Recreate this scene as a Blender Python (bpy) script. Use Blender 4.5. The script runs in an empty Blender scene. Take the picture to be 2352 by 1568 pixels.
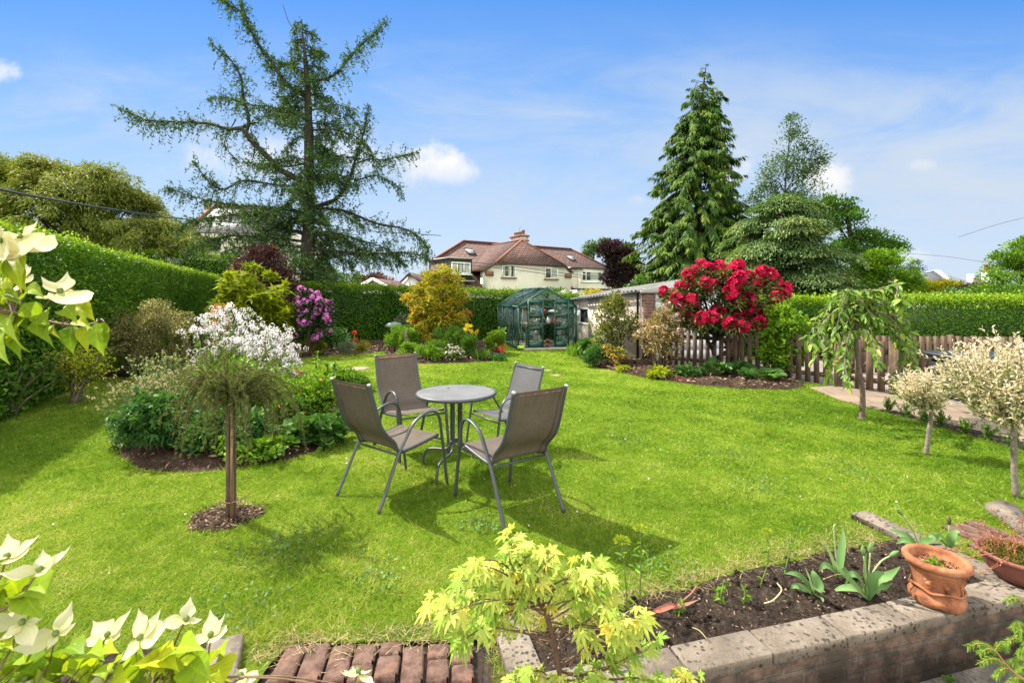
import bpy, math, random
import numpy as np
from mathutils import Vector, Matrix
from mathutils.geometry import tessellate_polygon
S = bpy.context.scene
COL = S.collection
R = math.radians
# ------------------------------------------------------------------ camera
F, H = 1102.5, 1.57                      # focal length in units of a 2352-wide picture, eye height over the lawn
cam = bpy.data.cameras.new("camera"); camo = bpy.data.objects.new("camera", cam); COL.objects.link(camo)
cam.sensor_width = 36.0; cam.lens = 36.0 * F / 2352; cam.shift_y = -(784 - 680) / 2352
cam.dof.use_dof = True; cam.dof.focus_distance = 6.0; cam.dof.aperture_fstop = 8.0      # slight softness on the nearest flowers
cam.clip_start = 0.05; cam.clip_end = 2000
camo.location = (0, 0, H); camo.rotation_euler = (R(90), 0, 0)
S.camera = camo
# ------------------------------------------------------------------ light
SUN_DIR = Vector((-0.58, 0.32, 0.80)).normalized()
sun = bpy.data.lights.new("sun", 'SUN'); sun.energy = 3.8; sun.angle = R(0.5); sun.color = (1.0, 0.93, 0.80)
suno = bpy.data.objects.new("sun", sun); COL.objects.link(suno)
suno.rotation_euler = SUN_DIR.to_track_quat('Z', 'Y').to_euler()
S.view_settings.view_transform = 'Standard'; S.view_settings.look = 'None'
S.view_settings.gamma = 1.0; S.view_settings.exposure = 1.66
S.cycles.max_bounces = 7; S.cycles.diffuse_bounces = 3; S.cycles.glossy_bounces = 3
S.cycles.transmission_bounces = 5; S.cycles.transparent_max_bounces = 12
S.cycles.use_denoising = True; S.cycles.denoising_prefilter = "ACCURATE"; S.cycles.denoising_input_passes = "RGB_ALBEDO_NORMAL"
S.cycles.sample_clamp_indirect = 6.0

class NT:
    """tiny node-tree helper"""
    def __init__(s, tree): s.t = tree; s.t.nodes.clear()
    def n(s, typ, ins=None, **kw):
        nd = s.t.nodes.new(typ)
        for k, v in kw.items(): setattr(nd, k, v)
        for k, v in (ins or {}).items():
            if hasattr(v, 'is_output') or isinstance(v, bpy.types.NodeSocket): s.t.links.new(v, nd.inputs[k])
            else: nd.inputs[k].default_value = v
        return nd
    def math(s, op, a, b=0.0, c=0.0):
        return s.n('ShaderNodeMath', {0: a, 1: b, 2: c}, operation=op).outputs[0]
    def mix(s, f, a, b, blend='MIX'):
        nd = s.t.nodes.new('ShaderNodeMix'); nd.data_type = 'RGBA'; nd.blend_type = blend; nd.clamp_factor = True
        for i, v in ((0, f), (6, a), (7, b)):
            if isinstance(v, bpy.types.NodeSocket): s.t.links.new(v, nd.inputs[i])
            else: nd.inputs[i].default_value = (v if i == 0 else (*v, 1) if len(v) == 3 else v)
        return nd.outputs[2]
    def ramp(s, f, stops, interp='LINEAR'):
        nd = s.n('ShaderNodeValToRGB', {0: f}); cr = nd.color_ramp; cr.interpolation = interp
        while len(cr.elements) > len(stops): cr.elements.remove(cr.elements[-1])
        while len(cr.elements) < len(stops): cr.elements.new(0.5)
        for e, (p, c) in zip(cr.elements, stops):
            e.position = p; e.color = (c, c, c, 1) if isinstance(c, (int, float)) else (*c, 1)
        return nd.outputs[0]
    def noise(s, vec, scale, detail=4, rough=0.55, dist=0.0):
        ins = {'Scale': scale, 'Detail': detail, 'Roughness': rough, 'Distortion': dist}
        if vec is not None: ins['Vector'] = vec
        return s.n('ShaderNodeTexNoise', ins).outputs[0]
    def sstep(s, x, a, b):
        nd = s.n('ShaderNodeMapRange', {0: x, 1: a, 2: b, 3: 0.0, 4: 1.0}, interpolation_type='SMOOTHSTEP'); return nd.outputs[0]

W = bpy.data.worlds.new("World"); S.world = W; W.use_nodes = True
w = NT(W.node_tree)
sky = w.n('ShaderNodeTexSky', sky_type='NISHITA', sun_disc=False, sun_elevation=R(50.4), sun_rotation=R(-61.1),
          altitude=0.0, air_density=1.0, dust_density=0.6, ozone_density=1.6)
tc = w.n('ShaderNodeTexCoord').outputs['Generated']
sep = w.n('ShaderNodeSeparateXYZ', {0: tc})
ysafe = w.math('MAXIMUM', sep.outputs[1], 0.05)
u = w.math('DIVIDE', sep.outputs[0], ysafe); v = w.math('DIVIDE', sep.outputs[2], ysafe)
front = w.sstep(sep.outputs[1], 0.1, 0.4)
uv = w.n('ShaderNodeCombineXYZ', {0: u, 1: v, 2: 0.0}).outputs[0]
uvs = w.n('ShaderNodeMapping', {'Vector': uv, 'Scale': (1.0, 3.2, 1.0), 'Rotation': (0, 0, R(-6))}).outputs[0]
n1 = w.noise(uv, 13.0, 8, 0.62); n2 = w.noise(uvs, 2.3, 7, 0.62, 0.4)
skyc = w.n('ShaderNodeHueSaturation', {'Hue': 0.5, 'Saturation': 1.0, 'Value': 1.0, 'Color': sky.outputs[0]}).outputs[0]
skyc = w.mix(1.0, skyc, (.70, 1.0, 1.42), 'MULTIPLY')
grad = w.ramp(w.math('MULTIPLY', v, 1.4), [(0.0, (.68, .78, .90)), (.12, (.59, .73, .90)), (.32, (.42, .62, .90)), (.58, (.24, .475, .89)), (.87, (.11, .335, .85))])
grad = w.mix(1.0, grad, (7.0, 7.0, 7.0), 'MULTIPLY')
skyc = w.mix(w.math('MULTIPLY', front, .85), skyc, grad)
cum = None                                   # cumulus clouds at fixed directions (tangent coordinates u, v)
for (cu, cv, a, b, k) in [(-0.175, 0.272, .085, .052, 1.0), (-0.12, 0.258, .060, .032, .8), (-1.07, .462, .045, .030, .8), (.66, .232, .070, .050, .85), (.43, .255, .05, .05, .8), (.47, .27, .05, .04, .6),
                          (.855, .272, .030, .014, .30), (.83, .08, .08, .02, .4), (.36, .20, .12, .02, .35), (-.52, .275, .20, .05, .55), (-0.34, .30, .13, .05, .6)]:
    du = w.math('DIVIDE', w.math('SUBTRACT', u, cu), a); dv = w.math('DIVIDE', w.math('SUBTRACT', v, cv), b)
    r2 = w.math('ADD', w.math('MULTIPLY', du, du), w.math('MULTIPLY', dv, dv))
    d = w.math('ADD', w.math('SUBTRACT', 1.0, r2), w.math('MULTIPLY', w.math('SUBTRACT', n1, 0.5), 4.2))
    m = w.math('MULTIPLY', w.math('MULTIPLY', w.sstep(d, -.25, 1.35), w.sstep(dv, -1.5, .3)), k)
    cum = m if cum is None else w.math('MAXIMUM', cum, m)
band = w.math('MULTIPLY', w.sstep(v, .62, .30), w.sstep(v, -0.05, .12))
lift = w.math('ADD', 0.13, w.math('MULTIPLY', w.sstep(u, -0.35, .9), 0.16))
cir = w.math('MULTIPLY', w.sstep(w.math('ADD', n2, lift), 0.52, 0.95), band)
cir = w.math('MULTIPLY', cir, 0.95)
haze = w.math('MULTIPLY', w.sstep(v, .5, 0.0), 0.34)
CLOUD = (6.6, 6.5, 6.4)
c = w.mix(w.math('MULTIPLY', haze, front), skyc, (3.9, 4.75, 5.8))
c = w.mix(w.math('MULTIPLY', cir, front), c, (4.2, 4.8, 5.6))
c = w.mix(w.math('MULTIPLY', cum, front), c, CLOUD)
# unseen bright clouds added behind the viewer and overhead as neutral fill light
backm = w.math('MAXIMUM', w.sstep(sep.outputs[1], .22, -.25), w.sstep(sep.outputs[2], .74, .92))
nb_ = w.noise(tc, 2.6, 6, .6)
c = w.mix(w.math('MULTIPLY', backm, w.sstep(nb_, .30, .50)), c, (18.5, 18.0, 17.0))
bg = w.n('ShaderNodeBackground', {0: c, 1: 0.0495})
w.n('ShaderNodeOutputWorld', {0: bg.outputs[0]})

# ------------------------------------------------------------------ tagging and mesh helpers
def tag(o, label=None, cat=None, group=None, kind=None):
    for k, x in (('label', label), ('category', cat), ('group', group), ('kind', kind)):
        if x: o[k] = x
    return o
def empty(name, loc=(0, 0, 0), label=None, cat=None, group=None, rz=0.0):
    o = bpy.data.objects.new(name, None); COL.objects.link(o); o.location = loc; o.rotation_euler = (0, 0, rz)
    o.empty_display_size = 0.1
    return tag(o, label, cat, group)
def copy_tree(o, parent=None):
    c = o.copy(); COL.objects.link(c); c.parent = parent
    for ch in list(o.children): copy_tree(ch, c)
    return c
def make(name, V, faces, mats, parent=None, v=None, smooth=False, mi=None):
    """V (n,3); faces: list of int arrays (m,k) - one array per polygon size"""
    V = np.asarray(V, np.float32); me = bpy.data.meshes.new(name)
    faces = [np.asarray(f, np.int32) for f in faces if len(f)]
    idx = np.concatenate([f.ravel() for f in faces]); cnt = np.concatenate([np.full(len(f), f.shape[1], np.int32) for f in faces])
    st = np.concatenate([[0], np.cumsum(cnt)[:-1]]).astype(np.int32)
    me.vertices.add(len(V)); me.vertices.foreach_set('co', V.ravel())
    me.loops.add(len(idx)); me.loops.foreach_set('vertex_index', idx)
    me.polygons.add(len(cnt)); me.polygons.foreach_set('loop_start', st)
    if smooth: me.polygons.foreach_set('use_smooth', np.ones(len(cnt), bool))
    if mi is not None: me.polygons.foreach_set('material_index', np.asarray(mi, np.int32))
    if v is not None:
        at = me.attributes.new('v', 'FLOAT', 'POINT'); at.data.foreach_set('value', np.asarray(v, np.float32))
    me.update(calc_edges=True); me.validate()
    for m in (mats if isinstance(mats, (list, tuple)) else [mats]): me.materials.append(m)
    o = bpy.data.objects.new(name, me); COL.objects.link(o); o.parent = parent
    return o
class MB:
    """collects shapes that become ONE mesh"""
    def __init__(s): s.V = []; s.F = {}; s.n = 0; s.v = []
    def add(s, V, faces, v=0.5):
        V = np.asarray(V, float)
        for f in faces:
            f = np.asarray(f)
            if len(f): s.F.setdefault(f.shape[1], []).append(f + s.n)
        s.V.append(V); s.v.append(np.broadcast_to(np.asarray(v, float), (len(V),))); s.n += len(V); return s
    def box(s, c, d, rot=0.0, v=0.5, M=None, bev=0.0):
        x, y, z = np.asarray(d, float) / 2
        if bev:
            P = []; b = bev
            for sz in (-1, 1):
                for k, (sx, sy) in enumerate(((-1, -1), (1, -1), (1, 1), (-1, 1))):
                    P.append((sx * (x - b), sy * (y - b), sz * z)); P.append((sx * x, sy * (y - b), sz * (z - b))); P.append((sx * (x - b), sy * y, sz * (z - b)))
            P = np.array(P); cs = [P]
            q = [[0, 9, 6, 3], [12, 15, 18, 21]]; t = []
            I = lambda a, k, j: a * 12 + k * 3 + j
            for a in (0, 1):
                for k in range(4):
                    kk = (k + 1) % 4
                    j = 2 if k in (0, 2) else 1
                    q.append([I(a, k, 0), I(a, kk, 0), I(a, kk, j), I(a, k, j)] if a == 0 else [I(a, k, 0), I(a, k, j), I(a, kk, j), I(a, kk, 0)])
                    t.append([I(a, k, 0), I(a, k, 1), I(a, k, 2)])
            for k in range(4):
                kk = (k + 1) % 4; j = 2 if k in (0, 2) else 1
                q.append([I(0, k, j), I(0, kk, j), I(1, kk, j), I(1, k, j)])
                q.append([I(0, k, 1), I(0, k, 2), I(1, k, 2), I(1, k, 1)])
            f = [q, t]
        else:
            P = np.array([(-x, -y, -z), (x, -y, -z), (x, y, -z), (-x, y, -z), (-x, -y, z), (x, -y, z), (x, y, z), (-x, y, z)])
            f = [[[0, 3, 2, 1], [4, 5, 6, 7], [0, 1, 5, 4], [1, 2, 6, 5], [2, 3, 7, 6], [3, 0, 4, 7]]]
        if rot:
            ca, sa = math.cos(rot), math.sin(rot); P = P @ np.array([[ca, sa, 0], [-sa, ca, 0], [0, 0, 1]])
        if M is not None: P = P @ np.array(M.to_3x3()).T
        return s.add(P + np.asarray(c, float), f, v)
    def bar(s, a, b, w_, h_, v=0.5):
        """box beam from a to b"""
        a, b = Vector(a), Vector(b); d = b - a
        q = d.to_track_quat('X', 'Z').to_matrix()
        return s.box((a + b) / 2, (d.length, w_, h_), M=q, v=v)
    def tube(s, P, r, n=6, v=0.5, cap=True, sq=None):
        P = np.asarray(P, float); m = len(P); r = np.broadcast_to(np.asarray(r, float), (m,))
        T = np.gradient(P, axis=0); T /= np.linalg.norm(T, axis=1)[:, None] + 1e-12
        a = np.array((0, 0, 1.0)) if abs(T[0][2]) < .9 else np.array((1.0, 0, 0))
        N = np.empty_like(P); x = np.cross(np.cross(T[0], a), T[0])
        for i in range(m):
            x = x - T[i] * (x @ T[i]); x = x / (np.linalg.norm(x) + 1e-12); N[i] = x
        B = np.cross(T, N); th = np.arange(n) * 2 * np.pi / n
        sx, sy = sq or (1, 1)
        V = P[:, None] + r[:, None, None] * (sx * np.cos(th)[None, :, None] * N[:, None] + sy * np.sin(th)[None, :, None] * B[:, None])
        i = np.arange(m - 1)[:, None] * n; j = np.arange(n)[None]; k = (j + 1) % n
        Q = np.stack([i + j, i + k, i + n + k, i + n + j], -1).reshape(-1, 4)
        f = [Q]
        if cap and n > 2: f.append([list(range(n))[::-1]]); f.append([list(range((m - 1) * n, m * n))])
        return s.add(V.reshape(-1, 3), f, v)
    def lathe(s, prof, n=24, c=(0, 0, 0), v=0.5):
        prof = np.asarray(prof, float); m = len(prof); th = np.arange(n) * 2 * np.pi / n
        V = np.stack([prof[:, 0, None] * np.cos(th), prof[:, 0, None] * np.sin(th), np.repeat(prof[:, 1, None], n, 1)], -1)
        i = np.arange(m - 1)[:, None] * n; j = np.arange(n)[None]; k = (j + 1) % n
        Q = np.stack([i + j, i + k, i + n + k, i + n + j], -1).reshape(-1, 4)
        return s.add(V.reshape(-1, 3) + np.asarray(c), [Q], v)
    def poly(s, P, v=0.5):
        return s.add(P, [[list(range(len(P)))]], v)
    def prism(s, P, d, v=0.5):
        """flat polygon P pushed by vector d"""
        P = np.asarray(P, float); n = len(P); d = np.asarray(d, float)
        j = np.arange(n); k = (j + 1) % n
        return s.add(np.concatenate([P, P + d]), [[list(range(n))[::-1]], [list(range(n, 2 * n))], np.stack([j, k, k + n, j + n], 1)], v)
    def sheet(s, P, z=None, v=0.5):
        """concave outline, triangulated"""
        P3 = [Vector((p[0], p[1], (z if z is not None else p[2]))) for p in P]
        T = tessellate_polygon([P3]); out = []
        for t in T:
            a, b, c_ = (P3[i] for i in t)
            out.append(list(t) if (b - a).cross(c_ - a).z > 0 else list(t)[::-1])
        return s.add([tuple(p) for p in P3], [out], v)
    def build(s, name, mats, parent=None, smooth=False):
        return make(name, np.concatenate(s.V), [np.concatenate(f) for f in s.F.values()], mats, parent, np.concatenate(s.v), smooth)
def at(xd, yd, D): return np.array(((xd - 1176) / F * D, D, H - (yd - 680) / F * D))
def gr(xd, yd, z=0.0):
    D = (H - z) * F / (yd - 680); return np.array(((xd - 1176) / F * D, D, z))
def spline(P, k=6):
    P = np.asarray(P, float); Q = np.concatenate([[2 * P[0] - P[1]], P, [2 * P[-1] - P[-2]]]); out = []
    for i in range(1, len(Q) - 2):
        for t in np.arange(k) / k:
            a, b, c_, d = Q[i - 1:i + 3]
            out.append(.5 * ((2 * b) + (c_ - a) * t + (2 * a - 5 * b + 4 * c_ - d) * t * t + (3 * b - a - 3 * c_ + d) * t ** 3))
    out.append(P[-1]); return np.array(out)
def nrm(a): return a / (np.linalg.norm(a, axis=-1, keepdims=True) + 1e-9)
def inpoly(x, y, P):
    P = np.asarray(P)[:, :2]; r = np.zeros(np.shape(x), bool); j = len(P) - 1
    for i in range(len(P)):
        xi, yi = P[i]; xj, yj = P[j]
        cnd = ((yi > y) != (yj > y)) & (x < (xj - xi) * (y - yi) / (yj - yi + 1e-12) + xi)
        r ^= cnd; j = i
    return r
_ng = np.random.default_rng(5).random((64, 64))
def vnoise(x, y, s=1.0):
    x = np.asarray(x) * s; y = np.asarray(y) * s; i = np.floor(x).astype(int); j = np.floor(y).astype(int); fx = x - i; fy = y - j
    fx = fx * fx * (3 - 2 * fx); fy = fy * fy * (3 - 2 * fy); g = lambda a, b: _ng[a % 64, b % 64]
    return (g(i, j) * (1 - fx) + g(i + 1, j) * fx) * (1 - fy) + (g(i, j + 1) * (1 - fx) + g(i + 1, j + 1) * fx) * fy
def fbm(x, y, s=1.0, o=4): return sum(vnoise(x, y, s * 2 ** k + .13 * k) * .5 ** k for k in range(o)) / (2 - .5 ** (o - 1))

# leaves: arrays of positions, directions, up vectors -> one array of small folded blades
def leaves(mb, P, D, U, L, Wd, v=None, kind='rhomb', droop=0.0, fold=0.15, rng=None):
    n = len(P)
    if n == 0: return
    D = nrm(D); Sd = nrm(np.cross(D, U)); N = np.cross(Sd, D)
    L = np.broadcast_to(L, (n,))[:, None]; Wd = np.broadcast_to(Wd, (n,))[:, None]
    v = np.broadcast_to(0.5 if v is None else v, (n,))
    dz = np.array((0, 0, -1.0))
    C = lambda t: P + D * L * t + dz * (droop * L * t * t)
    if kind == 'rhomb':
        V = np.stack([C(0), C(.45) + Sd * Wd * .5 + N * fold * Wd, C(1), C(.45) - Sd * Wd * .5 + N * fold * Wd], 1)
        Q = np.arange(n)[:, None] * 4 + np.array([0, 1, 2, 3]); fs = [Q]; m = 4
    elif kind == 'tri':
        V = np.stack([P + Sd * Wd * .5, P - Sd * Wd * .5, C(1)], 1); fs = [np.arange(n)[:, None] * 3 + np.array([0, 1, 2])]; m = 3
    elif kind == 'blade':
        V = np.stack([P + Sd * Wd * .5, P - Sd * Wd * .5, C(.55) + Sd * Wd * .4, C(.55) - Sd * Wd * .4, C(1)], 1); m = 5
        a = np.arange(n)[:, None] * 5; fs = [a + np.array([0, 1, 3, 2]), a + np.array([2, 3, 4])]
    elif kind == 'long':
        V = np.stack([C(0), C(.3) + Sd * Wd * .5 + N * fold * Wd, C(.3), C(.3) - Sd * Wd * .5 + N * fold * Wd,
                      C(.68) + Sd * Wd * .4 + N * fold * Wd, C(.68), C(.68) - Sd * Wd * .4 + N * fold * Wd, C(1)], 1); m = 8
        a = np.arange(n)[:, None] * 8
        fs = [np.concatenate([a + np.array([1, 4, 5, 2]), a + np.array([2, 5, 6, 3])]),
              np.concatenate([a + np.array([0, 1, 2]), a + np.array([0, 2, 3]), a + np.array([4, 7, 5]), a + np.array([5, 7, 6])])]
    elif kind == 'round':
        th = np.linspace(-2.6, 2.6, 7); V = [C(0)]
        for t in th: V.append(C(.5 + .5 * math.cos(t)) + Sd * Wd * .5 * math.sin(t) + N * Wd * fold * abs(math.sin(t)))
        V = np.stack(V, 1); m = 8; a = np.arange(n)[:, None] * 8
        fs = [np.concatenate([a + np.array([0, i, i + 1]) for i in range(1, 7)])]
    elif kind == 'palm':                                    # five-lobed hand-shaped leaf
        out = []; m = 11
        ang = (-1.9, -.95, 0, .95, 1.9); ln = (.5, .85, 1, .85, .5)
        V = [C(0)]
        for i, (a_, l_) in enumerate(zip(ang, ln)):
            V.append(P + (D * math.cos(a_) + Sd * math.sin(a_)) * L * l_ + dz * droop * L * l_)
        for i in range(4):
            a_ = (ang[i] + ang[i + 1]) / 2; V.append(P + (D * math.cos(a_) + Sd * math.sin(a_)) * L * .34)
        V.append(P - D * L * .02)
        V = np.stack(V, 1); a = np.arange(n)[:, None] * 11
        q = []
        for i in range(5):
            l_ = 6 + i - 1 if i > 0 else 10; r_ = 6 + i if i < 4 else 10
            q.append(a + np.array([0, l_, 1 + i, r_]))
        fs = [np.concatenate(q)]
    mb.add(V.reshape(-1, 3), fs, np.repeat(v, m))
def rdir(rng, n, up=0.0):
    d = rng.normal(size=(n, 3)); d[:, 2] += up; return nrm(d)
# ------------------------------------------------------------------ materials
MATS = {}
def mat(name):
    m = bpy.data.materials.new(name); m.use_nodes = True; MATS[name] = m; return m, NT(m.node_tree)
def out(t, sh, disp=None):
    o = t.n('ShaderNodeOutputMaterial', {0: sh});
    return o
def bump(t, hgt, strength=.3, dist=.01):
    return t.n('ShaderNodeBump', {'Strength': strength, 'Distance': dist, 'Height': hgt}).outputs[0]
def pbsdf(t, col, rough=.6, spec=.4, metal=0.0, normal=None, **kw):
    ins = {'Base Color': col if isinstance(col, bpy.types.NodeSocket) else (*col, 1), 'Roughness': rough, 'Specular IOR Level': spec, 'Metallic': metal}
    if normal is not None: ins['Normal'] = normal
    ins.update(kw); return t.n('ShaderNodeBsdfPrincipled', ins).outputs[0]
def oc(t): return t.n('ShaderNodeTexCoord').outputs['Object']
def simple(name, col, rough=.6, spec=.4, metal=0.0, var=.18, scale=9.0, bmp=.15):
    """plain surface with slight uneven colour, roughness and relief"""
    m, t = mat(name); c0 = oc(t)
    n = t.noise(c0, scale, 6, .65); n2 = t.noise(c0, scale * 7, 3, .6)
    k = t.math('MULTIPLY_ADD', n, .7, t.math('MULTIPLY', n2, .3))
    col2 = t.mix(t.sstep(k, .3, .7), tuple(x * (1 - var) for x in col), tuple(min(1, x * (1 + var)) for x in col))
    rg = t.n('ShaderNodeMapRange', {0: n, 1: .3, 2: .7, 3: rough * .85, 4: min(1, rough * 1.12)}).outputs[0]
    out(t, pbsdf(t, col2, rg, spec, metal, bump(t, n2, bmp, .004))); return m
def leafmat(name, stops, rough=.5, trans=.35, spec=.35, tint=(1.15, 1.1, .45)):
    """foliage: colour varies leaf by leaf; light passes through the blade"""
    m, t = mat(name)
    a = t.n('ShaderNodeAttribute', attribute_name='v').outputs['Fac']
    col = t.ramp(a, stops)
    p = pbsdf(t, col, min(.8, rough + .12), spec * .38)
    tr = t.n('ShaderNodeBsdfTranslucent', {0: t.mix(1.0, col, tint, 'MULTIPLY')}).outputs[0]
    out(t, t.n('ShaderNodeMixShader', {0: trans, 1: p, 2: tr}).outputs[0]); return m
def noisecol(name, scale, stops, rough=.8, spec=.3, bscale=None, bstr=.5, bdist=.01, detail=6, metal=0.0):
    m, t = mat(name); c0 = oc(t); n = t.noise(c0, scale, detail, .65)
    b = t.noise(c0, bscale or scale * 3, 6, .7)
    out(t, pbsdf(t, t.ramp(n, stops), rough, spec, metal, bump(t, b, bstr, bdist))); return m

# foliage kinds
M_HEDGE = leafmat('hedge_leaves', [(0, (.028, .085, .008)), (.4, (.065, .165, .012)), (.7, (.125, .25, .014)), (1, (.29, .41, .018))], .4, .28, .45)
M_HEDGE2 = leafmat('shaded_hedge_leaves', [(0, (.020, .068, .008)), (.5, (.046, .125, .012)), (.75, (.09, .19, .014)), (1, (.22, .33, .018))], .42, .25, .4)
M_LARCH = leafmat('larch_needles', [(0, (.022, .060, .020)), (.55, (.058, .125, .034)), (1, (.14, .21, .05))], .55, .25, .3)
M_THUJA = leafmat('thuja_fronds', [(0, (.026, .068, .014)), (.5, (.070, .145, .020)), (1, (.19, .27, .035))], .5, .25, .35)
M_BIRCH = leafmat('birch_leaves', [(0, (.034, .072, .022)), (.6, (.070, .130, .032)), (1, (.14, .21, .05))], .42, .35, .4)
M_TIER = leafmat('tiered_tree_leaves', [(0, (.030, .080, .024)), (.5, (.080, .155, .045)), (1, (.29, .37, .15))], .45, .3, .4)
M_OLIVE = leafmat('willow_leaves', [(0, (.085, .115, .020)), (.5, (.175, .21, .040)), (1, (.32, .33, .075))], .5, .33, .35)
M_MID = leafmat('mid_green_leaves', [(0, (.030, .085, .012)), (.5, (.072, .165, .018)), (1, (.17, .28, .03))], .45, .33, .4)
M_BRIGHT = leafmat('bright_green_leaves', [(0, (.050, .125, .010)), (.5, (.125, .25, .016)), (1, (.27, .41, .035))], .45, .36, .4)
M_DARK = leafmat('dark_glossy_leaves', [(0, (.010, .030, .008)), (.6, (.022, .058, .013)), (1, (.06, .11, .022))], .35, .22, .5)
M_PURPLE = leafmat('purple_leaves', [(0, (.026, .014, .014)), (.5, (.065, .028, .026)), (.85, (.14, .060, .045)), (1, (.24, .10, .07))], .38, .22, .8, (1.1, .7, .6))
M_BEECH = leafmat('copper_beech_leaves', [(0, (.016, .011, .016)), (.6, (.038, .021, .026)), (1, (.085, .050, .050))], .4, .2, .45, (1.3, .6, .5))
M_YELLOW = leafmat('yellow_conifer_sprays', [(0, (.11, .12, .010)), (.5, (.26, .25, .012)), (1, (.42, .36, .02))], .5, .3)
M_FATSIA = leafmat('yellow_green_palmate_leaves', [(0, (.085, .125, .008)), (.5, (.22, .28, .010)), (1, (.38, .44, .018))], .38, .35, .45)
M_PIERIS = leafmat('pieris_leaves', [(0, (.06, .10, .010)), (.3, (.21, .24, .014)), (.7, (.50, .44, .028)), (.93, (.54, .34, .03)), (1, (.48, .16, .03))], .38, .32, .45)
M_VARIEG = leafmat('variegated_leaves', [(0, (.065, .082, .022)), (.5, (.18, .175, .055)), (1, (.48, .43, .22))], .42, .25, .4)
M_SPARSE = leafmat('lime_leaves', [(0, (.15, .21, .014)), (.5, (.32, .38, .020)), (1, (.50, .52, .05))], .45, .36)
M_GREY = leafmat('grey_leaves', [(0, (.07, .095, .055)), (.6, (.15, .18, .11)), (1, (.27, .30, .19))], .6, .2)
M_HEATH = leafmat('heath_sprigs', [(0, (.075, .075, .012)), (.5, (.16, .16, .014)), (1, (.28, .26, .02))], .5, .3)
M_RHODO = leafmat('rhododendron_leaves', [(0, (.035, .058, .016)), (.5, (.085, .13, .035)), (.8, (.20, .22, .06)), (1, (.34, .25, .09))], .36, .2, .5)
M_PALERH = leafmat('pale_shrub_leaves', [(0, (.065, .095, .026)), (.5, (.15, .18, .045)), (.85, (.33, .30, .08)), (1, (.42, .23, .08))], .4, .25, .45)
M_PINKISH = leafmat('pink_tinged_leaves', [(0, (.10, .105, .04)), (.45, (.25, .205, .07)), (.8, (.46, .31, .16)), (1, (.60, .42, .34))], .45, .28)
M_WILLOW = leafmat('cream_and_pink_leaves', [(0, (.13, .21, .05)), (.35, (.33, .37, .15)), (.65, (.68, .61, .42)), (1, (.82, .68, .56))], .5, .42, .35, (1.08, 1.0, .75))
M_CHERRY = leafmat('cherry_leaves', [(0, (.06, .14, .018)), (.55, (.15, .26, .040)), (.9, (.29, .37, .06)), (1, (.36, .30, .06))], .32, .35, .5)
M_ACER = leafmat('golden_maple_leaves', [(0, (.19, .33, .04)), (.4, (.34, .46, .075)), (.8, (.55, .59, .13)), (1, (.62, .52, .07))], .45, .4, .35, (1.1, 1.05, .5))
M_DOGLEAF = leafmat('dogwood_leaves', [(0, (.13, .24, .016)), (.6, (.26, .37, .018)), (1, (.42, .46, .02))], .4, .42, .4)
M_DEEP = leafmat('deep_green_palmate_leaves', [(0, (.022, .070, .018)), (.6, (.055, .145, .032)), (1, (.12, .24, .045))], .42, .28, .4)
M_BERG = leafmat('bergenia_leaves', [(0, (.030, .095, .018)), (.6, (.065, .165, .030)), (1, (.13, .24, .05))], .33, .25, .5)
M_BLUEG = leafmat('tulip_leaves', [(0, (.09, .19, .055)), (.6, (.17, .30, .10)), (1, (.29, .40, .17))], .45, .28, .4)
M_WEEP = leafmat('weeping_larch_needles', [(0, (.055, .080, .016)), (.5, (.12, .155, .032)), (1, (.23, .25, .06))], .55, .25)
M_SPRUCE = leafmat('spruce_needles', [(0, (.08, .17, .02)), (.5, (.16, .30, .03)), (1, (.30, .44, .07))], .45, .35)
M_MOSS = leafmat('moss', [(0, (.05, .06, .010)), (1, (.17, .17, .02))], .7, .2)
# flowers
def petal(name, a, b, trans=.3, rough=.5): return leafmat(name, [(0, a), (1, b)], rough, trans, .3, (1.1, 1.0, 1.0))
M_RED = petal('crimson_petals', (.30, .004, .030), (.62, .016, .085))
M_MAG = petal('mauve_petals', (.42, .075, .34), (.74, .28, .64))
M_WHITE = petal('white_petals', (.72, .70, .72), (.86, .84, .86))
M_PINK = petal('pale_pink_petals', (.62, .44, .50), (.80, .66, .68))
M_ORANGE = petal('orange_petals', (.65, .18, .03), (.85, .36, .08))
M_YFL = petal('yellow_petals', (.70, .50, .02), (.85, .68, .05))
M_SCAR = petal('scarlet_petals', (.55, .02, .015), (.75, .05, .03))
M_BRACT = petal('cream_bracts', (.52, .52, .19), (.68, .66, .45), .4)
M_DPINK = petal('dusky_pink_petals', (.45, .18, .22), (.66, .36, .36))
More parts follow.
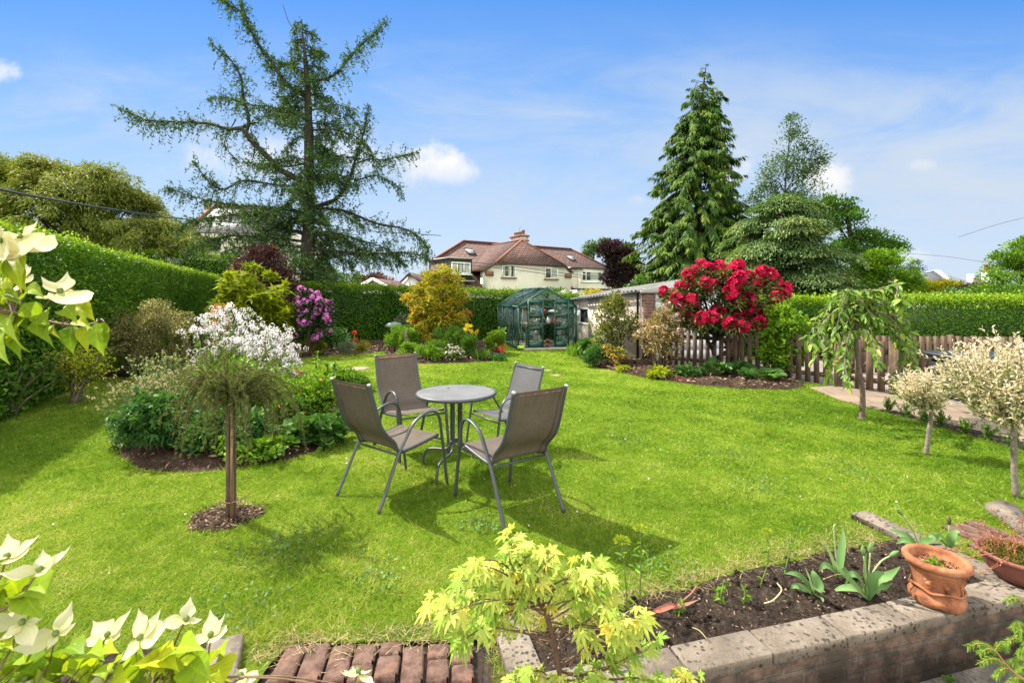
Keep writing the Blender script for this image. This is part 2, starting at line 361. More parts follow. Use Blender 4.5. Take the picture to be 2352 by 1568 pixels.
# bark and timber
M_BARK = noisecol('grey_brown_bark', 14, [(.3, (.020, .016, .013)), (.6, (.055, .044, .036)), (.8, (.10, .082, .068))], .9, .2, 40, .9, .03)
M_BARKL = noisecol('light_bark', 30, [(.3, (.10, .085, .065)), (.6, (.20, .17, .13)), (.8, (.30, .26, .20))], .85, .2, 60, .6, .006)
M_BARKC = noisecol('cherry_bark', 25, [(.3, (.055, .036, .028)), (.6, (.13, .09, .07)), (.8, (.24, .18, .14))], .6, .35, 60, .6, .006)
M_STEM = simple('green_stem', (.12, .17, .04), .55, .3, var=.3)
M_REDSTEM = simple('red_stem', (.25, .075, .035), .5, .3, var=.3)
M_TWIG = simple('brown_twig', (.085, .060, .040), .8, .2, var=.4, scale=30)
def wood(name, a, b, c_, stretch=(30, 30, 1.6)):
    m, t = mat(name); c0 = oc(t)
    mp = t.n('ShaderNodeMapping', {'Vector': c0, 'Scale': stretch}).outputs[0]
    n = t.noise(mp, 1.2, 8, .7); n2 = t.noise(c0, 5.0, 5, .65)
    k = t.math('ADD', t.math('MULTIPLY', n, .6), t.math('MULTIPLY', n2, .4))
    out(t, pbsdf(t, t.ramp(k, [(.32, a), (.5, b), (.66, c_)]), .85, .2, 0, bump(t, n, .6, .004))); return m
M_FENCE = wood('weathered_brown_timber', (.040, .026, .019), (.095, .064, .043), (.20, .150, .10))
M_STAKE = wood('stake_timber', (.05, .030, .018), (.13, .080, .045), (.22, .15, .09))
# garden surfaces
def soil(name, a, b, c_, sc=28):
    m, t = mat(name); c0 = oc(t); n = t.noise(c0, sc, 8, .75); n2 = t.noise(c0, sc * .14, 4, .6); vv = t.n('ShaderNodeTexVoronoi', {'Vector': c0, 'Scale': sc * 1.7}).outputs[0]
    k = t.math('ADD', t.math('MULTIPLY', n, .75), t.math('MULTIPLY', n2, .25))
    h = t.math('SUBTRACT', n, t.math('MULTIPLY', vv, .5))
    out(t, pbsdf(t, t.ramp(k, [(.36, a), (.52, b), (.70, c_)]), .95, .15, 0, bump(t, h, 1.0, .03))); return m
M_SOIL = soil('dark_soil', (.014, .010, .007), (.040, .028, .020), (.11, .083, .064))
M_MULCH = soil('bark_mulch', (.020, .012, .008), (.058, .036, .024), (.16, .11, .075), 40)
m, t = mat('mown_grass'); M_LAWN = m
g0 = t.n('ShaderNodeNewGeometry').outputs['Position']
na = t.noise(g0, .55, 5, .6); nb = t.noise(g0, 3.2, 5, .65); nc = t.noise(g0, 26, 6, .75); nd_ = t.noise(g0, 140, 4, .8)
k = t.math('ADD', t.math('MULTIPLY', na, .40), t.math('ADD', t.math('MULTIPLY', nb, .28), t.math('MULTIPLY', nc, .32)))
cl = t.ramp(k, [(.34, (.075, .140, .010)), (.46, (.130, .215, .015)), (.56, (.19, .275, .022)), (.70, (.26, .31, .05))])
cl = t.mix(t.math('MULTIPLY', t.sstep(nd_, .38, .62), .5), cl, (.055, .11, .006))
out(t, pbsdf(t, cl, .9, .05, 0, bump(t, t.math('ADD', nc, nd_), 1.0, .02)))
M_GRASS = leafmat('grass_blades', [(0, (.066, .150, .012)), (.3, (.132, .238, .018)), (.6, (.215, .325, .030)), (.86, (.335, .415, .068)), (.95, (.44, .45, .14)), (1, (.44, .36, .18))], .6, .42, .15, (1.1, 1.05, .5))
M_STRAW = leafmat('dry_grass', [(0, (.16, .12, .05)), (.6, (.30, .23, .11)), (1, (.46, .38, .22))], .8, .25)
def stone(name, a, b, c_, spots=.0, sc=6, spotcol=(.035, .033, .03)):
    m, t = mat(name); c0 = oc(t); n = t.noise(c0, sc, 7, .65); f = t.noise(c0, sc * 22, 5, .75)
    k = t.math('ADD', t.math('MULTIPLY', n, .55), t.math('MULTIPLY', f, .45))
    c1 = t.ramp(k, [(.35, a), (.5, b), (.66, c_)])
    if spots:
        vo = t.n('ShaderNodeTexVoronoi', {'Vector': c0, 'Scale': 38.0, 'Randomness': 1.0}); lm = t.noise(c0, 3.5, 4, .6)
        sp = t.math('MULTIPLY', t.sstep(t.math('ADD', vo.outputs[0], t.math('MULTIPLY_ADD', t.noise(c0, 24, 4, .7), .9, -.45)), .42, .24), t.sstep(lm, .36, .52)); c1 = t.mix(t.math('MULTIPLY', sp, spots), c1, spotcol)
        pale = t.sstep(t.noise(c0, 9, 5, .7), .58, .74); c1 = t.mix(t.math('MULTIPLY', pale, .35), c1, tuple(min(1, x * 1.35) for x in c_))
    out(t, pbsdf(t, c1, .9, .2, 0, bump(t, t.math('ADD', t.math('MULTIPLY', n, .4), f), .8, .006))); return m
M_COPE = stone('lichened_coping_stone', (.085, .068, .052), (.165, .135, .105), (.26, .22, .175), .9)
M_SLAB = stone('sandstone_paving', (.20, .16, .11), (.28, .22, .155), (.36, .29, .21), .15, 4)
M_PATIO = stone('grimy_patio', (.045, .040, .034), (.12, .108, .092), (.27, .245, .21), .5, 5)
M_ROCK = stone('brown_flagstone', (.08, .055, .042), (.15, .11, .085), (.24, .19, .15), .3, 7)
M_GRAVEL = stone('gravel', (.16, .14, .12), (.30, .27, .24), (.46, .43, .39), .5, 30)
M_CONC = stone('pale_concrete', (.20, .18, .155), (.30, .275, .24), (.40, .37, .33), .3, 7)
def bricks(name, c1, c2, mortar, bw, bh, ms=.012, dirt=.0, rot=None, rough=.9):
    m, t = mat(name); c0 = oc(t)
    vec = t.n('ShaderNodeMapping', {'Vector': c0, 'Rotation': rot or (R(90), 0, 0)}).outputs[0]
    b = t.n('ShaderNodeTexBrick', {'Vector': vec, 'Color1': (*c1, 1), 'Color2': (*c2, 1), 'Mortar': (*mortar, 1), 'Scale': 1.0, 'Mortar Size': ms, 'Mortar Smooth': .2, 'Bias': 0.0, 'Brick Width': bw, 'Row Height': bh})
    n = t.noise(c0, 7, 6, .7); f = t.noise(c0, 55, 4, .7)
    c_ = t.mix(t.math('MULTIPLY', t.sstep(f, .35, .7), .45), b.outputs[0], tuple(x * .45 for x in c1))
    if dirt: c_ = t.mix(t.math('MULTIPLY', t.sstep(n, .38, .62), dirt), c_, (.022, .019, .015))
    h = t.math('SUBTRACT', t.math('MULTIPLY', f, .5), b.outputs[1])
    out(t, pbsdf(t, c_, rough, .2, 0, bump(t, h, .7, .008))); return m
M_WALLBRICK = bricks('dirty_retaining_brick', (.115, .075, .055), (.075, .052, .040), (.10, .085, .068), .225, .075, .010, .85)
M_GARBRICK = bricks('garage_brick', (.17, .085, .065), (.105, .055, .045), (.20, .17, .14), .225, .075, .010)
M_STEPBRICK = noisecol('old_red_brick', 16, [(.30, (.030, .024, .018)), (.44, (.105, .060, .045)), (.58, (.16, .10, .078)), (.72, (.26, .095, .05))], .92, .2, 45, 1.0, .012)
# roofs, walls, house parts
m, t = mat('red_roof_tiles'); M_ROOF = m
uvv = t.n('ShaderNodeAttribute', attribute_name='ruv', attribute_type='GEOMETRY').outputs['Vector']
b = t.n('ShaderNodeTexBrick', {'Vector': uvv, 'Color1': (.150, .076, .060, 1), 'Color2': (.078, .049, .045, 1), 'Mortar': (.022, .015, .013, 1), 'Scale': 1.0, 'Mortar Size': .045, 'Mortar Smooth': .5, 'Bias': .0, 'Brick Width': .55, 'Row Height': .30})
n = t.noise(uvv, .5, 6, .7); n2 = t.noise(uvv, 4.0, 4, .7)
c_ = t.mix(t.math('MULTIPLY', t.sstep(n, .40, .64), .55), b.outputs[0], (.085, .060, .054)); c_ = t.mix(t.math('MULTIPLY', t.sstep(n2, .5, .75), .4), c_, (.23, .115, .075))
out(t, pbsdf(t, c_, .85, .25, 0, bump(t, t.math('SUBTRACT', 1.0, b.outputs[1]), .8, .03)))
m, t = mat('slate_roof'); M_SLATE = m
uvv = t.n('ShaderNodeAttribute', attribute_name='ruv', attribute_type='GEOMETRY').outputs['Vector']
b = t.n('ShaderNodeTexBrick', {'Vector': uvv, 'Color1': (.155, .158, .172, 1), 'Color2': (.105, .108, .122, 1), 'Mortar': (.03, .03, .035, 1), 'Scale': 1.0, 'Mortar Size': .015, 'Brick Width': .3, 'Row Height': .2})
c_ = t.mix(t.math('MULTIPLY', t.sstep(t.noise(uvv, .9, 6, .7), .4, .65), .5), b.outputs[0], (.22, .20, .185))
out(t, pbsdf(t, c_, .6, .4, 0, bump(t, t.math('SUBTRACT', 1.0, b.outputs[1]), .6, .02)))
M_RENDER = simple('cream_render', (.52, .495, .41), .9, .2, var=.07, scale=1.3, bmp=.5)
M_WRENDER = simple('white_render', (.74, .73, .70), .9, .2, var=.05, scale=2, bmp=.4)
M_UPVC = simple('white_frame_plastic', (.80, .80, .80), .35, .4, var=.03)
M_RIDGE = simple('ridge_tiles', (.19, .080, .055), .8, .3, var=.25, scale=5)
M_DKWOOD = simple('dark_brown_boards', (.045, .032, .028), .6, .3, var=.25)
M_GUTTER = simple('black_gutter_plastic', (.018, .018, .019), .35, .5, var=.2)
M_LEAD = simple('lead_grey', (.30, .31, .33), .55, .4, var=.15)
M_CHIMB = bricks('chimney_courses', (.52, .42, .33), (.42, .30, .22), (.30, .22, .17), .45, .3, .03)
M_POT = noisecol('terracotta', 9, [(.34, (.075, .035, .020)), (.45, (.22, .080, .036)), (.56, (.31, .122, .055)), (.66, (.34, .165, .09)), (.76, (.40, .29, .21))], .82, .25, 55, .45, .004)
M_POTB = simple('brown_terracotta', (.17, .060, .042), .6, .35, var=.2, scale=12)
m, t = mat('window_glass'); M_WGLASS = m
n = t.noise(oc(t), .9, 4, .6)
out(t, pbsdf(t, t.mix(t.sstep(n, .35, .65), (.020, .024, .026), (.060, .066, .070)), .06, .8))
M_CURT = simple('pale_curtain', (.33, .33, .33), .9, .1, var=.10, scale=14)
m, t = mat('pebbledash'); M_DASH = m
c0 = oc(t); vo = t.n('ShaderNodeTexVoronoi', {'Vector': c0, 'Scale': 60.0}); n = t.noise(c0, 2.0, 5, .6)
c_ = t.mix(.6, t.mix(t.sstep(n, .3, .7), (.46, .39, .34), (.60, .52, .46)), t.ramp(t.n('ShaderNodeSeparateColor', {0: vo.outputs[1]}).outputs[0], [(0, (.24, .18, .15)), (.5, (.48, .40, .35)), (1, (.70, .62, .56))]))
out(t, pbsdf(t, c_, .95, .15, 0, bump(t, vo.outputs[0], .8, .012)))
M_FIBRO = stone('fibre_cement_sheet', (.085, .083, .08), (.13, .128, .122), (.19, .186, .18), .4, 2)
M_GRN = simple('dark_green_aluminium', (.010, .062, .045), .38, .5, var=.2)
m, t = mat('greenhouse_glass'); M_GLASS = m
fr = t.math('MULTIPLY_ADD', t.math('POWER', t.n('ShaderNodeLayerWeight', {0: .5}).outputs['Facing'], 5.0), .92, .04); ns = t.noise(oc(t), 3.5, 5, .65)
tr = t.n('ShaderNodeBsdfTransparent', {0: (.88, .93, .90, 1)}).outputs[0]; gl = t.n('ShaderNodeBsdfGlossy', {0: (.95, .97, 1, 1), 1: .02}).outputs[0]
df = t.n('ShaderNodeBsdfDiffuse', {0: (.42, .47, .42, 1)}).outputs[0]
g1 = t.n('ShaderNodeMixShader', {0: t.math('MULTIPLY', fr, 1.0), 1: tr, 2: gl}).outputs[0]
out(t, t.n('ShaderNodeMixShader', {0: t.math('MULTIPLY', t.sstep(ns, .42, .75), .05), 1: g1, 2: df}).outputs[0])
# chairs and table
M_FRAME = simple('grey_powder_coat', (.045, .050, .054), .42, .5, var=.12, scale=20)
M_CAP = simple('worn_metal_cap', (.38, .38, .37), .4, .5, var=.2, scale=40)
M_RUST = noisecol('flaking_rust', 60, [(.4, (.09, .085, .085)), (.52, (.20, .075, .03)), (.7, (.42, .35, .30))], .8, .3, 80, .8, .004)
def sling(name, a, b, tr_):
    m, t = mat(name); c0 = oc(t)
    w1 = t.noise(t.n('ShaderNodeMapping', {'Vector': c0, 'Scale': (14, 420, 420)}).outputs[0], 1.0, 3, .6)
    w2 = t.noise(t.n('ShaderNodeMapping', {'Vector': c0, 'Scale': (420, 14, 14)}).outputs[0], 1.0, 3, .6)
    st = t.noise(c0, 5, 5, .65)
    k = t.math('ADD', t.math('MULTIPLY', w1, .4), t.math('ADD', t.math('MULTIPLY', w2, .3), t.math('MULTIPLY', st, .3)))
    c_ = t.ramp(k, [(.36, a), (.64, b)])
    p = pbsdf(t, c_, .75, .25, 0, bump(t, t.math('ADD', w1, w2), .4, .001))
    tl = t.n('ShaderNodeBsdfTranslucent', {0: t.mix(1, c_, (1, .93, .72), 'MULTIPLY')}).outputs[0]
    out(t, t.n('ShaderNodeMixShader', {0: tr_, 1: p, 2: tl}).outputs[0]); return m
M_TAUPE = sling('taupe_sling_fabric', (.095, .076, .060), (.205, .170, .135), .36)
M_GSLING = sling('grey_sling_fabric', (.080, .080, .083), (.135, .135, .14), .22)
m, t = mat('mottled_grey_table_top'); M_TTOP = m
c0 = oc(t); f = t.noise(c0, 90, 4, .7); n = t.noise(c0, 4, 6, .65)
k = t.math('ADD', t.math('MULTIPLY', n, .6), t.math('MULTIPLY', f, .4))
out(t, pbsdf(t, t.ramp(k, [(.35, (.085, .087, .088)), (.52, (.125, .127, .128)), (.68, (.17, .17, .168))]), .55, .35, 0, bump(t, f, .15, .001)))
M_COVER = simple('black_vinyl_cover', (.016, .018, .022), .33, .5, var=.2, scale=4, bmp=.3)
M_REDPL = simple('red_plastic', (.55, .03, .02), .35, .5, var=.1)
M_LIME = simple('lime_plastic', (.36, .58, .03), .4, .4, var=.08)
M_STEEL = simple('brushed_steel', (.52, .53, .55), .35, .5, .6, var=.12, scale=25)
M_BLACK = simple('black_plastic', (.018, .018, .02), .4, .5, var=.2)
M_WPL = simple('white_plastic', (.75, .76, .76), .4, .4, var=.05)
M_BLUEPL = simple('blue_plastic', (.05, .30, .45), .4, .4, var=.1)
M_CANE = simple('bamboo', (.45, .36, .17), .6, .3, var=.2)
M_WHITEDR = simple('white_painted_metal', (.72, .74, .77), .4, .4, var=.04)
M_CABLE = simple('black_cable_sheath', (.02, .02, .022), .5, .3)
M_GARDGREEN = simple('green_bag', (.03, .16, .09), .5, .3, var=.2)
# ------------------------------------------------------------------ ground
G2 = lambda *pts: [tuple(gr(*p)[:2]) for p in pts]
FD = np.array((.968, .252)); FN = np.array((-.252, .968))       # planter front: along, and into the garden
def fp(s, b): return np.array((1.505, 2.147)) + FD * s + FN * b   # s along the coping from its third joint, b inwards from its outer edge
lawn_edge = [(9, 4.2), tuple(fp(1.55, .08)), tuple(fp(-1.55, .08)), (-.06, 2.20), (-1.0, 2.18), (-1.035, 2.05), (-1.04, 1.62), (-1.30, 1.62), (-2.2, 1.35), (-3.2, 1.1)]
MB().sheet([(-300, 400), (-300, -300), (-3.2, -300)] + lawn_edge[::-1] + [(9, -300), (300, -300), (300, 400)], 0.0).build('lawn', M_LAWN)
tag(bpy.data.objects['lawn'], 'sunlit mown lawn spreading across the whole garden', 'lawn', None, 'structure')
tag(MB().sheet([(-3.3, 1.2), (-3.3, -4), (9.1, -4), (9.1, 4.3), (2.9, 2.75), (0, 1.95), (-1.3, 1.8)], -.26).build('patio', M_PATIO), 'grimy grey patio below the retaining wall', 'patio', None, 'structure')
m, t = mat('sandstone_slabs'); M_PATH = m
c0 = oc(t); vec = t.n('ShaderNodeMapping', {'Vector': c0, 'Rotation': (0, 0, R(12))}).outputs[0]
b = t.n('ShaderNodeTexBrick', {'Vector': vec, 'Color1': (.215, .160, .110, 1), 'Color2': (.155, .118, .090, 1), 'Mortar': (.07, .055, .042, 1), 'Scale': 1.0, 'Mortar Size': .009, 'Brick Width': .62, 'Row Height': .47, 'Bias': .1})
n = t.noise(c0, 3, 7, .65); f = t.noise(c0, 45, 5, .7)
c_ = t.mix(t.math('MULTIPLY', t.sstep(n, .4, .7), .4), b.outputs[0], (.27, .215, .155)); c_ = t.mix(t.math('MULTIPLY', t.sstep(f, .5, .75), .3), c_, (.2, .16, .13))
out(t, pbsdf(t, c_, .9, .2, 0, bump(t, t.math('SUBTRACT', t.math('MULTIPLY', f, .3), b.outputs[1]), .6, .01)))
path_poly = [(5.09, 8.24), (4.92, 7.24), (5.03, 6.63), (5.22, 6.55), (5.49, 5.2), (5.95, 2.9), (7.2, 2.9), (6.62, 6.5), (6.2, 7.62), (5.62, 8.38)]
MB().sheet(path_poly, .010).build('path', M_PATH); tag(bpy.data.objects['path'], 'pale sandstone slab path leading from the gate', 'path', None, 'structure')
drive_poly = [(6.2, 7.62), (6.62, 6.5), (7.2, 2.9), (16, 2.9), (16, 11.3), (6.2, 12.9), (4.5, 12.9), (3.2, 12.0), (3.6, 11.0), (5.1, 9.0), (5.62, 8.4)]
m, t = mat('block_paving'); M_DRIVE = m
c0 = oc(t); b = t.n('ShaderNodeTexBrick', {'Vector': c0, 'Color1': (.22, .18, .165, 1), 'Color2': (.16, .14, .13, 1), 'Mortar': (.12, .10, .09, 1), 'Scale': 1.0, 'Mortar Size': .008, 'Brick Width': .2, 'Row Height': .1})
n = t.noise(c0, 2, 6, .7)
out(t, pbsdf(t, t.mix(t.math('MULTIPLY', t.sstep(n, .4, .7), .5), b.outputs[0], (.28, .24, .22)), .9, .2))
MB().sheet(drive_poly, .005).build('driveway', M_DRIVE); tag(bpy.data.objects['driveway'], 'pale block paved driveway behind the picket fence', 'driveway', None, 'structure')

def edge_dist(x, y, P):
    P = np.asarray(P, float)[:, :2]; d = np.full(np.shape(x), 1e9)
    for i in range(len(P)):
        a = P[i]; b_ = P[(i + 1) % len(P)]; ab = b_ - a
        tt = np.clip(((x - a[0]) * ab[0] + (y - a[1]) * ab[1]) / (ab @ ab + 1e-9), 0, 1)
        d = np.minimum(d, np.hypot(x - a[0] - tt * ab[0], y - a[1] - tt * ab[1]))
    return np.where(inpoly(x, y, P), d, -d)
def soil_bed(name, label, poly, res, amp, rise, mt, wob=.05, base=0.0):
    P = np.asarray(poly); lo = P.min(0) - 3 * res; hi = P.max(0) + 3 * res
    xs = np.arange(lo[0], hi[0], res); ys = np.arange(lo[1], hi[1], res); X, Y = np.meshgrid(xs, ys, indexing='ij')
    d = edge_dist(X, Y, P) + wob * (fbm(X, Y, 3.1) - .5)
    Z = base - .012 + rise * np.clip(d, -1, .25) / .25 + np.clip(d * 8, 0, 1) * amp * ((fbm(X, Y, 6, 3) - .5) * 1.2 + (fbm(X + 9, Y, 27, 3) - .45) * .9) + .012 * (d > -.02)
    Z = np.where(d > .015, np.maximum(Z, base + .006), Z)
    ny = len(ys); i, j = np.meshgrid(np.arange(len(xs) - 1), np.arange(ny - 1), indexing='ij'); keep = (d[:-1, :-1] > -2.5 * res)
    q = np.stack([i * ny + j, (i + 1) * ny + j, (i + 1) * ny + j + 1, i * ny + j + 1], -1)[keep]
    o = make(name, np.stack([X, Y, Z], -1).reshape(-1, 3), [q], mt, None, None, True)
    return tag(o, label, 'soil', None, 'structure')
island = G2((262, 1022), (275, 1050), (330, 1078), (430, 1086), (540, 1078), (640, 1062), (720, 1038), (790, 998), (830, 935), (850, 884), (770, 858), (560, 858), (335, 905), (280, 960))
leftbed = G2((-150, 925), (40, 893), (160, 873), (250, 866), (330, 868), (470, 852), (560, 838), (690, 823), (760, 816), (850, 812), (876, 806), (900, 826), (950, 836), (1050, 834), (1150, 829), (1168, 818), (1160, 806)) + [(-.6, 15.5), (-.6, 17.0), (-8.4, 16.6), (-12.6, 21.0), (-9.3, 8.2)]
rightbed = G2((1322, 807), (1332, 824), (1370, 843), (1430, 857), (1500, 871), (1600, 884), (1700, 893), (1800, 895), (1856, 889)) + [(5.2, 8.72), (3.75, 10.55), (3.1, 11.6), (1.95, 14.2)]
strip = [(5.03, 6.62), (5.22, 6.55), (5.49, 5.2), (5.95, 2.9), (5.6, 2.9), (5.18, 5.0)]
ring = [(-2.03 + .235 * math.cos(a) * (1 + .1 * math.sin(3 * a)), 3.40 + .215 * math.sin(a)) for a in np.arange(14) * 2 * math.pi / 14]
soil_bed('island_bed_soil', 'bare brown mulch at the front of the round island bed', island, .035, .05, .06, M_MULCH)
soil_bed('border_soil', 'shaded soil of the border along the left and back hedges', leftbed, .09, .05, .05, M_MULCH)
soil_bed('fence_border_soil', 'soil of the border below the red rhododendron', rightbed, .05, .05, .06, M_MULCH)
soil_bed('path_edge_soil', 'narrow soil strip planted with young box', strip, .035, .03, .03, M_SOIL, .02)
soil_bed('mulch_ring', 'small round patch of mulch round the staked weeping larch', ring, .012, .02, .022, M_MULCH, .03)
plant_bed = [tuple(fp(-1.42, .13)), tuple(fp(1.20, .13)), tuple(gr(2075, 1225)[:2]), tuple(gr(2000, 1250)[:2]), tuple(gr(1800, 1285)[:2]), tuple(gr(1640, 1325)[:2]), tuple(gr(1450, 1375)[:2]), tuple(gr(1330, 1440)[:2]), tuple(gr(1215, 1450)[:2])]
soil_bed('planter_soil', 'dark crumbly soil in the raised planter behind the coping', plant_bed, .009, .040, .016, M_SOIL, .10)
left_soil = [(-1.30, 2.16), (-1.42, 2.20), (-1.75, 2.12), (-1.95, 1.9), (-2.0, 1.5), (-1.18, 1.5)]
soil_bed('step_side_soil', 'small soil pocket left of the brick steps', left_soil, .012, .03, .02, M_SOIL, .08)
bricks_at = [(-1.10, 1.60), (-1.16, 2.13), (-.95, 2.17), (-.6, 2.16), (-.25, 2.2), (-.12, 2.2), (-.02, 1.6)]
brick_patch = G2((2185, 1232), (2215, 1212), (2300, 1214), (2400, 1232), (2480, 1290), (2300, 1280))
HOLES = [island, leftbed, rightbed, strip, ring, plant_bed, left_soil, path_poly, drive_poly, bricks_at, brick_patch]

# grass blades: thickest near the viewer, thinning with distance
rng = np.random.default_rng(11)
N = 1500000
Dd = (1.25 ** .35 + (20 ** .35 - 1.25 ** .35) * rng.random(N)) ** (1 / .35); Xx = (rng.random(N) * 2 - 1) * 1.28 * Dd
keep = ~inpoly(Xx, Dd, [(-1.22, 2.2), (-1.3, 1.0), (-.1, 1.0), (.03, 1.80), (2.95, 2.55), (9, 4.2), (9, -9), (-9, -9), (-9, 1.0), (-3, 1.0), (-2.2, 1.35), (-1.3, 1.62)])
edge_in = np.zeros(N)
for P in HOLES:
    d = edge_dist(Xx, Dd, P); keep &= d < -.015 * (1 + rng.normal(size=N)); 
keep &= ~((Dd > 14.05) & (Xx > -.35)); keep &= rng.random(N) < np.clip(.45 + .9 * fbm(Xx, Dd, 5.0), 0, 1)
bare = [(gr(822, 847), .28), (gr(1281, 862), .10), (gr(1262, 851), .08)]
for (p, r) in bare: keep &= np.hypot((Xx - p[0]), (Dd - p[1]) * .8) > r
Xx, Dd = Xx[keep], Dd[keep]; n = len(Xx)
big = fbm(Xx, Dd, .40, 3) + .10 * np.sin((Xx * .5 + Dd * .86) * 6.0 + 2 * fbm(Xx, Dd, .5, 2)); sm = fbm(Xx + 40, Dd, 4.5, 3)
tiny = fbm(Xx + 11, Dd + 5, 17.0, 2)
gv = np.clip(.44 + 1.0 * (big - .5) + .6 * (sm - .5) + .55 * (tiny - .5) + rng.normal(size=n) * .19, 0, .95); gv = np.where(rng.random(n) < .025, 1, gv)
rough = edge_dist(Xx, Dd, plant_bed)
dry = np.clip(1 + rough / .30, 0, 1) * (fbm(Xx, Dd, 9, 2) > .42); gv = np.where(rng.random(n) < dry * .75, .97 + .03 * rng.random(n), gv)
tall = 1 + .9 * np.clip(fbm(Xx + 3, Dd + 8, 1.7, 3) - .52, 0, 1) * 3
for P in (island, leftbed, rightbed, ring, strip, path_poly): tall = tall * (1 + .9 * np.exp(-(edge_dist(Xx, Dd, P) / .06) ** 2) * rng.random(n))
P3 = np.stack([Xx, Dd, np.full(n, -.003)], -1); dirs = rdir(rng, n, 0); dirs[:, 2] = .35 + .9 * rng.random(n)
mb = MB(); ln = (.020 + .030 * rng.random(n)) * tall
leaves(mb, P3, dirs, rdir(rng, n), ln, np.clip(.0032 * (Dd / 2.2) ** 1.05, .0030, .03) * (.7 + .6 * rng.random(n)), gv, 'tri', .25)
g = mb.build('grass', M_GRASS); tag(g, 'short mown grass blades of the lawn', 'grass', None, 'stuff')
# dry straw at the planter edge and the steps
n = 1700; q = rng.random(n); along = rng.random(n)
pe = np.array([gr(2030, 1240), gr(1900, 1262), gr(1700, 1308), gr(1560, 1345), gr(1450, 1372), gr(1330, 1420), gr(1215, 1440), gr(1050, 1450), gr(900, 1468), gr(700, 1484), gr(600, 1492)])
ss = along * (len(pe) - 1.001); ii = ss.astype(int); fr_ = (ss - ii)[:, None]
P3 = pe[ii] * (1 - fr_) + pe[ii + 1] * fr_ + np.stack([rng.normal(size=n) * .05, rng.normal(size=n) * .055, .008 + .012 * rng.random(n)], -1)
d = rdir(rng, n); d[:, 2] = np.abs(d[:, 2]) * .25
mb = MB(); leaves(mb, P3, d, np.tile((0, 0, 1.0), (n, 1)), .03 + .06 * rng.random(n), .0032, rng.random(n), 'tri', .1)
tag(mb.build('dry_grass', M_STRAW), 'straw coloured dead grass along the planter and step edge', 'dry grass', None, 'stuff')
# litter on bare soil: chips, clods, fallen petals
def litter(name, label, poly, n, size, mt, z=.03, seed=1, cat='mulch'):
    rng = np.random.default_rng(seed); P = np.asarray(poly); lo, hi = P.min(0), P.max(0)
    X = lo[0] + rng.random(n * 6) * (hi[0] - lo[0]); Y = lo[1] + rng.random(n * 6) * (hi[1] - lo[1])
    k = edge_dist(X, Y, P) > -.02; X, Y = X[k][:n], Y[k][:n]; n = len(X)
    d = rdir(rng, n); d[:, 2] *= .35
    mb = MB(); leaves(mb, np.stack([X, Y, z + .03 * rng.random(n)], -1), d, rdir(rng, n, 2.5), size * (.5 + rng.random(n)), size * (.2 + .3 * rng.random(n)), rng.random(n), 'rhomb', 0, .3)
    return tag(mb.build(name, mt), label, cat, None, 'stuff')
M_CHIP = leafmat('bark_chips', [(0, (.03, .018, .012)), (.5, (.09, .055, .036)), (.85, (.20, .13, .09)), (1, (.36, .27, .19))], .9, .0)
litter('bark_chips', 'scattered bark chips on the island bed', island, 2600, .055, M_CHIP, .045, 2)
litter('border_litter', 'brown leaf litter under the fence border shrubs', rightbed, 2600, .07, M_CHIP, .05, 3)
litter('ring_chips', 'bark chips round the staked weeping larch', ring, 420, .035, M_CHIP, .015, 4)
litter('back_litter', 'mulch chips on the back border', G2((700, 822), (860, 812), (876, 806), (905, 826), (950, 836), (1150, 829), (1150, 800), (700, 795)), 2200, .10, M_CHIP, .05, 5)
litter('soil_crumbs', 'soil crumbs and dead stalks lying in the planter', plant_bed, 1500, .016, M_CHIP, .012, 6)
litter('strip_chips', 'chips on the narrow soil strip beside the path', strip, 500, .04, M_CHIP, .02, 7)
# flat pale patches in the lawn
M_SAND = noisecol('dry_sandy_soil', 30, [(.35, (.10, .11, .03)), (.5, (.24, .20, .10)), (.7, (.36, .31, .19))], .95, .1)
for (xd, yd, r, lab) in ((822, 847, .26, 'large round pale stepping stone sunk in the lawn behind the chairs'), (1281, 862, .10, 'sandy bare spot in the lawn nearest the chairs'), (1262, 851, .08, 'small sandy bare spot in the lawn nearest the greenhouse')):
    p = gr(xd, yd); P = [(p[0] + r * math.cos(a) * (1 + (.12 if r > .2 else .4) * math.sin(a * 3 + xd)), p[1] + r * 1.1 * math.sin(a) * (1 + .1 * math.cos(a * 2)), .012) for a in np.arange(18) * math.pi / 9]
    o = MB().prism([(x, y, -.02) for x, y, z in P], (0, 0, .030)).build('stepping_stone' if r > .2 else 'bare_patch', M_SLAB if r > .2 else M_SAND)
    tag(o, lab, 'stone' if r > .2 else 'bare patch', None, None if r > .2 else 'structure')

# clods on the planter soil, clover and a few fallen petals in the lawn
rng = np.random.default_rng(8); mb = MB(); P = np.asarray(plant_bed); lo, hi = P.min(0), P.max(0)
for _ in range(900):
    x, y = lo + rng.random(2) * (hi - lo)
    if not inpoly(x, y, plant_bed): continue
    r_ = .004 + .014 * rng.random() ** 3; th = np.arange(6) * math.pi / 3; pr = [(.1, -.5), (.9, -.2), (1, .3), (.15, .8)]
    V = np.array([[q * math.cos(a + .3 * k) * (1 + .25 * rng.normal()), q * math.sin(a + .3 * k) * (1 + .25 * rng.normal()), z + .12 * rng.normal()] for k, (q, z) in enumerate(pr) for a in th]) * r_ + (x, y, .016 + r_ * .3)
    i = np.arange(3)[:, None] * 6; j = np.arange(6)[None]; k = (j + 1) % 6; mb.add(V, [np.stack([i + j, i + k, i + 6 + k, i + 6 + j], -1).reshape(-1, 4), [list(range(18, 24))]])
tag(mb.build('soil_clods', M_SOIL), 'loose dark clods on the planter soil', 'soil', None, 'stuff')
mb = MB()
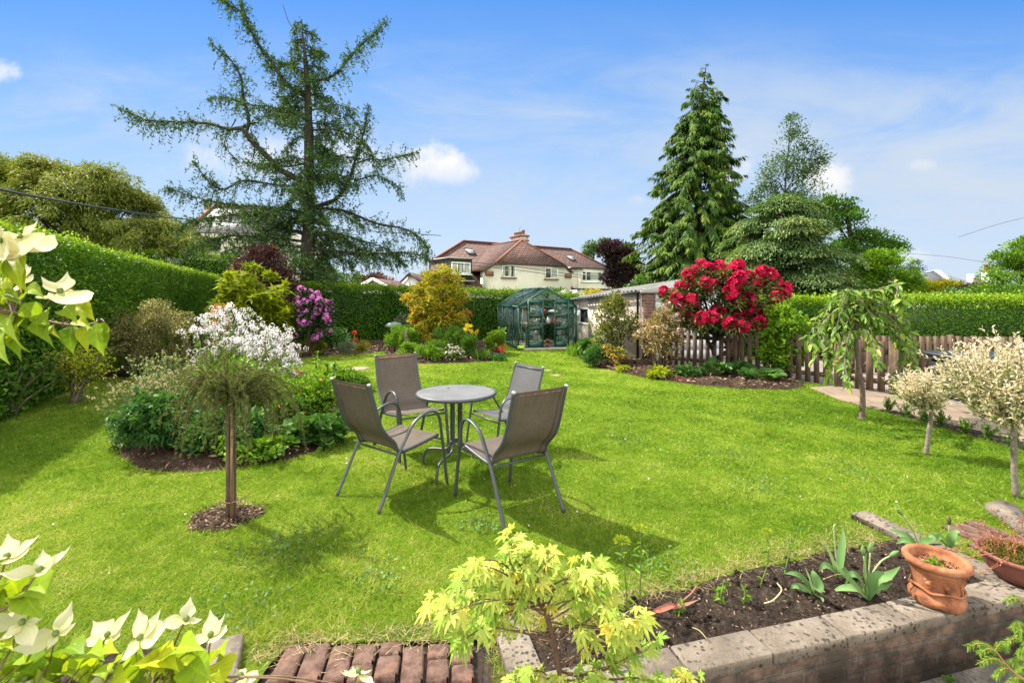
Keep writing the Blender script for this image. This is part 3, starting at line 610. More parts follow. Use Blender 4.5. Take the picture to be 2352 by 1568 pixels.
for (xd, yd, r_, n) in ((1100, 1208, .10, 150), (640, 1275, .16, 200), (560, 1400, .12, 120), (1665, 1040, .16, 140), (1500, 1300, .10, 80), (1750, 1120, .14, 110), (870, 1330, .1, 90), (1430, 1010, .15, 110), (1950, 1080, .14, 100)):
    q = gr(xd, yd) + np.stack([rng.normal(size=n) * r_, rng.normal(size=n) * r_, .014 + .012 * rng.random(n)], 1)
    leaves(mb, q, rdir(rng, n, .2), rdir(rng, n, 2.5), .016 + .012 * rng.random(n), .014, rng.random(n), 'round')
tag(mb.build('clover', leafmat('clover_leaves', [(0, (.06, .14, .03)), (1, (.17, .27, .09))], .6, .3)), 'small patches of clover in the lawn', 'clover', None, 'stuff')
mb = MB(); n = 70; q = np.stack([rng.uniform(-3.2, 4.2, n), rng.uniform(2.4, 6.5, n), np.full(n, .02)], 1); q = q[[not any(inpoly(a[0], a[1], h_) for h_ in HOLES) for a in q]]
leaves(mb, q, rdir(rng, len(q)), rdir(rng, len(q), 2), .016, .012, rng.random(len(q)), 'round'); tag(mb.build('petal_litter', leafmat('fallen_white_petals', [(0, (.5, .45, .36)), (1, (.74, .72, .66))])), 'tiny pale fallen petals scattered on the lawn', 'petals', None, 'stuff')
# ------------------------------------------------------------------ retaining planter, steps, pots
def block(mb, s0, s1, b0, b1, z0, z1, seed, gap=.004, bev=.007):
    """one stone in the planter's own directions, slightly out of true"""
    r = random.Random(seed); c = fp((s0 + s1) / 2, (b0 + b1) / 2)
    mb.box((c[0], c[1], (z0 + z1) / 2 + r.uniform(-.002, .003)), (abs(s1 - s0) - gap, abs(b1 - b0), z1 - z0), math.atan2(FD[1], FD[0]) + r.uniform(-.008, .008), bev=bev)
root = empty('retaining_wall', (1.5, 2.147, -.26), 'low brick retaining wall with grey lichened coping stones round the raised planter', 'wall')
def par(o, root):
    o.parent = root; o.matrix_parent_inverse = Matrix.Translation(root.location).inverted() if not root.rotation_euler.z else (Matrix.Translation(root.location) @ Matrix.Rotation(root.rotation_euler.z, 4, 'Z')).inverted()
    return o
mb = MB(); 
for (s0, s1, b0, b1) in ((-1.52, 7.0, .018, .125), (-1.50, -1.40, .125, .55), (1.20, 1.31, .125, .95)):
    c = fp((s0 + s1) / 2, (b0 + b1) / 2); mb.box((c[0], c[1], -.135), (s1 - s0, b1 - b0, .262), math.atan2(FD[1], FD[0]))
wl = mb.build('brick_wall', M_WALLBRICK)
# give the wall its own turned axes so that its courses run along it
def reorient(o, ang, origin):
    M = Matrix.Translation(origin) @ Matrix.Rotation(ang, 4, 'Z'); o.data.transform(M.inverted()); o.matrix_world = M; return o
A_F = math.atan2(FD[1], FD[0]); reorient(wl, A_F, Vector((1.505, 2.147, 0))); par(wl, root)
ZC0, ZC1 = -.006, .050
k = 0
for (s0, s1) in ((-1.53, -1.24), (-1.24, -.81), (-.81, -.40), (-.40, .0), (.0, .40), (.40, .86), (.86, 1.30), (1.30, 1.75), (1.75, 2.2), (2.2, 2.65)):
    mb = MB(); block(mb, s0, s1, 0, .152, ZC0, ZC1, k); k += 1
    o = reorient(mb.build('coping_stone', M_COPE), A_F + k, Vector((*fp(s0, 0), 0))); par(o, root)
for (s0, s1, b0, b1) in ((-1.52, -1.375, .155, .56), (1.17, 1.315, .155, .55), (1.17, 1.315, .554, .98)):
    mb = MB(); block(mb, s0, s1, b0, b1, ZC0, ZC1 - .006, k, 0); k += 1
    o = reorient(mb.build('coping_stone', M_COPE), A_F + k * .7, Vector((*fp(s0, b0), 0))); par(o, root)
# left return coping of the step opening
root2 = empty('stone_kerb', (-1.27, 2.0, -.26), 'short upright pale stone edging left of the brick steps', 'kerb')
mb = MB(); mb.box((-1.205, 1.965, -.10), (.145, .40, .305), R(22), bev=.012); par(mb.build('kerb_stone', M_COPE), root2)
st = MB(); st.prism([(*gr(2262, 1172)[:2], -.02), (*gr(2300, 1163)[:2], -.02), (*gr(2340, 1180)[:2], -.02), (*gr(2368, 1230)[:2], -.02), (*gr(2345, 1232)[:2], -.02), (*gr(2300, 1195)[:2], -.02)], (0, 0, .075))
tag(st.build('edging_stone', M_COPE), 'loose flat edging stone in the grass near the cream standard willow', 'stone')
# brick steps
root3 = empty('brick_step', (-.6, 1.9, -.26), 'worn red brick step in the gap of the retaining wall', 'step')
mb = MB(); r = random.Random(4)
xs = -1.06
for i in range(11):
    wd = .098; xs += wd + .008
    for (y0, ln) in ((1.955, .205),):
        if xs > -.12: continue
        cut = r.choice((0, .45, .6)); yy = r.uniform(-.014, .014)
        for a_, b_ in (((0, 1),) if not cut else ((0, cut - .02), (cut + .02, 1))): mb.box((xs - .12 * ln * ((a_ + b_) / 2 - .5), y0 + yy + ln * (a_ + b_) / 2, -.018 + r.uniform(-.009, .007)), (wd * r.uniform(.93, 1), ln * (b_ - a_), .06), r.uniform(-.045, .045) + .12, bev=.010)
par(mb.build('tread', M_STEPBRICK), root3)
mb = MB(); mb.box((-.60, 1.97, -.124), (1.42, .66, .20), .10); mb.box((-.62, 1.52, -.215), (1.16, .28, .09), .10)
par(mb.build('riser', M_WALLBRICK), root3)
root4 = empty('brick_paving', (3.2, 3.0, 0), 'patch of worn brick paving beyond the planter by the clay bowl', 'paving')
mb = MB(); c0_ = gr(2290, 1240)
for i in range(-5, 7):
    for j in range(-2, 3):
        p = fp(1.42 + .085 + i * .107 + .5, .62 + j * .22)
        if inpoly(p[0], p[1], brick_patch): mb.box((p[0], p[1], -.012 + r.uniform(-.006, .006)), (.098, .205, .06), A_F + r.uniform(-.03, .03), bev=.008)
par(mb.build('bricks', M_STEPBRICK), root4)

# terracotta pot on the coping
PC = np.array((*fp(.655, .085), ZC1))
pot = empty('terracotta_pot', tuple(PC), 'large round terracotta pot with thick rolled rim standing on the coping', 'plant pot'); pot.scale = (.89, .89, .89)
mb = MB(); mb.lathe([(.001, .004), (.118, .004), (.124, .012), (.127, .038), (.112, .060), (.105, .072), (.107, .10), (.120, .178), (.1235, .186), (.126, .192), (.123, .198), (.128, .205), (.143, .212), (.153, .223), (.1535, .238), (.145, .250), (.130, .252), (.119, .246), (.116, .235), (.112, .20), (.001, .199)], 64)
V = mb.V[0]; th = np.arctan2(V[:, 1], V[:, 0]); rr = np.hypot(V[:, 0], V[:, 1])
sw = (rr > .09) & (V[:, 2] > .05) & (V[:, 2] < .17)
V[:, :2] *= (1 + np.where(sw, .030 * np.maximum(0, np.sin(th * 4 + 1)) * np.sin((V[:, 2] - .05) / .12 * np.pi), 0) + .006 * fbm(th * 3, V[:, 2] * 30)) [:, None]
V[:, 2] += np.where(V[:, 2] < .06, .012 * np.maximum(0, np.sin(th * 5)) * (rr > .1), 0)
# draped band low on the body
mb.build('body', M_POT, pot, True)
mb = MB(); th = np.linspace(0, 2 * math.pi, 65)
mb.tube(np.stack([(.116 + .004 * np.sin(5 * th)) * np.cos(th), (.116 + .004 * np.sin(5 * th)) * np.sin(th), .083 + .016 * np.abs(np.sin(2.5 * th))], -1), .0075, 6); mb.build('moulded_band', M_POT, pot, True)
for a in (-2.6, -1.9, -1.2, -.5, .4, 1.2):
    mb = MB(); 
    for (dz, rd, da) in ((.135, .016, 0), (.150, .010, .10), (.150, .010, -.10), (.118, .011, .04)):
        mb.lathe([(.001, rd), (rd * .7, rd * .7), (rd, 0), (rd * .7, -rd * .7), (.001, -rd)], 8, (.112 * math.cos(a + da), .112 * math.sin(a + da), dz))
    mb.build('moulded_flower', M_POT, pot, True)
mb = MB(); n = 400; rg = np.random.default_rng(3); a = rg.random(n) * 6.28; q = np.sqrt(rg.random(n)) * .108
leaves(mb, np.stack([q * np.cos(a), q * np.sin(a), np.full(n, .199)], -1), rdir(rg, n, .3), rdir(rg, n, 1), .014, .010, rg.random(n)); mb.build('potting_soil', M_CHIP, pot)
sd = empty('seedling', (PC[0] + .0, PC[1] + .01, PC[2] + .178), 'tiny green seedling growing in the terracotta pot', 'seedling')
mb = MB(); leaves(mb, rg.normal(size=(26, 3)) * (.016, .016, .004) + (0, 0, .012), rdir(rg, 26, .5), rdir(rg, 26, 2), .022, .016, rg.random(26), 'round'); mb.build('foliage', M_BRIGHT, sd)
mb = MB(); [mb.tube([(0, 0, -.003), (x, y, .014)], .0012, 4) for x, y in rg.normal(size=(8, 2)) * .012]; mb.build('stem', M_STEM, sd)
# brown bowl with heather and moss
BC = np.array((*fp(1.30, .10), ZC1)); bowl = empty('clay_bowl', tuple(BC), 'wide brown clay bowl of moss and red heather at the coping corner', 'plant bowl')
mb = MB(); mb.lathe([(.001, .003), (.10, .003), (.118, .012), (.155, .06), (.172, .105), (.178, .118), (.186, .122), (.187, .140), (.180, .144), (.172, .140), (.168, .125), (.001, .120)], 48); mb.build('body', M_POTB, bowl, True)
mo = empty('moss_cushion', tuple(BC + (0, 0, .12)), 'green moss cushion filling the clay bowl', 'moss')
n = 2600; a = rg.random(n) * 6.28; q = np.sqrt(rg.random(n)) * .168
mb = MB(); leaves(mb, np.stack([q * np.cos(a), q * np.sin(a), .045 * (1 - (q / .17) ** 2) * rg.random(n) ** .4], -1), rdir(rg, n, 1.2), rdir(rg, n), .017, .007, rg.random(n)); mb.build('foliage', M_MOSS, mo)
he = empty('heather_plant', tuple(BC + (-.05, .02, .13)), 'dry reddish heather sprigs rising from the clay bowl', 'heather')
mb = MB(); tw = MB()
for i in range(34):
    b0 = np.array((rg.normal() * .07, rg.normal() * .06, 0)); d = np.array((rg.normal() * .35 - .1, rg.normal() * .3, 1.0)) * (.07 + .13 * rg.random())
    if i > 26: d = np.array((-.14 - .1 * rg.random(), rg.normal() * .06, -.02 - .07 * rg.random())); b0 = np.array((-.09, rg.normal() * .05, .03))
    P = spline([b0, b0 + d * .5 + rg.normal(size=3) * .012, b0 + d], 5); tw.tube(P, .0012, 4)
    t_ = rg.random(46) ** .7 * (len(P) - 1.01); ii = t_.astype(int); Q = P[ii] + (P[ii + 1] - P[ii]) * (t_ - ii)[:, None]
    leaves(mb, Q, rdir(rg, 46, .8), rdir(rg, 46), .009, .004, rg.random(46))
tw.build('stem', M_REDSTEM, he); mb.build('foliage', leafmat('heather_bells', [(0, (.25, .09, .05)), (.6, (.45, .19, .13)), (1, (.55, .38, .22))], .6, .25), he)

# ------------------------------------------------------------------ garden table and chairs
def oval(mb, P, w_=.015, t_=.008): mb.tube(P, 1.0, 10, sq=(w_, t_))
def frame_tube(mb, P, side_w, side_t):
    """flattened tube whose broad face looks sideways-up: explicit frames, x is the broad axis"""
    P = np.asarray(P, float); T = np.gradient(P, axis=0); T /= np.linalg.norm(T, axis=1)[:, None]
    X = np.tile((1.0, 0, 0), (len(P), 1)); X -= T * (X * T).sum(1)[:, None]; X = nrm(X); B = np.cross(T, X)
    n = 10; th = np.arange(n) * 2 * np.pi / n
    V = P[:, None] + side_w * np.cos(th)[None, :, None] * X[:, None] + side_t * np.sin(th)[None, :, None] * B[:, None]
    m = len(P); i = np.arange(m - 1)[:, None] * n; j = np.arange(n)[None]; k = (j + 1) % n
    mb.add(V.reshape(-1, 3), [np.stack([i + j, i + k, i + n + k, i + n + j], -1).reshape(-1, 4), [list(range(n))[::-1], list(range((m - 1) * n, m * n))]])
M_HEM = sling('doubled_taupe_fabric', (.070, .058, .050), (.135, .112, .095), .12)
def garden_chair(label, x, y, t_, fab=M_TAUPE, L=.70, ht=.935, seat=.42, ot=-.057):
    c = empty('garden_chair', (x, y, 0), label, 'chair', 'chairs round the garden table', t_)
    k = L / .70; zs = seat / .42
    for s in (-1, 1):
        Pf = spline([(s * .258, L, 0), (s * .256, L - .03, .22 * zs), (s * .253, L - .062, .44 * zs), (s * .251, L - .078, .545 * zs), (s * .25, L - .105, .605 * zs), (s * .249, L - .155, .637 * zs), (s * .249, L - .22, .640 * zs),
                     (s * .249, L - .29 * k, .622 * zs), (s * .249, L - .37 * k, .575 * zs), (s * .249, L - .44 * k, .48 * zs), (s * .249, L - .505 * k, .385 * zs), (s * .253, L - .61 * k, .18 * zs), (s * .259, 0, 0)], 6)
        Pf[:, 2] = np.maximum(Pf[:, 2], 0)
        mb = MB(); frame_tube(mb, Pf, .0155, .0095); mb.build('arm_and_leg_frame', M_FRAME, c, True)
        Pr = spline([(s * .228, ot, ht), (s * .229, ot + .035, ht - .12), (s * .232, ot + .11, ht - .34), (s * .234, .163 * k, .47 * zs), (s * .235, .195 * k, .405 * zs), (s * .235, .245 * k, .385 * zs), (s * .235, .40 * k, .398 * zs), (s * .235, L - .085, .428 * zs)], 6)
        mb = MB(); frame_tube(mb, Pr, .011, .0135); rl = mb.build('side_rail', M_FRAME, c, True)
        mb = MB(); mb.tube([(s * .228, ot - .004, ht + .006), (s * .228, ot - .001, ht - .004)], .0145, 10); mb.build('end_cap', M_CAP, rl, True)
    mb = MB(); mb.tube([(-.245, L - .505 * k, .372 * zs), (.245, L - .505 * k, .372 * zs)], .0095, 8); mb.build('rear_crossbar', M_FRAME, c, True)
    mb = MB(); mb.tube([(-.25, L - .075, .395 * zs), (.25, L - .075, .395 * zs)], .0095, 8); mb.build('front_crossbar', M_FRAME, c, True)
    mb = MB(); mb.tube([(-.226, ot + .010, ht - .030), (.226, ot + .010, ht - .030)], .008, 8); mb.build('top_bar', M_RUST if fab is M_TAUPE else M_FRAME, c, True)
    # sling: follows the side rails, sagging a little between them
    ctr = spline([(0, ot - .006, ht - .004), (0, ot + .035, ht - .12), (0, ot + .11, ht - .34), (0, .163 * k, .47 * zs), (0, .195 * k, .405 * zs), (0, .245 * k, .387 * zs), (0, .40 * k, .400 * zs), (0, L - .082, .430 * zs)], 6)
    us = np.linspace(-1, 1, 9); T = np.gradient(ctr, axis=0); T = nrm(T); Nn = np.cross(T, (1.0, 0, 0))
    sg = .012 * np.sin(np.linspace(0, 1, len(ctr)) * np.pi) 
    mb = MB()
    for off in (0.0, -.0025):
        V = ctr[:, None] + us[None, :, None] * np.array((.230, 0, 0)) + Nn[:, None] * ((1 - us ** 2)[None, :, None] * sg[:, None, None] * -1.0 + off)
        m_, n_ = len(ctr), len(us); i, j = np.meshgrid(np.arange(m_ - 1), np.arange(n_ - 1), indexing='ij')
        mb.add(V.reshape(-1, 3), [np.stack([i * n_ + j, i * n_ + j + 1, (i + 1) * n_ + j + 1, (i + 1) * n_ + j], -1).reshape(-1, 4)])
    so = mb.build('sling_seat', fab, c, True)
    for s in (-1, 1):                                   # doubled edge of the fabric where it is sewn round the rail
        V = ctr[:, None] + np.array((.80, .985))[None, :, None] * s * np.array((.230, 0, 0)) + Nn[:, None] * .0022; i = np.arange(len(ctr) - 1) * 2
        V2 = ctr[:, None] + np.array((.80, .985))[None, :, None] * s * np.array((.230, 0, 0)) - Nn[:, None] * .0060
        hm = MB(); hm.add(V.reshape(-1, 3), [np.stack([i, i + 1, i + 3, i + 2], 1)]); hm.add(V2.reshape(-1, 3), [np.stack([i, i + 1, i + 3, i + 2], 1)]); hm.build('side_hem', M_HEM if fab is M_TAUPE else M_GSLING, so, True)
    return c
garden_chair('taupe garden chair seen from behind nearest the island flower bed', -1.168, 3.610, -.642)
garden_chair('taupe garden chair seen from behind nearest the golden maple, rusty top bar', .166, 3.333, .604)
garden_chair('taupe garden chair facing the camera on the far side of the table', -1.24, 5.21, 3.754)
garden_chair('smaller grey fabric garden chair on the greenhouse side of the table', .158, 5.06, 2.22, M_GSLING, .60, .845, .385, -.03)
tb = empty('bistro_table', (-.502, 4.323, 0), 'round grey metal garden table between the four chairs', 'table')
RT = .362
mb = MB(); mb.lathe([(.001, .708), (RT - .03, .709), (RT - .014, .7095), (RT - .012, .696), (.001, .696)], 72); mb.build('tabletop', M_TTOP, tb, True)
mb = MB(); mb.lathe([(RT - .016, .7085), (RT - .010, .7115), (RT - .003, .7085), (RT + .001, .700), (RT + .001, .690), (RT - .003, .684), (RT - .012, .680), (RT - .018, .684), (RT - .018, .69)], 72); mb.build('rim', M_FRAME, tb, True)
for q in range(4):
    a = -.374 + math.pi + q * math.pi / 2; ca, sa = math.cos(a), math.sin(a); P = spline([(.05, .697), (.05, .5), (.05, .30), (.055, .235), (.085, .195), (.14, .180), (.24, .172), (.300, .155), (.335, .11), (.347, .05), (.349, 0)], 6)
    mb = MB(); mb.tube(np.stack([P[:, 0] * ca, P[:, 0] * sa, np.maximum(P[:, 1], 0)], -1), .0115, 10); mb.build('leg', M_FRAME, tb, True)
mb = MB(); mb.tube([(.052 * math.cos(a), .052 * math.sin(a), .27) for a in np.linspace(0, 2 * math.pi, 17)], .008, 6); mb.box((0, 0, .27), (.07, .012, .012)); mb.build('leg_brace', M_FRAME, tb)
lf = MB(); lf.box((0, 0, 0), (.02, .006, .004)); o = lf.build('dead_leaf', M_TWIG); o.location = (-.502 - .09, 4.47, .7125); o.rotation_euler = (0, 0, .6); tag(o, 'tiny brown speck of leaf lying on the table', 'leaf')

# ------------------------------------------------------------------ fence and gate
def picket_run(root, p0, p1, h, pw=.085, gap=.055, th=.022, seed=0, name='picket', rails=(.18, .68), top='flat'):
    p0, p1 = np.array(p0, float), np.array(p1, float); L = np.linalg.norm(p1 - p0); d = (p1 - p0) / L; nn = np.array((d[1], -d[0])); ang = math.atan2(d[1], d[0]); r = random.Random(seed)
    if nn[1] > 0: nn = -nn
    n = int(L / (pw + gap)); first = None
    for i in range(n):
        c = p0 + d * (i + .5) * L / n + nn * (th + .003); hh = h * (1 + r.uniform(-.012, .012)); mb = MB()
        b0 = .03 + r.uniform(-.012, .012)
        if top == 'round': P = [(-pw / 2, b0), (pw / 2, b0), (pw / 2, hh - .03), (pw * .3, hh - .008), (0, hh), (-pw * .3, hh - .008), (-pw / 2, hh - .03)]
        else: P = [(-pw / 2, b0), (pw / 2, b0), (pw / 2, hh), (-pw / 2, hh)]
        tl = r.uniform(-.012, .012)
        mb.prism([(x + z * tl, -th / 2, z) for x, z in P], (0, th, 0)); o = mb.build(name, M_FENCE); o.parent = root
        o.matrix_parent_inverse = Matrix.Translation(root.location).inverted(); o.location = (c[0], c[1], 0); o.rotation_euler = (0, 0, ang)
    for z in rails:
        mb = MB(); c = (p0 + p1) / 2; mb.box((0, 0, z), (L, .032, .075)); o = mb.build('rail', M_FENCE); o.parent = root; o.matrix_parent_inverse = Matrix.Translation(root.location).inverted(); o.location = (*c, 0); o.rotation_euler = (0, 0, ang)
def post(root, p, h, w_=.10, name='post', ang=-.6):
    mb = MB(); mb.box((0, 0, h / 2), (w_, w_, h), bev=.006); o = mb.build(name, M_FENCE); o.parent = root; o.matrix_parent_inverse = Matrix.Translation(root.location).inverted(); o.location = (p[0], p[1], 0); o.rotation_euler = (0, 0, ang)
GA, GB = np.array((5.66, 8.33)), np.array((6.09, 7.66))
fn = empty('picket_fence', (4.5, 9.6, 0), 'weathered brown picket fence behind the red rhododendron', 'fence')
picket_run(fn, (3.45, 11.0), (5.60, 8.42), .86, seed=3)
for p in ((3.45, 11.05), (4.55, 9.74)): post(fn, p, .92)
post(fn, GA, 1.0, .12)
gt = empty('picket_gate', tuple((*GA, 0)), 'weathered brown picket gate beside the sandstone path', 'gate')
picket_run(gt, GA + (GB - GA) * .10, GA + (GB - GA) * .90, .84, .098, .03, seed=8)
mb = MB(); d3 = np.array((*(GB - GA), 0)); a0 = np.array((*GA, 0)); mb.bar(a0 + d3 * .12 + (0, 0, .2), a0 + d3 * .88 + (0, 0, .66), .03, .06); par(mb.build('diagonal_brace', M_FENCE), gt)
mb = MB(); mb.bar(a0 + d3 * .0 + (-.03, -.05, .76), a0 + d3 * .2 + (-.03, -.05, .76), .012, .02); mb.bar(a0 + d3 * .0 + (-.03, -.05, .20), a0 + d3 * .3 + (-.03, -.05, .20), .012, .03); par(mb.build('hinge', M_GUTTER), gt)
gp_ = empty('gate_post', (*GB, 0), 'square timber gate post at the path end of the gate', 'post'); post(gp_, GB, .93, .125, 'timber')
f2 = empty('board_fence', (9, 9.3, 0), 'low brown picket fence in front of the far clipped hedge', 'fence')
picket_run(f2, (6.9, 9.75), (12.4, 9.1), .78, .10, .035, seed=12, rails=(.2, .62)); 
for x in np.linspace(6.95, 12.3, 4): post(f2, (x, 9.79 - (x - 6.9) * .118), .80, .09, ang=0)
# black covered box
bx = empty('covered_hot_tub', (7.15, 7.15, 0), 'large square black vinyl covered tub behind the gate post', 'hot tub')
mb = MB(); mb.box((0, 0, .31), (1.12, 1.0, .60), R(-8), bev=.07); mb.build('tub', M_COVER, bx)
mb = MB(); mb.box((0, 0, .655), (1.22, 1.10, .085), R(-8), bev=.035)
mb.build('lid', M_COVER, bx)
mb = MB(); mb.box((0, 0, .60), (1.215, 1.095, .03), R(-8), bev=.01); mb.build('cover_skirt', M_COVER, bx)
rk = MB(); P = [(*gr(x, y)[:2], -.01) for x, y in ((2228, 944), (2262, 935), (2330, 938), (2400, 950), (2400, 972), (2300, 966))]; rk.prism(P, (0, 0, .07)); tag(rk.build('flagstone', M_ROCK), 'flat brown flagstone at the far edge of the path', 'stone')
# ------------------------------------------------------------------ greenhouse
XL, XR, YF, YB, ZE, ZR = .19, 2.00, 14.15, 17.05, 1.25, 1.81
gh = empty('greenhouse', (XL, YF, 0), 'green framed glass greenhouse with open sliding doors', 'greenhouse')
XM = (XL + XR) / 2
def ghp(mb, name, m_): o = mb.build(name, m_); par(o, gh); return o
mb = MB(); B = lambda a, b, w_=.035: mb.bar(a, b, w_, w_)
for x in (XL, XR):
    B((x, YF, .06), (x, YB, .06), .06); B((x, YF, ZE), (x, YB, ZE), .05)
    for y in np.linspace(YF, YB, 5): B((x, y, .09), (x, y, ZE - .025), .042 if y in (YF, YB) else .026)
    B((x + (.02 if x == XL else -.02), YF + .03, .15), (x + (.02 if x == XL else -.02), YF + .6, ZE - .05), .018); B((x + (.02 if x == XL else -.02), YB - .05, .15), (x + (.02 if x == XL else -.02), YB - .6, ZE - .05), .018)
for y in np.linspace(YF, YB, 5):
    for x in (XL, XR): B((x, y, ZE + .012), (XM, y, ZR), .045 if y in (YF, YB) else .026)
B((XM, YF, ZR + .005), (XM, YB, ZR + .005), .055)
for y in (YF, YB):
    B((XL, y, .062), (XR, y, .062), .058); B((XL, y - .002, ZE), (XR, y - .002, ZE), .04)
    B((XM, y - .003, ZE + .3), (XM, y - .003, ZR - .02), .03)
for x in (XM - .62, XM - .31, XM + .31, XM + .62): B((x, YB, .09), (x, YB, ZR - abs(x - XM) * .68 - .03), .024)
for x in (XM - .32, XM + .33): B((x, YF, .09), (x, YF, ZE), .03)
for s in (-1, 1): B((XM + s * .92, YF + .004, ZE - .05), (XM + s * .60, YF + .004, .25), .016)
ghp(mb, 'frame', M_GRN)
mb = MB(); mb.bar((XL + .28, YF - .03, 1.46), (XR + .02, YF - .03, 1.46), .05, .045); ghp(mb, 'door_track', M_GRN)
def pane(mb, P, th=.004): P = np.asarray(P, float); n_ = np.cross(P[1] - P[0], P[2] - P[0]); n_ = n_ / np.linalg.norm(n_) * th; mb.prism(P, n_)
ys = np.linspace(YF, YB, 5)
for x in (XL, XR):
    mb = MB()
    for i in range(4): pane(mb, [(x, ys[i] + .018, .095), (x, ys[i + 1] - .018, .095), (x, ys[i + 1] - .018, ZE - .03), (x, ys[i] + .018, ZE - .03)])
    ghp(mb, 'side_glass', M_GLASS)
mb = MB()
for s, x in ((-1, XL), (1, XR)):
    for i in range(4): pane(mb, [(x - s * .02, ys[i] + .018, ZE + .03), (x - s * .02, ys[i + 1] - .018, ZE + .03), (XM + s * .03, ys[i + 1] - .018, ZR - .015), (XM + s * .03, ys[i] + .018, ZR - .015)])
ghp(mb, 'roof_glass', M_GLASS)
mb = MB()
for a, b in ((XL + .03, XM - .64), (XM - .60, XM - .33), (XM - .29, XM + .29), (XM + .33, XM + .60), (XM + .64, XR - .03)):
    f_ = lambda x: ZR - abs(x - XM) * .68 - .05
    pane(mb, [(a, YB, .095), (b, YB, .095), (b, YB, max(ZE - .05, f_(b) - .0)), (a, YB, max(ZE - .05, f_(a) - .0))])
ghp(mb, 'rear_glass', M_GLASS)
mb = MB(); pane(mb, [(XL + .03, YF, .095), (XM - .345, YF, .095), (XM - .345, YF, ZE - .03), (XL + .03, YF, ZE - .03)]); pane(mb, [(XM + .355, YF, .095), (XR - .03, YF, .095), (XR - .03, YF, ZE - .03), (XM + .355, YF, ZE - .03)])
pane(mb, [(XL + .10, YF, ZE + .03), (XM - .03, YF, ZE + .03), (XM - .03, YF, ZR - .07)]); pane(mb, [(XM + .03, YF, ZE + .03), (XR - .10, YF, ZE + .03), (XM + .03, YF, ZR - .07)])
ghp(mb, 'front_glass', M_GLASS)
# roof vent on the left slope, standing open
def roofp(x, y, up=0): s = (x - XL) / (XM - XL); return np.array((x - up * .5, y, ZE + s * (ZR - ZE) + up))
mb = MB(); vy0, vy1 = ys[1], ys[2] + .3
a, b, c_, d_ = roofp(XM - .03, vy0, .03), roofp(XM - .03, vy1, .03), roofp(XM - .62, vy1, .10), roofp(XM - .62, vy0, .10)
for p, q in ((a, b), (b, c_), (c_, d_), (d_, a)): mb.bar(p, q, .05, .04)
ghp(mb, 'roof_vent', M_GRN)
mb = MB(); pane(mb, [a, b, c_, d_]); ghp(mb, 'vent_glass', M_GLASS)
for (x0, x1) in ((XM - .62, XM - .17), (XM + .21, XM + .63)):
    dr = MB(); y = YF - .055
    for x in (x0, x1): dr.bar((x, y, .06), (x, y, 1.44), .045 if x != x0 else .05, .03)
    for z, h_ in ((.13, .16), (.62, .055), (.99, .055), (1.40, .10)): dr.box(((x0 + x1) / 2, y - .002, z), (x1 - x0, .032, h_))
    d_o = ghp(dr, 'sliding_door', M_GRN)
    gl_ = MB()
    for z0, z1 in ((.21, .59), (.65, .96), (1.02, 1.35)): pane(gl_, [(x0 + .02, y, z0), (x1 - .02, y, z0), (x1 - .02, y, z1), (x0 + .02, y, z1)])
    o = gl_.build('door_glass', M_GLASS); o.parent = d_o
mb = MB(); mb.box((XM + .12, YF + 1.05, .02), (2.0, 2.55, .05)); mb.box((XM + .02, YF - .20, .022), (1.72, .26, .052), bev=.01); ghp(mb, 'concrete_base', M_CONC)
# what stands in it
before = set(bpy.data.objects)
stg = empty('greenhouse_staging', (1.15, 15.6, 0), 'two tier black metal shelf unit inside the greenhouse', 'shelf')
mb = MB()
for z, x0, y0, y1 in ((.70, .62, 14.7, 16.4), (1.02, .90, 15.3, 16.4)):
    mb.box(((x0 + 1.78) / 2, (y0 + y1) / 2, z), (1.78 - x0, y1 - y0, .022))
par(mb.build('shelf_board', M_BLACK), stg); mb = MB()
for x in (.68, 1.74):
    for y in (14.76, 15.5, 16.34): mb.bar((x, y, .05), (x, y, .70 if y < 15 else 1.02), .022, .022)
for x in (.75, 1.05, 1.4): mb.bar((x, 14.75, .30), (x + .22, 14.75, .68), .014, .02); 
par(mb.build('shelf_leg', M_BLACK), stg)
def pot_(label, x, y, z, r_, h_, m_, cat='plant pot', name='flower_pot'):
    c = empty(name, (x, y, z), label, cat); mb = MB(); mb.lathe([(.001, .002), (r_ * .70, .002), (r_ * .92, h_ * .78), (r_, h_ * .78), (r_, h_), (r_ * .88, h_), (r_ * .84, h_ * .8), (.001, h_ * .78)], 20); mb.build('body', m_, c, True)
    mb = MB(); mb.lathe([(r_ * .94, h_ * .77), (r_ * 1.06, h_ * .77), (r_ * 1.08, h_ * 1.01), (r_ * .92, h_ * 1.01), (r_ * .90, h_ * .9)], 20); mb.build('rim', m_, c, True); return c
pot_('tall terracotta pot on the greenhouse shelf in the doorway', .76, 14.82, .712, .075, .17, M_POT)
pot_('small terracotta pot standing at the foot of the right greenhouse door', 1.03, 14.02, .05, .05, .11, M_POT)
pot_('grey plastic pot on the lower greenhouse shelf', 1.02, 14.9, .712, .06, .14, M_STEEL)
pot_('white pot in the middle of the upper greenhouse shelf', 1.06, 15.5, 1.032, .06, .13, M_WPL)
pot_('orange terracotta pot lying inside behind the right greenhouse door', 1.16, 14.35, .05, .06, .22, M_POT)
def bottle(label, x, y, z, m_, r_=.035, h_=.2):
    c = empty('bottle', (x, y, z), label, 'bottle'); mb = MB(); mb.lathe([(.001, .001), (r_, .001), (r_, h_ * .68), (r_ * .4, h_ * .84), (r_ * .36, h_ * .86)], 14); mb.build('body', m_, c, True)
    mb = MB(); mb.lathe([(r_ * .42, h_ * .86), (r_ * .42, h_), (.001, h_)], 10); mb.build('cap', M_REDPL if m_ is M_WPL else M_BLACK, c, True)
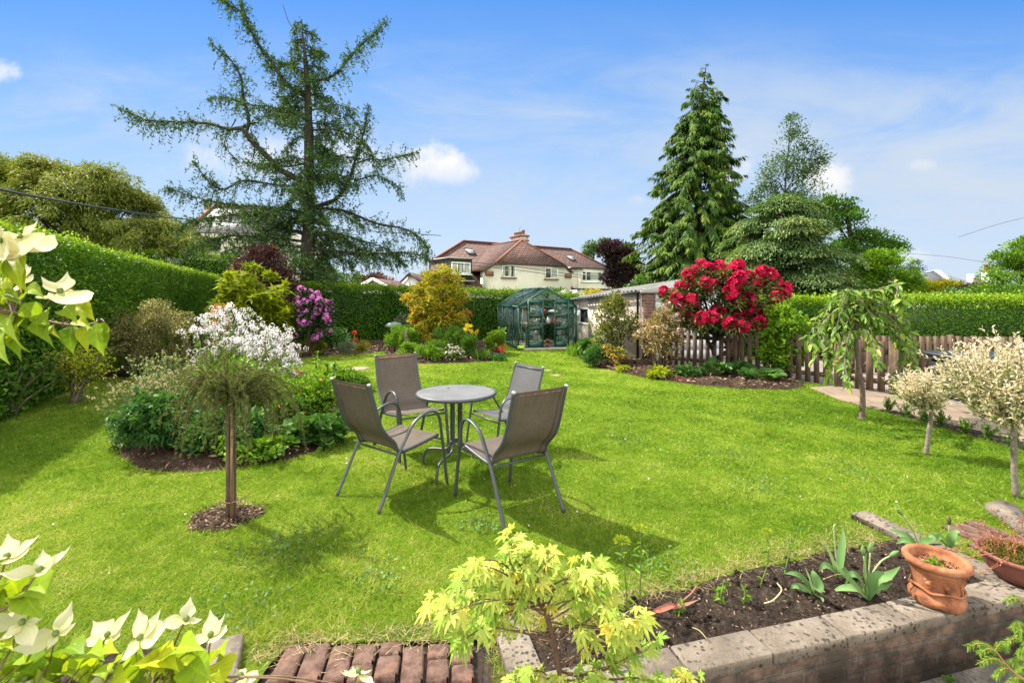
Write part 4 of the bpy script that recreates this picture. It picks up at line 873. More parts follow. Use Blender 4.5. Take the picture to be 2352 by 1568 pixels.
bottle('white bottle at the left end of the upper greenhouse shelf', .93, 15.4, 1.032, M_WPL)
bottle('blue bottle on the upper greenhouse shelf', 1.16, 15.4, 1.032, M_BLUEPL, .04, .22)
bottle('second blue bottle on the upper greenhouse shelf beside the red box', 1.27, 15.4, 1.032, M_BLUEPL, .05, .17)
def bag(label, x, y, z, d, m_, name='compost_bag', cat='bag'):
    c = empty(name, (x, y, z), label, cat); mb = MB(); n = 12
    th = np.linspace(0, 2 * math.pi, 17)[:-1]; prof = [(.25, 0), (1, .12), (1.04, .45), (.9, .8), (.55, .97), (.1, 1)]
    V = np.array([[(d[0] / 2 * r_ * math.copysign(abs(math.cos(a)) ** .6, math.cos(a)) * (1 + .06 * math.sin(3 * a + z_ * 7)), d[1] / 2 * r_ * math.copysign(abs(math.sin(a)) ** .6, math.sin(a)), d[2] * z_) for a in th] for r_, z_ in prof]); m2, n2 = V.shape[:2]
    i = np.arange(m2 - 1)[:, None] * n2; j = np.arange(n2)[None]; k = (j + 1) % n2
    mb.add(V.reshape(-1, 3), [np.stack([i + j, i + k, i + n2 + k, i + n2 + j], -1).reshape(-1, 4), [list(range(n2))[::-1], list(range((m2 - 1) * n2, m2 * n2))]]); mb.build('sack', m_, c, True); return c
bag('red bag lying on the upper greenhouse shelf', 1.42, 15.6, 1.032, (.18, .14, .11), M_REDPL)
bag('white bag lying at the right end of the upper greenhouse shelf', 1.66, 15.4, 1.032, (.30, .18, .09), M_WPL)
bag('green bag of pots on the greenhouse floor behind the right corner glass', 1.62, 14.5, .05, (.30, .26, .30), M_GARDGREEN)
pot_('pink tray pot on the lower greenhouse shelf', .93, 14.95, .712, .07, .09, M_WPL)
c = empty('seed_tray', (.66, 14.80, .712), 'yellow seed tray at the left end of the lower greenhouse shelf', 'tray'); mb = MB(); mb.box((0, 0, .02), (.16, .12, .03), bev=.005); mb.build('tray', simple('yellow_plastic', (.75, .62, .03), .4), c); mb = MB(); mb.box((0, 0, .04), (.17, .13, .008)); mb.build('rim', MATS['yellow_plastic'], c)
def can(label, x, y, z, m_, s=1.0, rz=0.0):
    c = empty('watering_can', (x, y, z), label, 'watering can', None, rz); c.scale = (s, s, s)
    mb = MB(); mb.lathe([(.001, .002), (.105, .002), (.11, .02), (.098, .20), (.075, .235), (.06, .24)], 20); mb.build('body', m_, c, True)
    mb = MB(); mb.tube(spline([(-.09, 0, .05), (-.17, 0, .13), (-.25, 0, .25)], 5), [.022] * 5 + [.016] * 5 + [.02], 8); mb.lathe([(.02, -.01), (.042, .012), (.001, .02)], 12, (-.255, 0, .26)); mb.build('spout', m_, c, True)
    mb = MB(); mb.tube(spline([(.10, 0, .08), (.18, 0, .16), (.14, 0, .28), (.02, 0, .315), (-.07, 0, .24)], 6), .012, 8); mb.build('handle', m_, c, True); return c
can('red watering can standing on the grass left of the greenhouse', at(1148, 800, 13.3)[0], 13.3, .0, M_REDPL, 1.0, .35)
can('red watering can on the greenhouse shelf beside the right corner', 1.56, 14.86, .712, M_REDPL, .62, 2.6)
can('grey watering can on the greenhouse shelf behind the right door', 1.36, 14.9, .712, M_STEEL, .7, .4)
bn = empty('waste_bin', (.87, 14.55, .05), 'silver bin with a black domed lid standing in the greenhouse doorway', 'bin')
mb = MB(); mb.lathe([(.001, .0), (.115, .0), (.118, .30), (.118, .34)], 28); mb.build('body', M_STEEL, bn, True)
mb = MB(); mb.lathe([(.121, .335), (.121, .38), (.10, .43), (.06, .465), (.001, .475)], 28); mb.build('lid', M_BLACK, bn, True)
mb = MB(); mb.lathe([(.001, .004), (.055, .002), (.06, -.004)], 16); o = mb.build('flap', M_STEEL, bn, True); o.location = (0, -.072, .44); o.rotation_euler = (R(50), 0, 0)
mb = MB(); mb.lathe([(.001, 0), (.10, 0), (.12, .07), (.11, .075), (.095, .01)], 20); o = mb.build('plastic_bowl', M_LIME); o.location = (.22, 13.98, .048); o.rotation_euler = (R(180), 0, 0); o.location.z = .125; tag(o, 'upturned lime green bowl on the step before the greenhouse', 'bowl')
for i, (x, y, dx, h_) in enumerate(((.30, 14.4, .12, 1.2), (.36, 14.5, -.06, 1.0), (.26, 14.6, .02, .9))):
    mb = MB(); mb.tube([(x, y, .06), (x + dx, y + .1, h_)], .007, 6); tag(mb.build('garden_cane', M_CANE), ['tallest bamboo cane leaning inside the left greenhouse door', 'bamboo cane leaning to the left inside the greenhouse', 'shortest bamboo cane inside the left greenhouse door'][i], 'cane', 'bamboo canes in the greenhouse')
mb = MB(); mb.box((0, 0, .22), (.10, .035, .44), bev=.006); mb.box((0, 0, .46), (.05, .03, .10)); o = mb.build('wooden_board', M_STAKE); o.location = (.62, 14.75, .05); tag(o, 'brown board standing left of the bin in the greenhouse', 'board')
mb = MB(); mb.prism([(-.06, 0, .10), (.06, 0, .10), (.05, 0, .20), (-.05, 0, .22)], (0, .01, 0)); mb.bar((0, .005, .0), (.0, .005, .11), .012, .012); o = mb.build('hand_trowel', M_BLUEPL); o.location = (.40, 14.3, .25); o.rotation_euler = (0, .3, 0); tag(o, 'small blue hand trowel behind the left greenhouse door', 'trowel')

# the whole greenhouse is turned a little on its plot
TG = R(13.6); gh.rotation_euler = (0, 0, TG)
for o in [o for o in bpy.data.objects if o not in before and o.parent is None and not (o.name.startswith('watering_can') and o.location.x < 0)]:
    dx, dy = o.location.x - XL, o.location.y - YF
    if o.type == 'MESH' and abs(o.location.x) < 1e-6 and abs(o.location.y) < 1e-6: dx, dy = -XL, -YF
    o.location.x = XL + dx * math.cos(TG) - dy * math.sin(TG); o.location.y = YF + dx * math.sin(TG) + dy * math.cos(TG); o.rotation_euler.z += TG
# ------------------------------------------------------------------ garage
GN, GF = np.array((3.12, 11.5)), np.array((1.98, 15.3)); gd = (GF - GN) / np.linalg.norm(GF - GN); gx = np.array((-gd[1], gd[0])); gx = gx if gx[0] > 0 else -gx
gg = empty('garage', (*GN, 0), 'pebbledashed garage with corrugated roof and white gable behind the shrubs', 'garage')
def gpt(a, b, z): p = GN + gx * a + gd * b; return (p[0], p[1], z)          # a across the front, b backwards
LB = np.linalg.norm(GF - GN); WA = 2.75; zn, zf = 1.70, 1.46
def gpart(mb, name, m_): return par(mb.build(name, m_), gg)
wy0, wy1, wz0, wz1 = 2.95, 3.62, .74, 1.20        # window opening in the side wall
mb = MB(); T_ = .12
for (b0, b1, z0, z1) in ((.02, wy0, 0, None), (wy1, LB, 0, None), (wy0, wy1, 0, wz0), (wy0, wy1, wz1, None)):
    t0 = zn + (zf - zn) * b0 / LB - .03 if z1 is None else z1; t1 = zn + (zf - zn) * b1 / LB - .03 if z1 is None else z1
    P = [gpt(0, b0, z0), gpt(0, b1, z0), gpt(0, b1, t1), gpt(0, b0, t0)]; mb.prism(P, (gx[0] * T_, gx[1] * T_, 0))
mb.prism([gpt(.12, LB, 0), gpt(WA, LB, 0), gpt(WA, LB, zf - .05), gpt(.12, LB, zf - .05)], (gd[0] * -.12, gd[1] * -.12, 0)); mb.prism([gpt(WA, .02, 0), gpt(WA, LB, 0), gpt(WA, LB, zf - .05), gpt(WA, .02, zn - .05)], (gx[0] * .12, gx[1] * .12, 0))
gpart(mb, 'pebbledash_wall', M_DASH)
mb = MB()
for a, b, c2, d2 in ((wy0, wz0, wy1, wz0), (wy0, wz1, wy1, wz1), (wy0, wz0, wy0, wz1), (wy1, wz0, wy1, wz1)):
    mb.bar(gpt(.03, a, b), gpt(.03, c2, d2), .10, .06)
fr_o = gpart(mb, 'window_frame', M_UPVC)
mb = MB(); mb.prism([gpt(.06, wy0, wz0), gpt(.06, wy1, wz0), gpt(.06, wy1, wz1), gpt(.06, wy0, wz1)], (gx[0] * .01, gx[1] * .01, 0)); gpart(mb, 'window_pane', M_WGLASS)
A_G = math.atan2(gx[1], gx[0])
def gbox(mb, a0, a1, b0, b1, z0, z1): c = gpt((a0 + a1) / 2, (b0 + b1) / 2, (z0 + z1) / 2); mb.box(c, (a1 - a0, b1 - b0, z1 - z0), A_G)
mb = MB(); gbox(mb, 0.003, .32, -.06, .02, 0, zn - .04); o = mb.build('brick_pier', M_GARBRICK); reorient(o, A_G, Vector((*GN, 0))); par(o, gg)
mb = MB(); gbox(mb, WA - .3, WA + .12, -.06, .02, 0, zn - .04); o = mb.build('brick_pier', M_GARBRICK); reorient(o, A_G, Vector((*GN, 0))); par(o, gg)
mb = MB(); 
for i in range(7): gbox(mb, .33, WA - .31, -.03 - .006 * (i % 2), .02, .02 + i * .235, .25 + i * .235)
gpart(mb, 'garage_door', M_WHITEDR)
mb = MB(); zr = zn + .31
mb.prism([gpt(-.12, -.10, zn - .05), gpt(WA + .2, -.10, zn - .05), gpt(WA + .2, -.10, zn + .03), gpt(WA / 2, -.10, zr), gpt(-.12, -.10, zn + .03)], (gd[0] * .03, gd[1] * .03, 0)); gpart(mb, 'gable_board', M_WHITEDR)
mb = MB(); nc_ = 92
for s, a_e in ((0, -.13), (1, WA + .22)):
    P = []; 
    bs = np.linspace(-.14, LB + .12, nc_)
    for i, b_ in enumerate(bs):
        dz = (zf - zn) * max(b_, 0) / LB + .022 * math.sin(i * math.pi / 2 + .4)
        P += [gpt(a_e, b_, zn + .012 + dz), gpt(WA / 2 + (.05 if s == 0 else -.05), b_, zr + .012 + dz)]
    i = np.arange(nc_ - 1) * 2; mb.add(P, [np.stack([i, i + 2, i + 3, i + 1], 1)])
o = gpart(mb, 'corrugated_roof', M_FIBRO)
mb = MB(); mb.tube([gpt(-.15, -.1, zn - .035), gpt(-.15, LB + .1, zf - .035)], .032, 8)
gpart(mb, 'gutter', M_GUTTER); mb = MB(); mb.tube([gpt(-.05, .12, .02), gpt(-.05, .12, zn - .08), gpt(-.14, .05, zn - .04)], .028, 8); gpart(mb, 'downpipe', M_GUTTER)

# ------------------------------------------------------------------ houses
def roof_obj(name, polys, m_, parent, th=.12):
    """roof planes with real thickness; each carries its own eaves-wise coordinates for the tile courses"""
    V, F4, UV = [], {}, []
    for P in polys:
        P = [Vector(p) for p in P]; n_ = (P[1] - P[0]).cross(P[2] - P[0]).normalized()
        if n_.z < 0: P = P[::-1]; n_ = -n_
        e = Vector((0, 0, 1)).cross(n_).normalized() if abs(n_.z) < .999 else Vector((1, 0, 0)); up = n_.cross(e)
        k0 = len(V); m2 = len(P)
        for off in (0, -th):
            for p in P: q = p + n_ * off; V.append(tuple(q)); UV.append((q.dot(e), q.dot(up), 0))
        fs = [list(range(k0, k0 + m2)), list(range(k0 + m2, k0 + 2 * m2))[::-1]]
        for f in fs: F4.setdefault(m2, []).append(f)
        for i in range(m2): F4.setdefault(4, []).append([k0 + i, k0 + m2 + i, k0 + m2 + (i + 1) % m2, k0 + (i + 1) % m2])
    o = make(name, V, list(F4.values()), m_, None); at_ = o.data.attributes.new('ruv', 'FLOAT_VECTOR', 'POINT')
    order = np.asarray(UV, np.float32); at_.data.foreach_set('vector', order.ravel()); return par(o, parent)
AH = R(35); hu = np.array((math.cos(AH), math.sin(AH))); hb = np.array((-hu[1], hu[0])); H0 = np.array((1.67, 46.0))
def hw(s, b, z): p = H0 + hu * s + hb * b; return np.array((p[0], p[1], z))
def hp(xd, yd, b):          # where a sight line meets the plane b metres behind the front of the house
    k = (xd - 1176) / F; q = H0 + hb * b; s = (k * q[1] - q[0]) / (hu[0] - k * hu[1]); Y = q[1] + hu[1] * s
    return s, H - (yd - 680) / F * Y
hs = empty('red_roofed_house', (*hw(0, 4, 0)[:2], -.6), 'cream rendered house with red tiled roof and brick chimney beyond the hedge', 'house')
hpart = lambda mb, name, m_: par(mb.build(name, m_), hs)
ZM = lambda b: 2.04 + .73 * b
RB = 7.2; ZRG = ZM(RB)
eL, eR, ze = -3.98, 4.5, 4.58
fL, fR = -4.95, 5.30
_, zL = hp(1116, 618, 0); _, zRr = hp(1311, 628, 0); zL = 3.9; zRr = 3.95
mb = MB()
mb.prism([hw(fL, 0, -1), hw(fR, 0, -1), hw(fR, 0, zRr - .1), hw(eR - .08, 0, ze - .06), hw(eL + .08, 0, ze - .06), hw(fL, 0, zL - .1)], tuple(hb * .9) + (0,))
mb.prism([hw(-10, .5, -1), hw(fL + .02, .5, -1), hw(fL + .02, .5, 2.2), hw(-10, .5, 2.2)], tuple(hb * 3) + (0,)); mb.prism([hw(-8.5, 3.4, -1), hw(fL + .02, 3.4, -1), hw(fL + .02, 3.4, 2.2), hw(-8.5, 3.4, 2.2)], tuple(hb * 9) + (0,))
mb.prism([hw(-8.45, 3.7, -1), hw(-5.0, 10.7, -1), hw(-5.0, 10.5, 4.4), hw(-8.45, 3.9, 4.4)], tuple(hu * .3) + (0,))
wl_ = mb.build('rendered_wall', M_RENDER); par(wl_, hs)
s1, z1 = 11.8, ZRG
roof_obj('main_roof', [[hw(-10.3, .28, ZM(.28)), hw(13.8, .28, ZM(.28)), hw(15.6, 3.4, ZM(3.4)), hw(s1, RB, ZRG), hw(-3.2, RB, ZRG), hw(-8.75, 3.6, ZM(3.6))],
                       [hw(-3.2, RB + .001, ZRG), hw(s1, RB + .001, ZRG), hw(15.6, 11, ZM(3.4)), hw(13.8, 14.1, ZM(.28)), hw(-4.0, 14.1, ZM(.28)), hw(-5.3, 10.8, ZM(3.6))],
                       [hw(-8.75, 3.6, ZM(3.6)), hw(-3.2, RB, ZRG), hw(-5.3, 10.8, ZM(3.6))], [hw(15.6, 3.4, ZM(3.4)), hw(15.6, 11, ZM(3.4)), hw(s1, RB, ZRG)]], M_ROOF, hs)
aS, aB, aZ = .26, 1.6, 7.05; sl = (aZ - ze) / (aS - eL)
pl = [[hw(eL, -.22, ze), hw(eR, -.22, ze), hw(aS, aB, aZ)],
      [hw(fL - .25, -.2, ze - (eL - fL + .25) * sl), hw(eL, -.2, ze), hw(aS, aB, aZ), hw(aS, RB + .5, aZ), hw(fL - .25, RB - 2.5, ze - (eL - fL + .25) * sl)],
      [hw(fR + .25, -.2, ze - (fR + .25 - eR) * sl), hw(fR + .25, RB - 2.5, ze - (fR + .25 - eR) * sl), hw(aS, RB + .5, aZ), hw(aS, aB, aZ), hw(eR, -.2, ze)]]
roof_obj('bay_roof', [[p + np.array((0, 0, .05)) for p in P] for P in pl], M_ROOF, hs)
mb = MB()
for a, b_ in ((hw(eL, -.22, ze), hw(aS, aB, aZ)), (hw(eR, -.22, ze), hw(aS, aB, aZ)), (hw(-8.75, 3.6, ZM(3.6)), hw(-3.2, RB, ZRG)), (hw(-3.2, RB, ZRG), hw(s1, RB, ZRG)), (hw(15.6, 3.4, ZM(3.4)), hw(s1, RB, ZRG)), (hw(aS, aB, aZ), hw(aS, RB, aZ))): mb.bar(a + (0, 0, .07), b_ + (0, 0, .07), .22, .12)
hpart(mb, 'ridge_tiles', M_RIDGE)
mb = MB(); mb.bar(hw(eL, -.27, ze - .08), hw(eR, -.27, ze - .08), .10, .10); mb.bar(hw(-10.3, .20, 2.2), hw(fL - .1, .20, 2.2), .10, .10); mb.bar(hw(-10.3, .3, 2.2), hw(-8.75, 3.6, ZM(3.6) - .15), .06, .30); mb.bar(hw(-8.72, 3.6, 4.55), hw(-5.3, 10.8, 4.55), .06, .2); hpart(mb, 'gutter', M_GUTTER)
for sgn, s_ in ((-1, fL), (1, fR)):
    mb = MB(); p = hw(s_ - sgn * .38, -.06, 3.62); mb.box(p, (.85, .10, .42), AH); hpart(mb, 'brick_corbel', M_RIDGE)
mb = MB(); mb.tube([hw(fL - .3, .12, -1), hw(fL - .3, .12, 2.2)], .05, 6); mb.tube([hw(fL + .1, -.1, 2.0), hw(fL - .12, -.12, 2.4), hw(fL - .35, -.12, 3.6)], .09, 6); hpart(mb, 'downpipe', M_LEAD)
def hwin(xa, ya, xb, yb, b, mull, sill=True, curtain=None, zov=None, name='window'):
    (sa, za), (sb, zb) = hp(xa, ya, b), hp(xb, yb, b)
    zt, zz = (za, zb) if zov is None else zov; t_ = .075
    fo = MB(); fb = b - .03; fo.bar(hw(sa, fb, zt), hw(sb, fb, zt), .09, t_); fo.bar(hw(sa, fb, zz), hw(sb, fb, zz), .09, t_)
    for q in [0, 1] + list(mull):
        s_ = sa + (sb - sa) * q; fo.bar(hw(s_, fb - .002, zz), hw(s_, fb - .002, zt), t_ if q not in (0, 1) else .09, .09)
    fo.bar(hw(sa, fb + .001, zt - (zt - zz) * .28), hw(sa + (sb - sa) * (mull[0] if mull else 1), fb + .001, zt - (zt - zz) * .28), .06, .05)
    f_o = hpart(fo, name, M_UPVC); g_ = MB(); g_.prism([hw(sa, fb + .01, zz), hw(sb, fb + .01, zz), hw(sb, fb + .01, zt), hw(sa, fb + .01, zt)], tuple(hb * .012) + (0,))
    o = g_.build('pane', M_WGLASS); o.parent = f_o
    if curtain:
        for q0, q1 in curtain:
            c_ = MB(); P = [hw(sa + (sb - sa) * (q0 + (q1 - q0) * i / 12), fb + .004 - .004 * (i % 2), 0) for i in range(13)]
            for i in range(12): c_.add([(*P[i][:2], zz + .05), (*P[i + 1][:2], zz + .05), (*P[i + 1][:2], zt - .04), (*P[i][:2], zt - .04)], [[[0, 1, 2, 3]]])
            o = c_.build('curtain', M_CURT); o.parent = f_o
    if sill:
        m2 = MB(); m2.bar(hw(sa - .15, b - .08, zz - .12), hw(sb + .15, b - .08, zz - .12), .16, .10); o = m2.build('sill', M_RIDGE if sill == 1 else M_UPVC); o.parent = f_o
    return f_o
zx = lambda X: (1060 + X / 4.704) * .91875
zy = lambda Y: (560 + Y / 4.704) * .91875
hwin(zx(918), zy(490), zx(1072), zy(622), 0, (.64,), 1, [(.03, .22), (.46, .62), (.84, .98)])
hwin(zx(1425), zy(520), zx(1565), zy(640), 0, (.48,), 1, [(.55, .95)])
hwin(zx(850), zy(797), zx(1118), zy(850), 0, (.26, .78), 0)
# dormer
(da, zt), (db_, zb_) = hp(zx(302), zy(402), .7), hp(zx(564), zy(664), .7)
mb = MB(); mb.prism([hw(da, .7, zb_), hw(db_, .7, zb_), hw(db_, .7, zt), hw(da, .7, zt)], tuple(hb * 4.2) + (0,)); hpart(mb, 'dormer', M_DKWOOD)
mb = MB(); mb.prism([hw(da - .15, .55, zt), hw(db_ + .15, .55, zt), hw(db_ + .15, .55, zt + .12), hw(da - .15, .55, zt + .12)], tuple(hb * 4.6) + (0,)); mb.bar(hw(da - .1, .5, zb_ - .05), hw(db_ + .1, .5, zb_ - .05), .3, .10); hpart(mb, 'dormer_roof', M_LEAD)
mb = MB(); ns_ = 18
for i in range(ns_): s_ = da + (db_ - da) * (i + .5) / ns_; mb.bar(hw(s_, .675, zb_ + .02), hw(s_, .675, zt - .02), .02, (db_ - da) / ns_ * .8)
hpart(mb, 'dormer_boards', M_DKWOOD)
hwin(zx(325), zy(450), zx(540), zy(580), .65, (.30, .66), 2, [(.02, .24), (.72, .98), (.40, .58)], name='dormer_window')
def sky_light(X, Y):
    k = (zx(X) - 1176) / F; kz = (680 - zy(Y)) / F; s_ = b_ = None
    for b_ in np.linspace(.3, 7, 300):
        s_, z_ = hp(zx(X), zy(Y), b_)
        if z_ <= ZM(b_): break
    q = math.atan(.73); mb = MB()
    def L(ds, dt, up): return hw(s_ + ds, b_ + dt * math.cos(q) - up * math.sin(q), ZM(b_) + dt * math.sin(q) + up * math.cos(q))
    for p0, p1 in (((-.42, -.5), (.42, -.5)), ((-.42, .5), (.42, .5)), ((-.42, -.5), (-.42, .5)), ((.42, -.5), (.42, .5))): mb.bar(L(*p0, .06), L(*p1, .06), .10, .10)
    f_o = hpart(mb, 'skylight', M_GUTTER); g_ = MB(); g_.prism([L(-.4, -.48, .06), L(.4, -.48, .06), L(.4, .48, .06), L(-.4, .48, .06)], tuple(L(0, 0, .02) - L(0, 0, 0))); o = g_.build('pane', M_LEAD); o.parent = f_o
sky_light(536, 325); sky_light(1722, 400)
# chimney
cc = hw(1.2, 5.2, 0); zt_ = 1.57 + (680 - 541) / F * cc[1]
cc2 = at(1193, 680, cc[1]); cc = np.array((cc2[0], cc2[1], 0))
mb = MB(); mb.box((cc[0], cc[1], (5.5 + zt_) / 2), (.95, 1.9, zt_ - 5.5), AH); o = mb.build('chimney', M_CHIMB); reorient(o, AH, Vector((*cc[:2], 0))); par(o, hs)
mb = MB(); mb.box((cc[0], cc[1], zt_ - .12), (1.15, 2.1, .16), AH); mb.box((cc[0], cc[1], zt_ - .62), (1.1, 2.05, .12), AH); par(mb.build('chimney_cap', M_RIDGE), hs)
for dy, h_ in ((-.7, .55), (-.22, .42), (.25, .42), (.7, .42)):
    mb = MB(); p = cc[:2] + hb * dy; mb.lathe([(.17, 0), (.15, h_ * .8), (.18, h_ * .84), (.18, h_), (.12, h_), (.12, .1)], 12, (p[0], p[1], zt_ - .05)); par(mb.build('chimney_pot', M_RIDGE), hs)
mb = MB(); mb.tube([(cc[0], cc[1], zt_), (cc[0], cc[1], zt_ + 1.0)], .015, 4); mb.tube([(cc[0], cc[1], zt_ + .8), (cc[0] + .2, cc[1], zt_ + .95)], .01, 4); par(mb.build('aerial', M_GUTTER), hs)
# flat roofed extension
bE = .1
(sa, zt), (sb, _) = hp(zx(1815), zy(525), bE), hp(zx(2255), zy(545), bE)
zlow = hp(zx(1815), zy(760), bE)[1]
mb = MB(); mb.prism([hw(sa, bE, -1), hw(sb, bE, -1), hw(sb, bE, zt), hw(sa, bE, zt)], tuple(hb * 4.5) + (0,)); mb.prism([hw(sa - .75, bE + 1.2, 1), hw(sa + .01, bE + .02, 1), hw(sa + .01, bE + .02, zt - .02), hw(sa - .75, bE + 1.2, zt - .02)], tuple(hb * 2) + (0,)); hpart(mb, 'extension_wall', M_RENDER)
mb = MB(); mb.prism([hw(sa - .2, bE - .3, zt + .01), hw(sb + .5, bE - .3, zt + .01), hw(sb + .5, bE + 4.4, zt + .01), hw(sa - 1.0, bE + 1.4, zt + .01)], (0, 0, .16)); hpart(mb, 'extension_roof', M_GUTTER)
hwin(zx(1855), zy(558), zx(2143), zy(672), bE, (.16, .80), 2, [(.34, .66)])
mb = MB(); (sc, zc), (sd_, _) = hp(zx(1730), zy(765), -.5), hp(zx(2200), zy(750), -.5)
mb.prism([hw(fR + .35, -.3, -1), hw(sd_ + .5, -.3, -1), hw(sd_ + .5, -.3, zc - .05), hw(fR + .35, -.3, zc - .05)], tuple(hb * .35) + (0,)); hpart(mb, 'lean_to_wall', M_RENDER)
mb = MB(); mb.prism([hw(fR + .30, -.45, zc - .04), hw(sd_ + .6, -.45, zc - .04), hw(sd_ + .6, -.45, zc + .10), hw(fR + .30, -.45, zc + .10)], tuple(hb * .5) + (0,)); hpart(mb, 'lean_to_roof', M_DKWOOD)

def gable_house(name, label, xl, xr, xm, yt, ye, D, m_w, wins=(), depth=9, cat='house', roofm=None):
    h = empty(name, (*at(xm, 680, D)[:2], -.5), label, cat); a, b_, t_ = at(xl, ye, D), at(xr, ye, D), at(xm, yt, D); zb = -1
    mb = MB(); mb.prism([(a[0], D, zb), (b_[0], D, zb), (b_[0], D, b_[2] - .05), (t_[0], D, t_[2] - .05), (a[0], D, a[2] - .05)], (0, depth, 0)); par(mb.build('wall', m_w), h)
    sl1 = (t_[2] - a[2]) / (t_[0] - a[0]); e1 = .35
    P = [[(a[0] - e1, D - .35, a[2] - e1 * sl1), (t_[0], D - .35, t_[2]), (t_[0], D + depth, t_[2]), (a[0] - e1, D + depth, a[2] - e1 * sl1)]]
    sl2 = (t_[2] - b_[2]) / (b_[0] - t_[0]); P.append([(b_[0] + e1, D - .35, b_[2] - e1 * sl2), (t_[0], D - .35, t_[2]), (t_[0], D + depth, t_[2]), (b_[0] + e1, D + depth, b_[2] - e1 * sl2)])
    roof_obj('roof', [[np.array(p) + (0, 0, .08) for p in q] for q in P], roofm or M_ROOF, h)
    mb = MB(); mb.bar((a[0] - e1, D - .37, a[2] - e1 * sl1 - .02), (t_[0], D - .37, t_[2] - .02), .05, .26); mb.bar((b_[0] + e1, D - .37, b_[2] - e1 * sl2 - .02), (t_[0], D - .37, t_[2] - .02), .05, .26); par(mb.build('barge_board', M_DKWOOD if m_w is M_WRENDER else M_UPVC), h)
    for (x0, y0, x1, y1) in wins:
        p, q = at(x0, y0, D), at(x1, y1, D); mb = MB()
        for r_ in ((p[0], p[2], q[0], p[2]), (p[0], q[2], q[0], q[2]), (p[0], p[2], p[0], q[2]), (q[0], p[2], q[0], q[2]), ((p[0] + q[0]) / 2, p[2], (p[0] + q[0]) / 2, q[2])): mb.bar((r_[0], D - .04, r_[1]), (r_[2], D - .04, r_[3]), .10, .08)
        f_ = par(mb.build('window', M_UPVC), h); g_ = MB(); g_.box(((p[0] + q[0]) / 2, D - .01, (p[2] + q[2]) / 2), (q[0] - p[0], .015, p[2] - q[2])); o = g_.build('pane', M_LEAD); o.parent = f_
    return h
gable_house('bungalow', 'low cream gabled bungalow just above the back hedge, left of the white gable', 802, 918, 858, 640, 672, 42, M_RENDER, [(850, 660, 866, 690)])
wh = gable_house('white_house', 'white gabled house with black bargeboards left of the golden pieris', 904, 985, 943, 627, 664, 52, M_WRENDER, [(918, 656, 938, 690)])
mb = MB(); p = at(908, 640, 50); mb.tube([(p[0], 50, 1), (p[0], 50, p[2] + .4)], .09, 8); par(mb.build('flue', M_LEAD), wh)
# slate roofed house behind the larch
sh = empty('slate_roofed_house', (*at(560, 680, 33)[:2], -.5), 'cream house with grey slate hipped roof seen through the larch', 'house')
def q3(x, y, D): return tuple(at(x, y, D))
mb = MB(); a, b_ = at(440, 528, 33), at(668, 528, 36); mb.prism([(a[0], 33, -1), (b_[0], 36, -1), (b_[0], 36, b_[2] - .1), (a[0], 33, a[2] - .1)], (-1, 8, 0)); par(mb.build('wall', M_RENDER), sh)
roof_obj('roof', [[q3(425, 532, 32.4), q3(680, 536, 35.6), q3(622, 480, 39.5), q3(490, 473, 37)], [q3(425, 532, 32.4), q3(490, 473, 37), q3(440, 530, 41)]], M_SLATE, sh)
mb = MB(); mb.bar(q3(490, 472, 37), q3(622, 479, 39.5), .25, .2); mb.bar(q3(490, 472, 37), q3(425, 531, 32.4), .22, .16); par(mb.build('ridge_tiles', M_RIDGE), sh)
p = at(481, 470, 38); mb = MB(); mb.box((p[0], 38, p[2] - .6), (.5, .5, 1.4)); mb.lathe([(.14, 0), (.12, .3), (.15, .34), (.001, .34)], 10, (p[0], 38, p[2] + .1)); par(mb.build('chimney', M_RIDGE), sh)
for x0 in (470, 560):
    p, q = at(x0, 548, 34), at(x0 + 42, 575, 34); mb = MB(); mb.box(((p[0] + q[0]) / 2, 33.0 + (x0 - 440) * .013 + .2, (p[2] + q[2]) / 2), (q[0] - p[0], .5, p[2] - q[2]), R(22)); par(mb.build('window', M_WGLASS), sh)
# bungalow and far chimneyed house on the right
bg_ = empty('grey_roofed_bungalow', (*at(2180, 680, 50)[:2], -.5), 'bungalow with grey tiled hipped roof and pale ridge beyond the far hedge', 'house')
roof_obj('roof', [[q3(2095, 662, 47), q3(2215, 668, 49), q3(2153, 622, 52), q3(2120, 628, 53)], [q3(2215, 668, 49), q3(2272, 664, 57), q3(2153, 622, 52)], [q3(2095, 662, 47), q3(2120, 628, 53), q3(2060, 650, 58)]], M_SLATE, bg_)
mb = MB(); mb.bar(q3(2153, 621, 51.9), q3(2213, 667, 48.9), .75, .12); mb.bar(q3(2153, 621, 51.9), q3(2120, 627, 52.9), .25, .12); par(mb.build('hip_ridge', M_LEAD), bg_)
mb = MB(); a, b_ = at(2100, 668, 47.3), at(2212, 670, 49.2); mb.prism([(a[0], a[1], -1), (b_[0], b_[1], -1), (b_[0], b_[1], b_[2]), (a[0], a[1], a[2])], (1, 7, 0)); par(mb.build('wall', M_RENDER), bg_)
fh = empty('far_red_roofed_house', (*at(2255, 680, 80)[:2], -.5), 'distant red roofed house with a white chimney stack behind the bungalow', 'house')
roof_obj('roof', [[q3(2220, 652, 80), q3(2300, 668, 80), q3(2290, 640, 84), q3(2232, 638, 84)], [q3(2300, 668, 80), q3(2310, 664, 90), q3(2290, 640, 84)]], M_ROOF, fh)
mb = MB(); a, b_ = at(2225, 662, 80.5), at(2298, 668, 80.5); mb.prism([(a[0], 80.5, -1), (b_[0], 80.5, -1), (b_[0], 80.5, b_[2]), (a[0], 80.5, a[2])], (0, 8, 0)); par(mb.build('wall', M_RENDER), fh)
p = at(2267, 640, 82); mb = MB(); mb.box((p[0], 82, p[2] - .2), (1.0, 1.0, 3.0)); par(mb.build('chimney_stack', M_WRENDER), fh)
